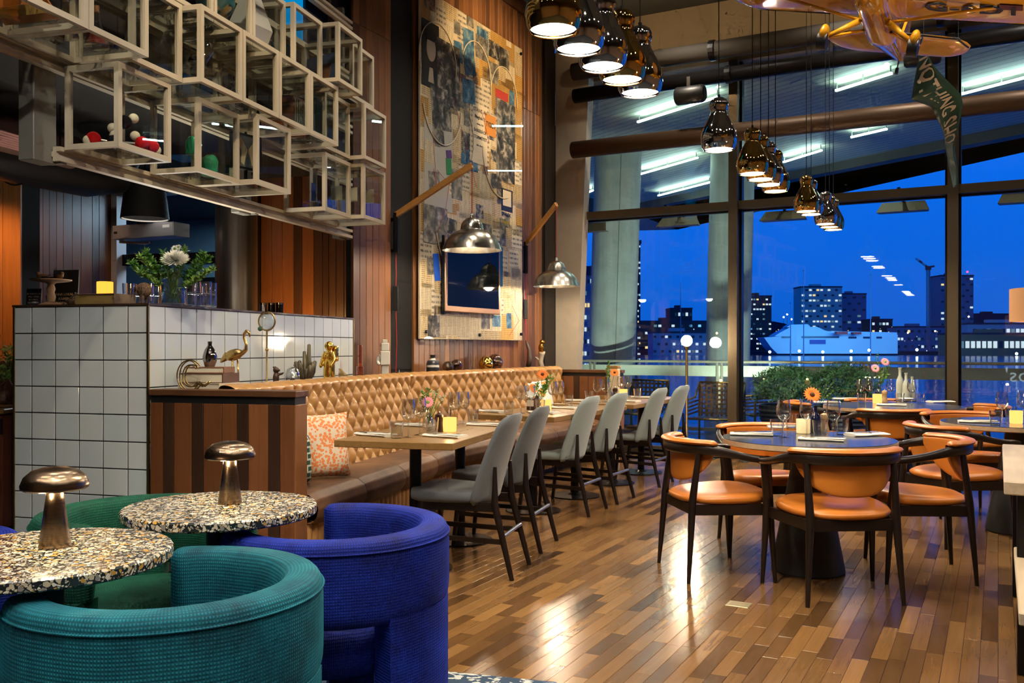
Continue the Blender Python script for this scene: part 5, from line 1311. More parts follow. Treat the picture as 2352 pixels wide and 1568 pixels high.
clip(2.02, 3.56, .40, .80, MT['headline'], 24); clip(2.03, 3.46, .30, .62, plain('poster_pale', (.62, .54, .42), .65), 27, 0, 'poster_clipping', 'pale protest poster with black headline lettering')
MB_ROT = (R(90), 0, R(90))
for txt, sz, z in (('STÄNG AV', .058, 3.70), ('Ringhals 2!', .050, 3.63), ('BARSEBÄCK', .048, 3.49), ('STORMÖTET', .048, 3.42), ('onsdag 19.00', .026, 3.56), ('alla är välkomna', .022, 3.34)):
    lettering(txt, sz, MT['black'], CB, (.0655, 2.03, z), MB_ROT, .0004, True)
lettering('TYDEN', .075, MT['portrait_dark'], CB, (.0665, 2.25, 3.60), MB_ROT, .0003, True, sx=.8)
lettering('SPANSK', .06, MT['black'], CB, (.066, 2.60, 2.70), MB_ROT, .0003, True); lettering('Apparat', .055, plain('yellow_ink', (.5, .35, .03), .6), CB, (.066, 2.60, 2.62), MB_ROT, .0003, True)
clip(2.62, 2.86, .26, .24, MT['portrait_dark'], 30); clip(2.62, 2.88, .19, .17, MT['poster_pale'], 32)
clip(2.42, 2.12, .20, .42, plain('space_blue', (.01, .10, .22), .5), 30); clip(1.20, 2.02, .10, .26, plain('bright_blue', (.02, .12, .75), .4), 31, .15); clip(2.25, 1.6, .5, .34, MT['newsprint_pale'], 15); clip(1.45, 1.47, .5, .2, MT['newsprint_pale'], 15)
clip(1.24, 3.0, .5, .85, plain('map_grey', (.42, .40, .36), .6), 12); clip(1.42, 3.02, .10, .16, plain('flag_green', (.03, .22, .06), .5), 33, .1); clip(1.42, 3.14, .10, .08, plain('flag_purple', (.10, .03, .18), .5), 33, .2); clip(1.18, 2.42, .42, .36, MT['photo_grey'], 28)
for (ac, zc, r, a0, a1, ) in ((1.22, 3.98, .33, -10, 190), (1.30, 3.60, .34, 180, 350), (1.95, 4.05, .30, 20, 190), (2.55, 3.95, .30, -5, 185), (2.50, 3.35, .42, 250, 360), (1.55, 2.42, .36, 190, 350), (1.55, 3.35, .34, 140, 210)):
    MB().tube([(.068, ac - r * math.cos(R(a0 + (a1 - a0) * i / 20)), zc + r * 1.15 * math.sin(R(a0 + (a1 - a0) * i / 20))) for i in range(21)], .006, 6).build('drawn_loop', plain('chalk', (.62, .55, .42), .7), CB, True)
for (p0, p1) in (((1.50, 3.72), (1.95, 2.9)), ((1.12, 3.3), (1.20, 2.75)), ((1.20, 2.95), (1.42, 2.85)), ((1.20, 2.75), (1.14, 2.95)), ((1.42, 2.85), (1.36, 2.62)), ((1.36, 2.62), (1.18, 2.3)), ((2.05, 3.72), (2.22, 3.4)), ((2.72, 1.72), (2.90, 1.55)), ((2.90, 1.55), (2.66, 1.38)), ((1.60, 2.5), (2.0, 2.42))):
    MB().cyl((.069, *p0), (.069, *p1), .0018, n=5).build('red_thread', MT['red_cord'], CB)
MB().box(.072, .076, CA0 + .004, CA1 - .004, CZ0 + .004, CZ1 - .004).build('acrylic_sheet', clear('sheet', (.97, .97, .96), .18), CB)
for a_, z_ in ((CA0 + .08, CZ0 + .07), (CA1 - .06, CZ0 + .07), (CA0 + .08, CZ1 - .07), (CA1 - .06, CZ1 - .07), (2.0, CZ0 + .05)): MB().cyl((.07, a_, z_), (.088, a_, z_), .017, n=14).build('standoff', MT['black'], CB)
TV = thing('television', 'dark wall mounted television with bronze frame over the collage', 'television', P2(0, 0), -A2)
MB().rbox(.085, .125, 1.26, 2.36, 1.60, 2.31, .006, 1).build('cabinet', plain('tv_bronze', (.42, .24, .13), .35, .7), TV)
MB().box(.1252, .127, 1.30, 2.32, 1.655, 2.285).build('screen', plain('tv_screen', (.004, .006, .008), .05, 0, **{'Specular IOR Level': .16}), TV)
MB().box(.077, .085, 1.5, 2.1, 1.75, 2.1).build('mount', MT['black'], TV); MB().box(.09, .118, 1.25, 1.262, 1.59, 2.33).build('side_grille', MT['black'], TV)
# ================================================================== HANGING DISPLAY SHELF (frame T1)
SH = thing('hanging_rails', 'cream painted rails carrying the glass display boxes above the bar', 'shelf', O1, -A1)
RAILZ = [2.20, 2.64, 3.08, 3.52, 3.96]
for k, z in enumerate(RAILZ):
    a0 = -.66 if k == 0 else -2.4
    MB().box(-.05, -.006, a0, 2.82, z - .028, z - .004).build('rail_lower', MT['cream_frame'], SH)
    MB().box(-.058, -.03, a0, 2.82, z - .004, z + .022).build('rail_web', MT['cream_frame'], SH)
    MB().box(-.05, -.006, a0, 2.82, z + .022, z + .044).build('rail_upper', MT['cream_frame'], SH)
for a_ in (-.70, 1.1, 2.6):
    MB().rbox(-.15 if a_ < 0 else -.125, -.058, a_ - .075, a_ + .075, 2.16, 2.85, .004, 1).build('post', MT['grey_paint'], SH)
    MB().box(-.13, -.055, a_ - .02, a_ + .02, 2.85, 4.1).build('upright', MT['grey_paint'], SH)
    MB().box(-.11, -.02, a_ + .06, a_ + .10, 2.165, 2.185).build('foot_bracket', MT['grey_paint'], SH)
FRW = .027
_bx = {}
def cube(row, a0, a1, d, desc):
    z0 = RAILZ[row] + .030; H = .415; W = a1 - a0 - .004
    K = thing('display_box', 'cream framed glass display box ' + desc, 'display box', P1(0, a0 + .002, z0), -A1, 'glass display boxes')
    key = (round(W, 2), round(d, 2))
    if key not in _bx:
        f = FRW; L = []
        for x in (0, d - f):
            for y in (0, W - f): L.append(('post', MB().box(x, x + f, y, y + f, 0, H).mesh('post', MT['cream_frame'])))
        for z in (0, H - f):
            for x in (0, d - f): L.append(('frame_bar', MB().box(x, x + f, f, W - f, z, z + f).mesh('frame_bar', MT['cream_frame'])))
            for y in (0, W - f): L.append(('frame_bar', MB().box(f, d - f, y, y + f, z, z + f).mesh('frame_bar', MT['cream_frame'])))
        g = MT['pane_glass']; e = .003
        L.append(('pane', MB().box(d - f / 2 - e, d - f / 2, f, W - f, f, H - f).mesh('pane', g)))
        L.append(('pane', MB().box(f, d - f, f / 2, f / 2 + e, f, H - f).mesh('pane', g)))
        L.append(('pane', MB().box(f, d - f, W - f / 2 - e, W - f / 2, f, H - f).mesh('pane', g)))
        L.append(('glass_floor', MB().box(f * .3, d - f * .3, f * .3, W - f * .3, f - .006, f).mesh('glass_floor', g)))
        L.append(('glass_top', MB().box(f, d - f, f, W - f, H - .006, H - .002).mesh('glass_top', g)))
        _bx[key] = L
    for nm, me in _bx[key]: put(nm, me, K)
    return K
def inbox(row, b, a): return P1(b, a, RAILZ[row] + .030 + FRW + .0006)
CUB = [(0, -.64, -.225, .315, 'holding the red and white ball molecule'), (0, .015, .425, .315, 'holding green glass insulators'), (0, .43, .84, .43, 'holding a framed moth'), (0, 1.51, 1.93, .33, 'holding clear acrylic blocks'), (0, 1.945, 2.36, .43, 'at the lower right end holding white cards'),
       (1, -1.81, -1.40, .44, 'cut by the left edge at the top'), (1, -1.40, -.99, .44, 'holding orange and yellow game boards'), (1, -.985, -.575, .44, 'holding laboratory flasks'), (1, -.59 + .02, -.165, .34, 'holding a black lens'), (1, -.16, .245, .45, 'holding light bulbs and cameras'), (1, .25, .655, .45, 'holding a glass tube rack'), (1, .66, 1.066, .45, 'holding a black folding camera'), (1, 1.07, 1.478, .45, 'holding a wooden radio and dark frame'), (1, 1.485, 1.895, .34, 'holding glass bell jars'), (1, 1.90, 2.31, .455, 'standing empty at the right end'),
       (2, -.66, -.25, .33, 'holding orange books at the top edge'), (2, -.24, .17, .31, 'holding a dark vase at the top'), (2, .175, .58, .31, 'holding the globe'), (2, .585, .99, .31, 'holding the white faceted stone'), (2, .995, 1.40, .365, 'below the blue upper window'), (2, 1.405, 1.80, .485, 'holding the blue map panel'), (2, 1.81, 2.20, .40, 'at the upper right end holding red books')]
for r_, a0, a1, d, ds in CUB: cube(r_, a0, a1, d, ds)
# ---- contents
def item(name, lab, cat, row, b, a, rz=0, group=None): return thing(name, lab, cat, inbox(row, b, a), -A1 + rz, group or 'objects in the display boxes')
m = item('molecule_model', 'ball and stick molecule model with red white and black balls', 'model', 0, .16, -.435); m.scale = (.86, .86, .86)
atoms = [(-.06, -.15, .044, .042, 'red_gloss'), (.11, .06, .052, .042, 'red_gloss'), (.12, .14, .048, .042, 'red_gloss'), (.06, .11, .043, .040, 'red_gloss'), (.02, .02, .175, .042, 'black_gloss'), (.0, -.05, .043, .042, 'black_gloss'), (.05, .06, .205, .030, 'cream_gloss'), (-.05, .0, .14, .030, 'cream_gloss'), (-.02, -.02, .09, .030, 'cream_gloss'), (-.08, -.17, .031, .030, 'cream_gloss'), (.13, .165, .031, .030, 'cream_gloss'), (.03, .1, .11, .030, 'cream_gloss')]
for x, y, z, r, mt in atoms: MB().sph((x, y, z), r, 18, 10).build('atom', MT[mt], m, True)
for i, j in ((0, 5), (5, 4), (4, 6), (5, 7), (5, 8), (0, 9), (1, 5), (2, 10), (3, 1), (1, 11)): MB().cyl(atoms[i][:3], atoms[j][:3], .005, n=6).build('bond', MT['steel'], m)
ri = item('acrylic_riser', 'clear acrylic riser under the green insulator', 'stand', 0, .16, .14)
MB().box(-.10, .10, -.10, .10, .075, .08).build('top', MT['acrylic'], ri); MB().box(-.10, .10, -.10, -.095, 0, .075).build('side', MT['acrylic'], ri); MB().box(-.10, .10, .095, .10, 0, .075).build('side', MT['acrylic'], ri)
for lab, bb, aa, zz, s in (('green glass bell insulator on the riser', .17, .17, .0815, 1.0), ('squat pale green glass insulator beside the riser', .20, .30, 0, 1.2)):
    K = item('glass_insulator', lab, 'insulator', 0, bb, aa); K.location.z += zz
    MB().lathe([(.0005, 0), (.042 * s, 0), (.044 * s, .012), (.036 * s, .02), (.040 * s, .03), (.036 * s, .04), (.040 * s, .052), (.038 * s, .07), (.040 * s, .085), (.033 * s, .11), (.02 * s, .125), (.0005, .128)], 22).build('bell', plain('insul_green', (.06, .55, .25), .06, 0, **{'Transmission Weight': .55}), K, True, 60)
    MB().shell([(.044 * s, .014), (.047 * s, .010), (.047 * s, .006), (.043 * s, .004)], 22).build('skirt', MT['insul_green'], K, True)
K = item('moth_frame', 'black box frame with a pale pinned moth', 'frame', 0, .25, .60, R(0)); K.rotation_euler.z -= R(18)
MB().box(-.02, .02, -.11, .11, .09, .31).build('case', MT['black'], K); MB().box(.02, .021, -.095, .095, .105, .295).build('backing', plain('moth_back', (.10, .11, .12), .5), K); MB().box(.0212, .0225, -.11, .11, .09, .31).build('glass', MT['pane_glass'], K)
wg = MB()
for s in (-1, 1): wg.add([(.0213, 0, .21), (.0213, s * .055, .285), (.0213, s * .075, .24), (.0213, s * .05, .20), (.0213, s * .055, .13), (.0213, s * .03, .115), (.0213, s * .01, .19)], [(0, 1, 2, 3, 4, 5, 6)])
wg.build('moth_wings', plain('moth', (.45, .36, .22), .8), K); MB().sph((.022, 0, .20), .012, 8, 6, (.3, .5, 2.6)).build('moth_body', plain('moth_body', (.20, .13, .07), .8), K)
MB().lathe([(.0005, 0), (.045, 0), (.045, .01), (.012, .02), (.012, .09), (.0005, .09)], 16).build('stand', MT['black_gloss'], K, True, 40); MB().sph((0, 0, .32), .01, 8, 6).build('knob', MT['black'], K)
for k, (bb, aa, w_, h_, lab) in enumerate(((.17, 1.64, .09, .24, 'tall clear acrylic block with blue card'), (.22, 1.80, .05, .15, 'slim clear acrylic block'))):
    K = item('acrylic_block', lab, 'block', 0, bb, aa); MB().box(-w_ / 2, w_ / 2, -w_ / 2, w_ / 2, .052, .052 + h_).build('block', MT['acrylic'], K); MB().box(-w_ * .8, w_ * .8, -w_ * .8, w_ * .8, 0, .05).build('plinth', MT['acrylic'], K)
    MB().box(-.003, .003, -w_ * .35, w_ * .35, .06, h_ * .8).build('card', plain('blue_card', (.05, .08, .35), .5), K)
for k, (bb, aa, lab) in enumerate(((.16, 2.03, 'white card on a wire stand, left of three'), (.24, 2.13, 'white card on a wire stand, middle of three'), (.33, 2.24, 'white card on a wire stand, right of three'))):
    K = item('card_stand', lab, 'card stand', 0, bb, aa, R(-12)); MB().box(-.055, .055, -.0015, .0015, .13, .24).build('card', MT['paper'], K)
    for s in (-1, 1): MB().cyl((s * .02, .003, .03), (s * .02, .003, .135), .0018, n=5).build('wire', MT['black_steel'], K)
    MB().rbox(-.05, .05, -.035, .035, 0, .03, .003, 1).build('plinth', MT['acrylic'], K)
# row 2
K = item('game_board', 'folded orange and yellow game board', 'board', 1, .20, -1.195); 
for i, (mt, an, y) in enumerate(((plain('amber_sheet', (.75, .22, .03), .4), 20, -.04), (plain('yellow_sheet', (.65, .40, .06), .5), 38, .06), (plain('orange_sheet', (.60, .20, .04), .5), 55, .14))):
    MB().box(-.15, .15, -.004, .004, 0, .22, Matrix.Translation((0, y, .005)) @ Matrix.Rotation(R(an), 4, 'X')).build('sheet', mt, K)
for bb, aa, lab, mt, col in ((.20, -.86, 'clear conical flask with cork', 'drink_glass', None), (.24, -.70, 'conical flask with red liquid and cork', 'drink_glass', (.30, .02, .015))):
    K = item('flask', lab, 'flask', 1, bb, aa)
    MB().shell([(.0005, 0), (.058, 0), (.060, .006), (.018, .12), (.015, .17), (.017, .175), (.0155, .175), (.0135, .17), (.0165, .12), (.056, .008), (.0005, .004)], 24).build('glass', MT['drink_glass'], K, True, 50)
    if col: MB().lathe([(.0005, .005), (.054, .008), (.030, .075), (.0005, .075)], 20).build('liquid', plain('red_liquid', col, .1), K, True, 40)
    MB().lathe([(.0005, .168), (.012, .168), (.014, .20), (.0005, .20)], 12).build('cork', plain('cork', (.40, .17, .06), .8), K)
K = item('test_tube', 'tall glass cylinder in the flask box', 'glassware', 1, .10, -.80); MB().shell([(.0005, 0), (.02, 0), (.012, .01), (.012, .28), (.010, .28), (.010, .012), (.0005, .012)], 16).build('glass', MT['drink_glass'], K, True, 40); MB().lathe([(.0005, 0), (.035, 0), (.035, .004), (.0005, .004)], 18).build('foot', MT['acrylic'], K)
K = item('lens', 'black camera lens lying on its side', 'lens', 1, .15, -.40); rx = Matrix.Translation((0, 0, .06)) @ Matrix.Rotation(R(90), 4, 'X')
MB().lathe([(.0005, -.09), (.05, -.09), (.05, .0), (.058, .01), (.058, .06), (.052, .07), (.0005, .07)], 24, m=rx).build('barrel', MT['black_gloss'], K, True, 40); MB().lathe([(.0005, .06), (.045, .071), (.0005, .08)], 20, m=rx).build('front_glass', plain('lens_glass', (.01, .01, .03), .02), K, True)
rs = item('acrylic_riser', 'clear acrylic riser carrying bulbs and cameras', 'stand', 1, .23, .04); MB().box(-.15, .15, -.15, .15, .10, .106).build('top', MT['acrylic'], rs); MB().box(-.15, -.145, -.15, .15, 0, .10).build('side', MT['acrylic'], rs); MB().box(.145, .15, -.15, .15, 0, .10).build('side', MT['acrylic'], rs)
for (bb, aa, tl, lab) in ((.20, -.04, 14, 'large clear light bulb leaning left'), (.27, .12, -14, 'large clear light bulb leaning right')):
    K = item('light_bulb', lab, 'bulb', 1, bb, aa); K.location.z += .125; K.rotation_euler.x = R(tl)
    MB().shell([(.015, .04), (.018, .055), (.040, .10), (.045, .13), (.035, .165), (.0005, .178), (.0005, .176), (.034, .163), (.0435, .13), (.0385, .10), (.0165, .055), (.0135, .04)], 22).build('envelope', MT['drink_glass'], K, True); MB().lathe([(.0005, -.01), (.010, -.01), (.015, .0), (.016, .045), (.0005, .045)], 16).build('screw_base', MT['brass'], K, True, 40)
for bb, aa, lab in ((.30, .03, 'small silver and black camera on the riser'), (.15, .16, 'second small camera on the riser')):
    K = item('camera', lab, 'camera', 1, bb, aa, R(-20)); K.location.z += .1065
    MB().rbox(-.05, .05, -.02, .02, 0, .06, .005, 2).build('body', MT['black'], K); MB().rbox(-.035, .035, -.018, .018, .06, .078, .004, 1).build('top_plate', MT['steel'], K); MB().cyl((0, -.02, .03), (0, -.05, .03), .02, n=16).build('lens', MT['black_gloss'], K)
K = item('tube_rack', 'bent glass tube rack with round bulbs', 'glassware', 1, .25, .47)
for y in (-.09, .09): MB().tube([(0, y, .01), (0, y, .22), (0, y * .85, .235)], .009, 8).build('tube', MT['drink_glass'], K, True)
MB().tube([(0, -.09, .02), (0, 0, .008 + .004), (0, .09, .02)], .008, 8).build('tube', MT['drink_glass'], K, True)
for z in (.10, .145): MB().sph((0, 0, z), .022, 12, 8).build('glass_bulb', MT['drink_glass'], K, True)
MB().cyl((0, 0, .02), (0, 0, .22), .006, n=8).build('tube', MT['drink_glass'], K, True)
K = item('folding_camera', 'black folding camera with bellows', 'camera', 1, .28, .88, R(-25)); MB().rbox(-.07, .07, -.02, .02, 0, .13, .006, 2).build('body', MT['black'], K); MB().rbox(-.045, .045, -.07, -.02, .025, .11, .008, 1).build('bellows', MT['near_black'], K); MB().cyl((0, -.07, .068), (0, -.09, .068), .025, n=18).build('lens', MT['steel'], K); MB().box(-.06, .06, -.10, -.02, .0, .006).build('bed', MT['black_gloss'], K)
K = item('radio', 'brown wooden radio with vertical slats', 'radio', 1, .22, 1.19, R(0)); MB().rbox(-.08, .08, -.09, .09, 0, .25, .006, 2).build('case', plain('walnut', (.16, .055, .02), .35), K)
for i in range(6): MB().box(.08, .086, -.075 + i * .026, -.06 + i * .026, .03, .23).build('slat', MT['old_brass'], K)
MB().lathe([(.0005, 0), (.014, 0), (.012, .012), (.0005, .012)], 14, m=Matrix.Translation((.083, .085, .06)) @ Matrix.Rotation(R(90), 4, 'Y')).build('dial', MT['cream_gloss'], K)
K = item('picture_frame', 'narrow black frame with dark glass', 'frame', 1, .30, 1.385, R(-8)); MB().box(-.035, .035, -.06, .06, 0, .29).build('case', MT['black'], K); MB().box(.0352, .037, -.048, .048, .012, .278).build('glass', plain('dark_glass', (.01, .02, .02), .05), K)
for bb, aa, h, lab in ((.18, 1.62, .17, 'small glass bell jar'), (.24, 1.76, .26, 'tall glass bell jar')):
    K = item('bell_jar', lab, 'bell jar', 1, bb, aa); MB().shell([(.05, .012), (.05, h * .75), (.042, h * .9), (.02, h * .98), (.0005, h), (.0005, h - .002), (.019, h * .975), (.0405, h * .89), (.0485, h * .75), (.0485, .012)], 24).build('dome', MT['drink_glass'], K, True); MB().lathe([(.0005, 0), (.06, 0), (.06, .010), (.0005, .012)], 24).build('base', MT['walnut'], K, True, 40); MB().sph((0, 0, h + .006), .008, 8, 6).build('knob', MT['drink_glass'], K, True)
    MB().cyl((0, 0, .012), (0, 0, h * .5), .006, n=8).build('filament', MT['brass'], K)
# row 3
for i in range(3):
    K = item('book', ['orange book on top of the shelf stack', 'white book in the top shelf stack', 'black book under the top shelf stack'][2 - i], 'book', 2, .17, -.455, R(4 * i)); K.location.z += i * .032
    MB().box(-.10, .10, -.14, .14, .003, .028).build('pages', MT['paper'], K); c_ = [MT['black'], MT['white'], plain('orange_cover', (.55, .10, .02), .5)][i]
    MB().box(-.103, .105, -.143, .143, 0, .003).build('cover', c_, K); MB().box(-.103, .105, -.143, .143, .028, .031).build('cover', c_, K); MB().box(.102, .106, -.143, .143, 0, .031).build('spine', c_, K)
K = item('dark_vase', 'slim dark vase beside the globe', 'vase', 2, .15, .0); MB().lathe([(.0005, 0), (.04, 0), (.06, .06), (.05, .14), (.02, .2), (.025, .23), (.0005, .23)], 20).build('body', MT['black_gloss'], K, True, 50); MB().shell([(.025, .23), (.03, .236), (.02, .236), (.018, .23)], 16).build('lip', MT['black_gloss'], K)
t = NT('globe_map'); f = t.noise(t.obj(), 9, 4, .55); t.bsdf(t.ramp(f, [(.47, (.03, .13, .13)), (.5, (.05, .16, .14)), (.52, (.35, .24, .05)), (.62, (.40, .20, .05))]), .3); MT['globe_map'] = t.m
K = item('globe', 'teal and yellow world globe on a dark stand', 'globe', 2, .17, .40); MB().sph((0, 0, .20), .115, 28, 18).build('sphere', MT['globe_map'], K, True)
MB().tube([(0, .128 * math.cos(R(a)), .20 + .128 * math.sin(R(a))) for a in range(-100, 80, 12)], .006, 8).build('meridian', MT['black_gloss'], K, True); MB().lathe([(.0005, 0), (.07, 0), (.06, .015), (.012, .03), (.012, .075), (.0005, .075)], 20).build('stand', MT['black_gloss'], K, True, 40)
K = item('faceted_stone', 'large white faceted stone', 'ornament', 2, .17, .78)
MB().add([(0, 0, 0), (.06, .07, .0), (-.05, .08, 0), (-.05, -.07, .0), (.06, -.06, 0), (.10, .11, .16), (-.08, .12, .15), (-.09, -.10, .17), (.10, -.10, .14), (.05, .05, .36), (-.05, .05, .34), (-.04, -.04, .35), (.05, -.04, .37)], [(1, 4, 3, 2), (1, 2, 6, 5), (2, 3, 7, 6), (3, 4, 8, 7), (4, 1, 5, 8), (5, 6, 10, 9), (6, 7, 11, 10), (7, 8, 12, 11), (8, 5, 9, 12), (9, 10, 11, 12)]).build('stone', plain('porcelain', (.62, .58, .52), .12), K)
MB().lathe([(.0005, -.001), (.05, -.001), (.05, .0), (.0005, .0)], 14).build('felt_pad', MT['black'], K)
K = item('silver_cone', 'small silver ridged cone', 'ornament', 2, .22, .95); MB().lathe([(.0005, 0), (.05, 0), (.052, .02), (.03, .08), (.012, .12), (.0005, .13)], 12).build('cone', MT['chrome'], K); MB().sph((0, 0, .13), .01, 8, 6).build('tip', MT['chrome'], K)
K = item('map_panel', 'dark blue map panel leaning in the upper box', 'panel', 2, .24, 1.60, R(-20)); MB().box(-.17, .17, -.006, .006, 0, .24, Matrix.Rotation(R(-8), 4, 'X')).build('panel', plain('map_blue', (.04, .06, .12), .6), K); MB().box(-.04, .10, -.009, -.006, .04, .16, Matrix.Rotation(R(-8), 4, 'X')).build('land', plain('map_brown', (.20, .08, .03), .7), K)
for i in range(3):
    K = item('book', ['red paperback on top of the pile in the upper right box', 'cream paperback in the pile in the upper right box', 'dark paperback at the bottom of the upper right pile'][2 - i], 'book', 2, .22, 2.0, R(5 * i)); K.location.z += i * .032
    c_ = [MT['black'], MT['paper'], MT['red_gloss']][i]; MB().box(-.08, .08, -.11, .11, .003, .027).build('pages', MT['paper'], K); MB().box(-.083, .083, -.113, .113, 0, .003).build('cover', c_, K); MB().box(-.083, .083, -.113, .113, .027, .030).build('cover', c_, K)
# ================================================================== LEDGE ORNAMENTS
def lu1(u, b=.17, z=1.0): k = (u - 1176) / FPX; q = P1(b, 0); a = (k * q.y - q.x) / (math.sin(A1) - k * math.cos(A1)); return P1(b, a, z)
def lu2(u, b=.13, z=1.0): k = (u - 1176) / FPX; q = P2(b, 0); a = (k * q.y - q.x) / (math.sin(A2) - k * math.cos(A2)); return P2(b, a, z)
def blob(K, name, mat, mb, vox=.004):
    o = mb.build(name, mat, K, True); md = o.modifiers.new('fuse', 'REMESH'); md.mode = 'VOXEL'; md.voxel_size = vox; md.use_smooth_shade = True
    s = o.modifiers.new('smooth', 'SMOOTH'); s.iterations = 3; return o
LG = 'ornaments on the ledge behind the banquette'
p = lu1(482, .20)
for i, (w_, l_, h_, col, lab) in enumerate(((.20, .30, .045, (.55, .48, .36), 'pale book at the bottom of the ledge stack'), (.18, .28, .055, (.10, .04, .02), 'dark brown leather book in the ledge stack'), (.16, .24, .035, (.22, .10, .04), 'tan book on top of the ledge stack'))):
    K = thing('book', lab, 'book', p + Vector((0, 0, [0, .046, .102][i])), -A1 + R(8 * i - 6), LG); c_ = plain('cover_%d' % i, col, .5)
    MB().box(-l_ / 2, l_ / 2 - .006, -w_ / 2 + .004, w_ / 2 - .004, .004, h_ - .004).build('pages', MT['paper'], K); MB().box(-l_ / 2, l_ / 2, -w_ / 2, w_ / 2, 0, .004).build('cover', c_, K); MB().box(-l_ / 2, l_ / 2, -w_ / 2, w_ / 2, h_ - .004, h_).build('cover', c_, K); MB().box(l_ / 2 - .006, l_ / 2, -w_ / 2, w_ / 2, .004, h_ - .004).build('spine', c_, K)
K = thing('vase', 'small dark mirrored vase on the ledge books', 'vase', p + Vector((0, 0, .138)), 0, LG); MB().lathe([(.0005, 0), (.028, 0), (.040, .035), (.042, .06), (.030, .10), (.012, .125), (.013, .145), (.0005, .145)], 28).build('body', plain('mirror_dark', (.30, .27, .26), .05, 1), K, True, 60); MB().shell([(.013, .145), (.015, .148), (.011, .148), (.010, .145)], 20).build('lip', MT['mirror_dark'], K)
K = thing('scroll_stand', 'looping brass scroll ornament left of the ledge books', 'ornament', lu1(436, .20), -A1, LG)
for r, off in ((.075, 0), (.05, .012)):
    for s in (-1, 1): MB().tube([(r * math.cos(R(a)) + off, s * .012, .09 - .0 + (r + .012) * math.sin(R(a))) for a in range(40, 330, 12)] + [(.09, s * .012, .03), (.13, s * .012, .06)], .004, 6).build('wire', MT['old_brass'], K, True)
MB().box(-.02, .12, -.03, .03, 0, .006).build('foot', MT['old_brass'], K)
K = thing('flamingo', 'brass flamingo figurine on the ledge', 'figurine', lu1(540, .19), -A1 + R(0), LG)
mb = MB().sph((-.01, 0, .205), .05, 16, 10, (1.35, .62, .72), Matrix.Rotation(R(-14), 3, 'Y')).tube([(.045, 0, .215), (.075, 0, .235), (.078, 0, .27), (.062, 0, .31), (.062, 0, .335), (.080, 0, .352), (.097, 0, .342), (.102, 0, .325), (.098, 0, .312)], [.018, .013, .010, .0095, .010, .012, .011, .008, .004], 10).tube([(-.05, 0, .20), (-.09, 0, .17), (-.105, 0, .155)], [.03, .014, .004], 8)
blob(K, 'body', MT['brass'], mb, .0045)
for s in (-1, 1): MB().tube([(.0 + s * .01, s * .012, .18), (s * .013, s * .014, .09), (s * .012, s * .014, 0)], .006, 8).build('leg', MT['brass'], K, True)
MB().lathe([(.0005, 0), (.045, 0), (.045, .006), (.0005, .006)], 20).build('base', MT['brass'], K)
K = thing('magnifier_stand', 'round glass lens on a slim brass stand', 'magnifying glass', lu1(613, .16), -A1, LG)
MB().lathe([(.0005, 0), (.055, 0), (.05, .012), (.01, .02), (.006, .03), (.006, .36), (.0005, .36)], 18).build('stand', MT['old_brass'], K, True, 40); MB().tube([(.062 * math.cos(R(a)), 0, .425 + .062 * math.sin(R(a))) for a in range(0, 360, 12)], .005, 8, closed=True).build('ring', MT['old_brass'], K, True)
MB().sph((0, 0, .425), .058, 22, 14, (1, .25, 1)).build('lens', clear('lens_clear', (.92, .96, 1), 3.5, pw=2.0), K, True); MB().sph((0, 0, .235), .012, 10, 8).build('joint', MT['brass'], K, True); MB().sph((-.05, 0, .375), .016, 10, 8).build('clamp', plain('patina', (.03, .10, .07), .6), K, True)
K = thing('bear_figurine', 'small dark upright bear figurine', 'figurine', lu1(634, .20), -A1, LG)
mb = MB().sph((0, 0, .045), .028, 12, 8, (.8, .8, 1.5)).sph((0, 0, .10), .021, 12, 8).tube([(.01, 0, .10), (.03, 0, .098)], [.012, .008], 8).tube([(.01, .01, .07), (.04, .01, .075), (.05, .01, .085)], [.010, .008, .006], 8).sph((-.012, .012, .12), .007, 8, 6).sph((-.012, -.012, .12), .007, 8, 6).sph((.0, .016, .012), .016, 10, 6).sph((0, -.016, .012), .016, 10, 6)
blob(K, 'body', plain('dark_bronze', (.06, .035, .025), .4, .6), mb, .004); MB().box(-.03, .03, -.03, .03, -.0, .004).build('base', MT['black'], K)
K = thing('glass_dome', 'small glass dome over a silver thimble', 'dome', lu1(672, .18), 0, LG); MB().shell([(.05, .008), (.05, .07), (.04, .10), (.02, .113), (.0005, .117), (.0005, .115), (.019, .111), (.0385, .098), (.0485, .07), (.0485, .008)], 24).build('dome', MT['drink_glass'], K, True); MB().lathe([(.0005, 0), (.058, 0), (.058, .008), (.0005, .008)], 24).build('base', plain('green_base', (.02, .05, .035), .5), K); MB().lathe([(.0005, .009), (.018, .009), (.016, .06), (.0005, .065)], 14).build('thimble', MT['chrome'], K, True)
K = thing('cactus_ornament', 'grey bronze cactus shaped ornament', 'ornament', lu1(703, .17), -A1, LG); rr = random.Random(4)
t_ = NT('verdigris'); f = t_.noise(t_.map(t_.obj(), (40, 40, 3)), 2, 3); t_.bsdf(t_.ramp(f, [(.35, (.05, .045, .03)), (.65, (.22, .19, .12))]), .45, .5, f, .4); MT['verdigris'] = t_.m
for i in range(19):
    a = i * 2.4; r0 = .02 + .03 * (i / 19); h = [.27, .22, .20, .19][i] if i < 4 else rr.uniform(.08, .16); q = .25 if i < 4 else rr.uniform(.5, 1.1)
    x, y = r0 * math.cos(a), r0 * math.sin(a) * .8
    MB().tube([(x * .4, y * .4, .0), (x * (1 + q * .4), y * (1 + q * .4), h * .5), (x * (1 + q), y * (1 + q), h), (x * (1 + q), y * (1 + q), h + .006)], [.013, .017, .013, .004], 9).build('stalk', MT['verdigris'], K, True)
K = thing('astronaut', 'shiny gold astronaut figurine with backpack', 'figurine', lu1(757, .17), -A1 + R(-20), LG)
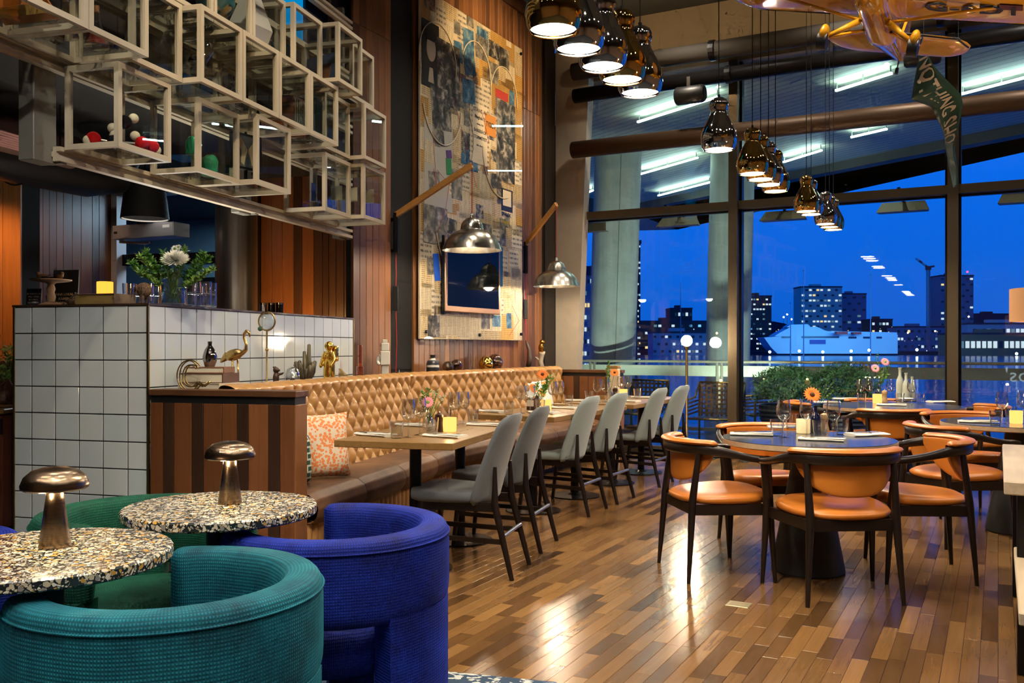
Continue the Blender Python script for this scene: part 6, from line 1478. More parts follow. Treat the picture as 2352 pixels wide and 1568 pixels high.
mb = MB().sph((0, 0, .185), .042, 14, 10, (1, .8, 1.25)).sph((0, -.005, .262), .036, 14, 10)
for s in (-1, 1):
    mb.tube([(s * .022, 0, .15), (s * .030, -.004, .075), (s * .032, -.002, .02)], [.027, .023, .021], 10).sph((s * .033, -.012, .014), .02, 10, 6, (1, 1.5, .7))
    mb.tube([(s * .04, 0, .215), (s * .066, -.005, .165), (s * .056, -.035, .12)], [.02, .018, .015], 10).sph((s * .054, -.04, .112), .016, 8, 6)
blob(K, 'suit', MT['gold'], mb, .0045); MB().rbox(-.036, .036, .025, .065, .145, .265, .01, 2).build('backpack', MT['gold'], K, True, 50); MB().sph((0, -.02, .262), .028, 14, 8, (1, .75, .85)).build('visor', plain('visor', (.35, .22, .03), .05, 1), K, True)
for i in range(3): MB().tube([(-.02 + i * .02, -.035, .21), (-.02 + i * .018, -.045, .19), (-.02 + i * .02, -.036, .165)], .004, 6).build('hose', MT['gold'], K, True)
K = thing('hand_brush', 'straw hand brush lying on the ledge', 'brush', lu1(797, .20), -A1 + R(-35), LG)
mb = MB(); rr = random.Random(8)
for i in range(70):
    s = rr.uniform(-1, 1); y = rr.uniform(-.015, .015); mb.tube([(.0, y * .5, .02 + s * .008), (-.10 - rr.uniform(0, .02), y, .045 + s * .040)], .0022, 4, False)
b_ = mb.build('bristles', plain('straw', (.42, .30, .12), .8), K); b_['kind'] = 'stuff'
MB().tube([(.0, 0, .02), (.05, 0, .018), (.11, 0, .016)], [.018, .014, .012], 10).build('handle', MT['straw'], K, True); MB().cyl((-.01, 0, .022), (.012, 0, .02), .021, n=12).build('binding', MT['old_brass'], K)
K = thing('glass_pipe', 'tall pink tinted glass cylinder on the ledge', 'glassware', lu2(827, .16), 0, LG); MB().shell([(.03, 0), (.03, .09), (.018, .10), (.018, .27), (.016, .27), (.016, .10), (.028, .088), (.028, 0)], 18).build('glass', clear('pink_glass', (.95, .72, .62), 1.6), K, True, 40); MB().lathe([(.0005, .09), (.014, .092), (.012, .12), (.0005, .12)], 12).build('copper_core', plain('copper', (.6, .25, .12), .3, 1), K)
K = thing('robot', 'white toy robot with raised arm on the ledge', 'figurine', lu2(884, .14), -A2 + R(-50), LG); W_ = plain('robot_white', (.66, .66, .62), .6)
MB().rbox(-.03, .03, -.03, .03, 0, .10, .004, 1).build('leg', W_, K); MB().rbox(-.05, .05, -.04, .04, .10, .22, .006, 2).build('torso', W_, K); MB().rbox(-.036, .036, -.034, .034, .222, .29, .006, 2).build('head', W_, K); MB().rbox(-.02, .02, -.02, .02, .29, .32, .004, 1).build('crown', W_, K)
MB().cyl((0, -.04, .17), (0, -.052, .17), .022, n=16).build('shoulder_disc', W_, K, True, 40); MB().tube([(.0, -.055, .17), (.02, -.062, .13), (.075, -.06, .11), (.10, -.06, .115)], [.017, .016, .014, .014], 10).build('arm', W_, K, True); MB().cyl((0, -.034, .255), (0, -.042, .255), .01, n=12).build('eye', W_, K); MB().cyl((-.05, 0, .16), (-.062, 0, .16), .015, n=12).build('shoulder_disc', W_, K)
K = thing('tea_light', 'black round tea light holder on the ledge', 'candle', lu2(917, .15), 0, LG); MB().lathe([(.0005, 0), (.055, 0), (.055, .022), (.04, .022), (.04, .012), (.0005, .012)], 22).build('dish', MT['black'], K, True, 40); MB().cyl((0, 0, .012), (0, 0, .055), .002, n=6).build('wick', MT['white'], K)
t_ = NT('striped_glaze'); z_ = t_.n('SeparateXYZ', {0: t_.obj()}).outputs[2]; f = t_.math('SINE', t_.math('ADD', t_.math('MULTIPLY', z_, 95.0), t_.math('MULTIPLY', t_.noise(t_.obj(), 30, 2), 1.2))); t_.bsdf(t_.ramp(f, [(.3, (.02, .022, .03)), (.55, (.10, .12, .16)), (.7, (.62, .60, .55))]), .3); MT['striped_glaze'] = t_.m
K = thing('vase', 'striped black and white stoneware vase on the ledge', 'vase', lu2(994, .13), 0, LG); MB().lathe([(.0005, 0), (.055, 0), (.060, .01), (.060, .10), (.052, .125), (.024, .14), (.022, .17), (.027, .178), (.0005, .178)], 28).build('body', MT['striped_glaze'], K, True, 50); MB().shell([(.027, .178), (.029, .182), (.020, .182), (.020, .176)], 20).build('lip', MT['striped_glaze'], K)
for u, s, mt, lab in ((1028, .055, 'smoke_glass', 'left clear glass globe of the ledge pair'), (1048, .062, 'smoke_glass', 'right clear glass globe of the ledge pair'), (1116, .075, 'gold', 'bronze glass globe under the wall lamp'), (1137, .085, 'smoke_glass', 'taller smoky glass globe under the wall lamp')):
    K = thing('glass_globe', lab, 'ornament', lu2(u, .12 + (.05 if u in (1028, 1116) else 0)), 0, LG); MB().sph((0, 0, s * 1.08), s, 22, 14, (1, 1, 1.1)).build('globe', MT[mt], K, True); MB().lathe([(.0005, 0), (s * .4, 0), (s * .35, .012), (.0005, .014)], 16).build('foot', MT[mt], K, True)
    MB().sph((0, 0, s * 1.0), s * .5, 14, 10).build('inner_bubble', MT[mt], K, True)
K = thing('tusk', 'dark curved tusk on a black plinth on the ledge', 'ornament', lu2(1213, .10), -A2, LG); MB().tube([(0, .0, .03), (.012, .02, .12), (.0, .03, .22), (-.03, .03, .30), (-.045, .03, .335)], [.028, .03, .026, .017, .006], 12).build('tusk', plain('tusk', (.05, .03, .02), .5), K, True); MB().cyl((0, 0, 0), (0, 0, .035), .05, n=18).build('plinth', MT['black'], K)
K = thing('bird_ornament', 'golden bird perched on a pale branch', 'figurine', lu2(1242, .12), -A2, LG)
MB().tube([(.02, 0, 0), (.0, 0, .09), (.01, .01, .17), (.02, 0, .20)], [.032, .026, .03, .036], 12).build('branch', plain('driftwood', (.42, .36, .28), .8), K, True); MB().tube([(.0, 0, .09), (-.05, 0, .13), (-.07, 0, .135)], [.018, .014, .01], 8).build('twig', MT['driftwood'], K, True)
blob(K, 'bird', plain('amber_gold', (.55, .30, .06), .15, 1), MB().sph((.01, 0, .245), .048, 14, 10, (.8, .8, 1.25)).sph((.02, 0, .315), .032, 12, 8).tube([(.04, 0, .315), (.06, 0, .305)], [.01, .002], 8).tube([(.0, 0, .22), (-.02, .0, .17)], [.025, .008], 8), .005)

# ================================================================== THINGS ON THE BAR
BG = 'things standing on the tiled bar'
def bt(u, a, z=1.5): k = (u - 1176) / FPX; q = P1(0, a); b = (k * q.y - q.x) / (math.cos(A1) + k * math.sin(A1)); return P1(b, a, z)
K = thing('cake_stand', 'weathered wooden cake stand with a carved bird', 'stand', bt(117, .22), 0, BG); wt_ = plain('old_wood', (.20, .13, .08), .7)
MB().lathe([(.0005, 0), (.072, 0), (.07, .012), (.05, .022), (.022, .03), (.028, .06), (.020, .085), (.026, .11), (.018, .135), (.03, .145), (.10, .155), (.118, .16), (.118, .166), (.0005, .166)], 30).build('stand', wt_, K, True, 40)
for i in range(10): MB().sph((.06 * math.cos(i * 2.1) * (i / 10), .05 * math.sin(i * 2.1), .176), .014, 8, 6, (1.4, 1, .6)).build('wood_chip', MT['wenge'], K, True)
for q, lab, s in (((66, .22), 'dark carved bird on the left rim of the cake stand', 1), ((160, .22), 'carved bird head on the right of the cake stand', -1)):
    p = bt(117, .22) + Vector((-.05 * s, 0, .1665)); B_ = thing('carved_bird', lab, 'figurine', p, R(20 if s > 0 else 160), BG)
    blob(B_, 'body', wt_, MB().sph((0, 0, .018), .02, 12, 8, (1.7, .8, .9)).sph((-.024, 0, .036), .012, 10, 6).tube([(-.03, 0, .036), (-.046, 0, .034)], [.006, .001], 6).tube([(.02, 0, .02), (.05, 0, .03)], [.012, .003], 6), .003)
K = thing('fat_book', 'thick antique book lying on the bar', 'book', bt(241, .20), -A1, BG); MB().box(-.135, .135, -.09, .09, .004, .062).build('pages', plain('old_pages', (.34, .23, .07), .8), K); MB().box(-.142, .142, -.095, .095, 0, .004).build('cover', wt_, K); MB().box(-.148, .142, -.097, .097, .062, .067).build('cover', wt_, K); MB().box(.136, .142, -.095, .095, .004, .062).build('spine', wt_, K)
K = thing('pillar_candle', 'glowing orange candle on the antique book', 'candle', bt(241, .20) + Vector((0, 0, .0675)), 0, BG); MB().lathe([(.0005, 0), (.044, 0), (.046, .004), (.046, .074), (.040, .076), (.0005, .068)], 28).build('wax', glow('orange_wax', (1, .36, .04), 1.7, False), K, True, 40); MB().cyl((0, 0, .068), (0, 0, .082), .0015, n=5).build('wick', MT['black'], K); point('candle_light', (0, 0, .12), 1.0, (1, .55, .2), .02, K)
K = thing('kiwi_bird', 'brown kiwi bird figurine on the bar', 'figurine', bt(328, .06), -A1, BG)
mb = MB().sph((.008, 0, .078), .042, 16, 12, (1.12, .9, 1.05)).tube([(-.02, 0, .085), (-.038, 0, .088), (-.045, 0, .085)], [.028, .018, .015], 10).tube([(-.05, 0, .085), (-.058, 0, .05), (-.057, 0, .012)], [.007, .0045, .002], 8)
for s in (-1, 1): mb.tube([(.008, s * .018, .045), (.012, s * .018, .02), (.008, s * .018, .004)], [.013, .008, .006], 8).tube([(.01, s * .018, .004), (-.015, s * .02, .004)], [.006, .003], 6)
t_ = NT('feather'); f = t_.noise(t_.map(t_.obj(), (1, 1, .4)), 160, 3); t_.bsdf(t_.ramp(f, [(.35, (.05, .025, .015)), (.65, (.20, .12, .07))]), .7, 0, f, .6); MT['feather'] = t_.m
blob(K, 'body', MT['feather'], mb, .0035); MB().sph((-.046, -.013, .092), .003, 6, 4).build('eye', MT['black_gloss'], K)
K = thing('duck_figurine', 'small dark duck figurine beside the antique book', 'figurine', bt(164, .12), -A1, BG); blob(K, 'body', MT['feather'], MB().sph((0, 0, .022), .022, 12, 8, (1.7, .9, .95)).sph((.012, 0, .044), .014, 10, 6, (1.3, 1, .8)).tube([(-.03, 0, .03), (-.05, 0, .036)], [.012, .003], 6), .003); MB().sph((.02, -.012, .048), .0025, 6, 4).build('eye', MT['black_gloss'], K)
def sign(lab, u, a, w_, h_, lines, zo=0):
    K = thing('notice_plaque', lab, 'sign', bt(u, a), -A1 + R(4)); K.rotation_euler.x = R(-4)
    MB().rbox(-w_ / 2, w_ / 2, 0, .008, 0, h_, .002, 1).build('plate', plain('slate', (.018, .02, .026), .5), K); MB().box(-w_ * .2, w_ * .2, .008, .03, 0, h_ * .3).build('easel', MT['black'], K)
    for txt, sz, z in lines: lettering(txt, sz, plain('sign_white', (.62, .56, .50), .7), K, (0, -.0008, z), (R(90), 0, 0), .0004, True)
    return K
sign('small slate notice in English at the left of the bar', 76, .24, .105, .115, (('IN THIS ROOM', .0145, .082), ('WILL THERE', .0145, .064), ('BE A MAN', .0145, .046), ('WATCHING', .0145, .028)))
sign('large slate camera notice in Swedish on the bar', 148, .42, .185, .245, (('DENNA LOKAL ÄR', .0225, .088), ('KAMERA', .0235, .060), ('ÖVERVAKAD', .0235, .031)))
# flower vase and stacked tumblers
pv = bt(398, .24); K = thing('flower_vase', 'clear cylinder vase with leaves twisted inside on the bar', 'vase', pv, 0, BG)
MB().shell([(.0005, 0), (.075, 0), (.078, .006), (.078, .20), (.0755, .20), (.0755, .012), (.0005, .010)], 30).build('glass', MT['drink_glass'], K, True, 40); MB().lathe([(.0005, .011), (.074, .011), (.074, .11), (.0005, .11)], 24).build('water', clear('water_clear', (.9, .97, .95), 1.0), K, True, 40)
for i in range(7): MB().tube([(.04 * math.cos(i), .04 * math.sin(i), .015), (.02 * math.cos(i + 2), .02 * math.sin(i + 2), .11), (.05 * math.cos(i + 3.3), .05 * math.sin(i + 3.3), .22)], [.002, .006, .003], 6).build('inner_leaf', MT['leaf'], K, True)
hd_ = [(.03, -.05, .245, .085, 'white_petal', 30), (.0, .03, .32, .03, 'white_petal', 10), (-.06, .0, .25, .022, 'leaf_pale', 10), (-.03, -.02, .28, .022, 'leaf_pale', 10), (.02, .03, .33, .022, 'white_petal', 10)]
gr_ = [(-.25, -.02, .24, 220, .04), (-.21, .03, .28, 220, .04), (-.15, -.05, .30, 180, .04), (-.18, -.08, .18, 160, .04), (.22, .0, .27, 220, .04), (.25, -.03, .20, 200, .04), (.17, .04, .30, 160, .04), (.06, .04, .33, 120, .04), (-.08, .05, .31, 140, .04), (.20, -.06, .16, 120, .04)]
bouquet('flowers', 'white chrysanthemum with bright green fern sprays on the bar', pv + Vector((0, 0, .012)), 0, hd_, gr_, 13, BG)
tb_ = MB().shell([(.0005, 0), (.030, 0), (.036, .004), (.039, .074), (.037, .074), (.033, .010), (.0005, .010)], 14).mesh('tumbler', MT['drink_glass'], True, 40)
for row, us in (('left', (296, 318, 340, 358)), ('right', (438, 456, 472, 484))):
    for i, u in enumerate(us):
        for lv in range(2 if row == 'left' else 2):
            o = put('tumbler', tb_, None, bt(u, .42 + .12 * (i % 2), 1.5 + lv * .0745), (0, 0, 0)); tag(o, '%s tumbler, %s from the left in the stack %s of the bar vase' % (('lower', 'upper')[lv], _ord[i], row), 'glass', 'stacked tumblers on the bar')
area('bar_under_light', P1(-.45, .75, 1.52), .5, 14, (1, .95, .85), (R(180), 0, 0), size_y=.12)
spot('tumbler_fill_spot', P1(-.25, .1, 2.7), P1(-.3, .5, 1.5), 40, 50, .8, (1, .95, .88))  # added spot from above to whiten the stacked tumblers
for i, u in enumerate((605, 624, 642)):
    K = thing('tin_canister', ['left', 'middle', 'right'][i] + ' dark shiny canister behind the bar', 'canister', bt(u, 2.35), 0, BG); MB().lathe([(.0005, 0), (.030, 0), (.030, .105), (.0005, .105)], 20).build('body', MT['black_gloss'] if i else MT['steel'], K, True, 40); MB().lathe([(.0005, .105), (.031, .105), (.031, .12), (.0005, .12)], 20).build('lid', MT['chrome'], K, True, 40)
# steel duct, black shade, silver air curtain, ducts under the bar ceiling
K = thing('steel_column', 'brushed stainless steel column behind the bar', 'column', px(543, 798, 8.2) - Vector((0, 0, CAMH)), 0)
t_ = NT('brushed_column'); f = t_.noise(t_.map(t_.obj(), (30, 30, .6)), 2, 3); t_.bsdf(t_.ramp(f, [(.3, (.30, .26, .22)), (.7, (.42, .37, .32))]), .33, .9, f, .03); MT['brushed_column'] = t_.m
MB().cyl((0, 0, 0), (0, 0, 2.85), .183, n=40).build('shaft', MT['brushed_column'], K, True, 40); MB().cyl((0, 0, 2.78), (0, 0, 2.85), .20, n=40).build('collar', MT['black_steel'], K, True, 40)
p = px(333, 503, 7.9); K = thing('bar_pendant_lamp', 'large black conical lampshade over the bar', 'lamp', p, 0)
MB().shell([(.20, 0), (.155, .375), (.150, .375), (.195, 0)], 40).build('shade', plain('shade_black', (.010, .009, .009), .7), K, True, 40); MB().shell([(.198, .0), (.198, .012), (.188, .012), (.188, 0)], 40).build('white_rim', MT['lid_white'], K, True, 40)
MB().lathe([(.0005, .06), (.17, .06), (.17, .065), (.0005, .065)], 30).build('diffuser', glow('shade_glow', (1, .9, .8), 1.6, False), K); MB().cyl((0, 0, .375), (0, 0, 2.85 - p.z), .006, n=6).build('cord', MT['black'], K)
p = px(258, 550, 8.3); q = px(397, 545, 8.0); d = q - p; an = math.atan2(d.y, d.x)
K = thing('air_curtain', 'silver box shaped air curtain unit above the kitchen hatch', 'appliance', p, an); L_ = math.hypot(d.x, d.y)
MB().rbox(0, L_, 0, .20, 0, .125, .004, 1).build('housing', plain('alu_grey', (.40, .40, .43), .4, .5), K); MB().box(L_, L_ + .004, .005, .195, .005, .12).build('end_cap', plain('alu_pale', (.55, .58, .62), .4, .3), K)
MB().box(.02, .06, -.002, .0, .05, .07).build('badge', MT['black'], K); MB().box(L_ - .12, L_ - .04, -.001, .0, .075, .10).build('sticker', MT['white'], K); MB().box(L_ * .3, L_ * .4, .08, .12, .125, 2.85 - p.z).build('hanger', MT['black_steel'], K); MB().tube([(.05, .05, -.02), (L_ * .5, .05, -.045), (L_ * .55, .05, -.04)], .012, 8).build('closer_arm', MT['steel'], K); MB().box(.04, .07, .04, .07, -.03, .01).build('arm_pivot', MT['steel'], K)
K = thing('cable_tray', 'pink tinted perforated cable tray under the bar ceiling', 'cable tray', O1, -A1)
tp = plain('tray_pink', (.34, .17, .15), .5)
for i in range(7): MB().box(-1.30 + i * .05, -1.30 + i * .05 + .034, -1.5, 2.1, 2.52, 2.524).build('tray_strip', tp, K)
for j in range(18): MB().box(-1.30, -.97, -1.45 + j * .2, -1.40 + j * .2, 2.523, 2.527).build('tray_rung', tp, K)
for y in (-1.2, .6, 2.0): MB().cyl((-1.13, y, 2.52), (-1.13, y, 2.85), .006, n=6).build('rod', MT['black_steel'], K)
K = thing('ventilation_duct', 'black round ventilation duct bending below the bar ceiling', 'duct', O1, -A1)
MB().tube([(-2.0, -1.0, 2.60), (-1.95, .9, 2.60), (-1.9, 1.75, 2.61), (-1.83, 1.98, 2.66), (-1.8, 2.05, 2.85)], .15, 20).build('duct', plain('duct_black', (.012, .010, .009), .45), K, True, 60)
for y in (-.5, .3, 1.1): MB().tube([(-1.97 + .155 * math.cos(R(a)), y, 2.60 + .155 * math.sin(R(a))) for a in range(0, 360, 15)], .006, 6, closed=True).build('clamp', MT['black_steel'], K, True)
MB().tube([(-1.50, -1.4, 2.66), (-1.48, 1.1, 2.66)], .12, 18).build('flex_duct', plain('flex_brown', (.10, .05, .035), .6), K, True, 60)
# side cabinet at the left edge
K = thing('side_cabinet', 'red brown cabinet with pale top at the left edge', 'cabinet', (-3.95, 5.8, 0)); cm = plain('mahogany', (.16, .045, .022), .35)
MB().rbox(0, .72, 0, .5, .10, .82, .004, 1).build('body', cm, K); MB().rbox(-.01, .74, -.02, .52, .83, .86, .004, 1).build('top', MT['oak_top'], K); MB().box(0, .72, -.012, 0, .70, .80).build('drawer_front', MT['black'], K); MB().rbox(.02, .70, -.015, 0, .14, .66, .004, 1).build('door', cm, K); MB().rbox(-.0, .72, .46, .5, .86, 1.16, .004, 1).build('back_board', cm, K); MB().box(0, .7, .02, .48, 0, .10).build('plinth', MT['black'], K)
K = thing('flower_vase', 'round glass vase with greenery at the left edge', 'vase', (-3.30, 5.95, .8605)); MB().shell([(.0005, 0), (.05, 0), (.075, .06), (.06, .13), (.03, .18), (.035, .22), (.033, .22), (.028, .18), (.058, .13), (.072, .06), (.0005, .008)], 22).build('glass', MT['drink_glass'], K, True)
for i in range(4): o = sprig(MB(), (0, 0, .05), (.08 * math.cos(i * 1.7) + .02, .06 * math.sin(i * 1.7), .40), 60, .05, 40 + i).build('leaf_spray', MT['leaf_pale'], K); o['kind'] = 'stuff'
# ================================================================== AEROPLANE
AP = thing('model_aeroplane', 'yellow model aeroplane with black lettering hung from the ceiling', 'model aeroplane', (1.50, 3.68, 2.645)); AP.rotation_euler = (R(-2), R(13), -A2)
t = NT('yellow_dope'); f = t.noise(t.obj(), 14, 4); t.bsdf(t.ramp(f, [(.3, (.72, .31, .012)), (.7, (.82, .40, .025))]), .10, 0, f, .12, .004, **{'Coat Weight': .8}); MT['yellow_dope'] = t.m
def wing(x0, x1, c, yLE, nm, th=.022, tip0=True, tip1=True, mat='yellow_dope'):
    N = 40
    def fn(u, v):
        x = x0 + (x1 - x0) * u; k = 1.0; e = c * .5
        if tip0 and x - x0 < e: k = math.sqrt(max(.0, 1 - (1 - (x - x0) / e) ** 2))
        if tip1 and x1 - x < e: k = min(k, math.sqrt(max(.0, 1 - (1 - (x1 - x) / e) ** 2)))
        k = max(k, .02); a = 2 * math.pi * v; y = yLE + c * .5 - c * .5 * k * math.cos(a) * 1.0 - (1 - k) * c * .12
        prof = (.5 - .5 * math.cos(a))
        z = th * (.35 + .65 * k) * math.sin(a) * (1.25 - .55 * prof) * (1 if math.sin(a) > 0 else .35)
        return Vector((x, y, z))
    return MB().grid(fn, N, 20, False, True).build(nm, MT[mat], AP, True, 60)
wing(-.66, .66, .31, -.13, 'wing')
MB().tube([(-.60, -.128, .0), (-.3, -.133, 0), (.3, -.133, 0), (.60, -.128, 0)], .007, 8).build('leading_edge_stripe', MT['black'], AP, True)
for s in (-1, 1): MB().box(s * .40 - .16, s * .40 + .16, .1785, .1795, -.003, .004).build('aileron_gap', MT['black'], AP); MB().box(s * .46 - .04, s * .46 + .04, -.05, -.0, -.0125, -.009).build('servo_hatch', plain('hatch', (.10, .012, .008), .4), AP)
def fus(u, v):
    y = -.46 + u * 1.18; a = 2 * math.pi * v
    if y < -.28: k = .45 + .55 * sm(-.46, -.28, y)
    elif y < .12: k = 1
    else: k = 1 - .93 * ((y - .12) / .64)
    w_ = .062 * k; h = .080 * k; zc = -.062 + (.055 * max(0, (y - .12) / .64)); e = 3.2; ca, sa = math.cos(a), math.sin(a)
    return Vector((w_ * math.copysign(abs(ca) ** (2 / e), ca), y, zc + h * math.copysign(abs(sa) ** (2 / e), sa)))
m = MB().grid(fus, 40, 20, False, True); m.f.append(tuple(i * 40 for i in range(20))); m.f.append(tuple(i * 40 + 39 for i in reversed(range(20)))); m.build('fuselage', MT['yellow_dope'], AP, True, 60)
wing(-.31, .31, .29, .38, 'stabiliser', .009)
MB().tube([(-.30, .50, 0)] + [(-.26 + i * .052, .405 - .026 * math.sin(i * math.pi / 10), .0) for i in range(11)] + [(.30, .50, 0)], .006, 6).build('stabiliser_stripe', MT['black'], AP, True)
MB().prism([(.56, .0), (.78, .0), (.80, .10), (.74, .20), (.66, .17)], -.006, .006, Matrix(((0, 0, 1, 0), (1, 0, 0, 0), (0, 1, 0, 0), (0, 0, 0, 1)))).build('tail_fin', MT['yellow_dope'], AP)
for s in (-1, 1):
    MB().tube([(s * .052, -.12, -.125), (s * .155, -.14, -.20)], [.014, .010], 8, sx=.6).build('gear_strut', MT['yellow_dope'], AP, True); MB().tube([(s * .055, .0, -.125), (s * .155, -.13, -.20)], [.008, .007], 8).build('gear_strut', MT['yellow_dope'], AP, True)
    MB().tube([(s * .058, -.08, -.11), (s * .40, -.02, -.014)], [.007, .007], 8).build('wing_strut', MT['yellow_dope'], AP, True)
    sp_ = MB().sph((s * .17, -.135, -.195), .048, 16, 10, (.42, 1.25, .85)).build('wheel_spat', MT['yellow_dope'], AP, True); MB().cyl((s * .152, -.145, -.222), (s * .188, -.145, -.222), .036, n=20).build('tyre', MT['black'], sp_, True, 40); MB().sph((s * .17 + s * .02, -.135, -.19), .016, 10, 6, (.3, 1, 1)).build('spat_emblem', MT['black'], sp_)
MB().cyl((0, .70, -.02), (0, .72, -.055), .003, n=6).build('tail_strut', MT['black_steel'], AP); MB().cyl((-.006, .722, -.065), (.006, .722, -.065), .016, n=14).build('tail_wheel', MT['black'], AP)
MB().sph((0, -.48, -.062), .035, 14, 8, (1, 1.2, 1)).build('spinner', MT['yellow_dope'], AP, True); MB().box(-.16, .16, -.50, -.494, -.074, -.05, Matrix.Identity(4)).build('propeller', MT['mill_dark'], AP); MB().box(-.05, .05, -.30, -.16, .0, .055).build('canopy_glass', MT['acrylic'], AP)
lettering('G-6D1', .125, MT['black'], AP, (.325, .012, -.0125), (math.pi, 0, 0), .0006, True, sx=1.0)
bpy.context.view_layer.update(); _mi = AP.matrix_world.inverted()
for x, y in ((-.4, 0), (.4, 0), (0, .5)):
    _w = AP.matrix_world @ Vector((x, y, .01)); MB().cyl((x, y, .01), _mi @ Vector((_w.x, _w.y, 4.42)), .0012, n=5).build('hanging_wire', MT['steel'], AP)
# ---- banner below the tail
ED = [((2116, 112), (2124, 108), 4.80), ((2108, 165), (2150, 148), 4.86), ((2098, 226), (2176, 182), 4.92), ((2140, 244), (2202, 216), 5.0), ((2152, 280), (2206, 240), 5.06), ((2164, 312), (2199, 290), 5.14), ((2172, 334), (2190, 335), 5.22), ((2180, 362), (2196, 360), 5.3), ((2188, 395), (2203, 382), 5.36), ((2192, 430), (2198, 424), 5.42)]
def bpt(s, tt, off=0):
    k = s * (len(ED) - 1); i = min(int(k), len(ED) - 2); f = k - i
    def e(q): 
        l, r, Y = ED[q]; return px(*l, Y + .10), px(*r, Y - .10)
    l = e(i)[0].lerp(e(i + 1)[0], f); r = e(i)[1].lerp(e(i + 1)[1], f); p = l.lerp(r, tt)
    p.y += .025 * math.sin(tt * 7 + s * 9) - off; p.x -= off * .4; return p
BNR = thing('cloth_banner', 'twisted green cloth banner with white capital letters under the aeroplane', 'banner', (0, 0, 0))
m = MB().grid(lambda u, v: bpt(v, u), 9, 60); o = m.build('cloth', plain('banner_green', (.008, .075, .062), .55), BNR, True); sd = o.modifiers.new('thick', 'SOLIDIFY'); sd.thickness = .003; sd.offset = 0
me = text_mesh('NOTHING SHO', 1.0, .0, 'LEFT', True); xs = [v.co.x for v in me.vertices]; ys = [v.co.y for v in me.vertices]; x0, x1, y0, y1 = min(xs), max(xs), min(ys), max(ys)
for v in me.vertices:
    s = .05 + .60 * (v.co.x - x0) / (x1 - x0); tt = .16 + .66 * (v.co.y - y0) / (y1 - y0); v.co = bpt(s, tt, .012)
me.materials.clear(); me.materials.append(plain('banner_white', (.72, .66, .56), .6)); put('lettering', me, BNR)
MB().sph(bpt(.16, .18, .01), .012, 10, 6).build('eyelet', MT['banner_white'], BNR); pq = bpt(0, .5); MB().cyl(pq, (pq.x, pq.y, 4.42), .0012, n=5).build('wire', MT['steel'], BNR); pq = bpt(.35, .95); MB().cyl(pq, (pq.x, pq.y, 4.42), .0012, n=5).build('wire', MT['steel'], BNR)

# ================================================================== FLOOR LAMPS
K = thing('floor_lamp', 'brass floor lamp with a bright globe bulb by the window', 'lamp', (1.93, 10.1, 0)); MB().lathe([(.0005, 0), (.14, 0), (.14, .015), (.03, .03), (.014, .05), (.014, 1.22), (.024, 1.23), (.024, 1.26), (.0005, 1.26)], 24).build('stand', MT['old_brass'], K, True, 40); MB().sph((0, 0, 1.325), .062, 20, 12).build('globe_bulb', MT['bulb_hot'], K, True); MB().lathe([(.0005, 1.255), (.05, 1.255), (.05, 1.262), (.0005, 1.262)], 20).build('collar', MT['brass'], K); point('floor_lamp_light', (0, 0, 1.325), 330, (1, .80, .52), .066, K)
K = thing('drum_lamp', 'floor lamp with a brown drum shade at the right edge', 'lamp', (4.12, 6.95, 0)); MB().lathe([(.0005, 0), (.15, 0), (.15, .02), (.02, .03), (.012, .05), (.012, 1.55), (.0005, 1.55)], 24).build('stand', MT['black_steel'], K, True, 40); MB().shell([(.30, 1.45), (.30, 1.70), (.295, 1.70), (.295, 1.45)], 48).build('shade', plain('shade_brown', (.42, .20, .08), .7, 0, (1, .5, .2), .12), K, True, 40); MB().sph((0, 0, 1.58), .04, 12, 8).build('bulb', MT['bulb_white'], K, True); point('drum_light', (0, 0, 1.58), 10, WARM, .05, K)

K = thing('drum_lamp', 'added out of view drum shade lamp lighting the aeroplane belly', 'lamp', (2.75, 3.25, 0)); MB().lathe([(.0005, 0), (.15, 0), (.15, .02), (.02, .03), (.012, .05), (.012, 1.55), (.0005, 1.55)], 24).build('stand', MT['black_steel'], K, True, 40); MB().shell([(.16, 1.45), (.16, 1.66), (.155, 1.66), (.155, 1.45)], 48).build('shade', MT['shade_brown'], K, True, 40); MB().sph((0, 0, 1.58), .04, 12, 8).build('bulb', MT['bulb_white'], K, True); point('drum_light', (0, 0, 1.60), 55, WARM, .05, K)  # lamp added outside the view to light the aeroplane from below

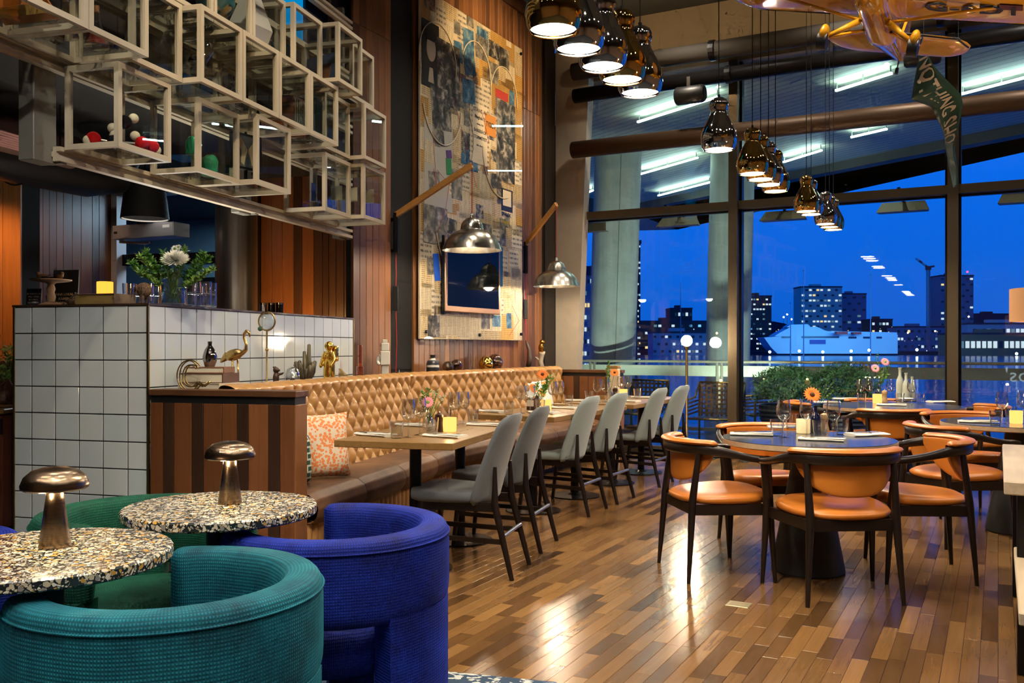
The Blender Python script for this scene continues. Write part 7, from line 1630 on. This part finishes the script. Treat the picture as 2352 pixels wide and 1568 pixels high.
# ================================================================== TERRACE PLANTS AND CHAIRS
t = NT('conifer'); f = t.noise(t.obj(), 6, 3); t.bsdf(t.ramp(f, [(.3, (.04, .13, .05)), (.7, (.14, .34, .14))]), .7); MT['conifer'] = t.m
def bush(u, a, w_, h_, lab, seed):
    k = (u - 1176) / FPX; q = P2(0, a); b = (k * q.y - q.x) / (math.cos(A2) + k * math.sin(A2)); p = P2(b, a); r = random.Random(seed)
    K = thing('potted_conifer', lab, 'plant', (p.x, p.y, -.02), 0, 'potted conifers on the terrace'); pot = MB()
    prof = [(.0005, 0), (.20, 0)] + sum([[(.20 + .012 * i + .010, .03 + i * .05), (.20 + .012 * i, .055 + i * .05)] for i in range(11)], []) + [(.33, .60), (.30, .60), (.29, .55), (.0005, .55)]
    MB().lathe(prof, 28).build('ribbed_pot', plain('pot_grey', (.03, .032, .036), .4), K, True, 30)
    mb = MB()
    for i in range(6500):
        th = r.uniform(0, 2 * math.pi); ph = math.acos(r.uniform(-.5, 1)); rad = r.uniform(.55, 1.0) ** .5 * (1 + .18 * math.sin(th * 5 + ph * 6)); c = Vector((w_ * rad * math.sin(ph) * math.cos(th), w_ * .8 * rad * math.sin(ph) * math.sin(th), .62 + h_ * .35 + h_ * .62 * rad * math.cos(ph)))
        d = Vector((r.uniform(-1, 1), r.uniform(-1, 1), r.uniform(.1, 1.3))).normalized(); s = d.cross(Vector((r.uniform(-1, 1), r.uniform(-1, 1), .2))).normalized(); l = r.uniform(.025, .055)
        mb.add([c, c + d * l * .5 + s * l * .16, c + d * l, c + d * l * .5 - s * l * .16], [(0, 1, 2, 3)])
    o = mb.build('foliage', MT['conifer'], K); o['kind'] = 'stuff'
    for i in range(5): MB().tube([(0, 0, .5), (w_ * .4 * math.cos(i * 1.3), w_ * .4 * math.sin(i * 1.3), .62 + h_ * .7)], [.015, .005], 6).build('branch', MT['mill_dark'], K)
bush(1806, WIN_A + .62, .37, .42, 'left potted conifer on the terrace behind the nearest round table', 5); bush(1936, WIN_A + .85, .36, .44, 'right potted conifer on the terrace behind the large round table', 6)
def wicker(u, a, rz, lab):
    k = (u - 1176) / FPX; q = P2(0, a); b = (k * q.y - q.x) / (math.cos(A2) + k * math.sin(A2)); p = P2(b, a)
    K = thing('wicker_chair', lab, 'chair', (p.x, p.y, -.02), -A2 + rz, 'woven terrace chairs')
    for s in (-1, 1): MB().tube([(s * .29, .26, 0), (s * .29, .26, .58), (s * .29, .22, .64), (s * .29, -.10, .66), (s * .28, -.26, .84), (s * .28, -.24, .5), (s * .29, -.28, 0)], .014, 8).build('frame_tube', MT['old_brass'], K, True)
    MB().tube([(-.28, -.26, .84), (.28, -.26, .84)], .014, 8).build('frame_tube', MT['old_brass'], K, True); MB().tube([(-.29, .26, .42), (.29, .26, .42)], .014, 8).build('frame_tube', MT['old_brass'], K, True)
    st_ = plain('rattan', (.07, .045, .03), .5)
    for i in range(9): MB().bar((-.25 + i * .0625, -.25 - .004 * (i % 2), .42), (-.25 + i * .0625, -.262 - .004 * (i % 2), .83), .03, .004, (0, 1, 0)).build('upright_strap', st_, K)
    for j in range(7): MB().bar((-.28, -.254, .46 + j * .056), (.28, -.254, .46 + j * .056), .004, .026).build('cross_strap', st_, K)
    for i in range(8): MB().bar((-.26 + i * .074, -.24, .42), (-.26 + i * .074, .26, .42), .034, .004).build('seat_strap', st_, K)
    for s in (-1, 1):
        for j in range(4): MB().bar((s * .29, -.22, .48 + j * .045), (s * .29, .24, .46 + j * .045), .004, .022).build('side_strap', st_, K)
    return K
wicker(1645, WIN_A + .52, R(180), 'woven terrace chair just outside the window bay by the floor lamp'); wicker(1470, WIN_A + .9, R(170), 'woven terrace chair glimpsed under the window end table'); wicker(1765, WIN_A + 1.35, R(120), 'woven terrace chair behind the brass mullion')
for nm, u, v in (('floor_outlet', 1697, 1388),):
    p = on(u, v, .0); K = thing('floor_outlet', 'small brass floor outlet cover set in the parquet', 'outlet', (p.x, p.y, .0), -A2); MB().rbox(-.055, .055, -.045, .045, -.004, .003, .001, 1).build('cover', plain('outlet', (.45, .40, .24), .35, .6), K); MB().box(-.04, .04, -.03, .03, .003, .0036).build('lid', plain('outlet_lid', (.36, .30, .18), .4, .5), K)
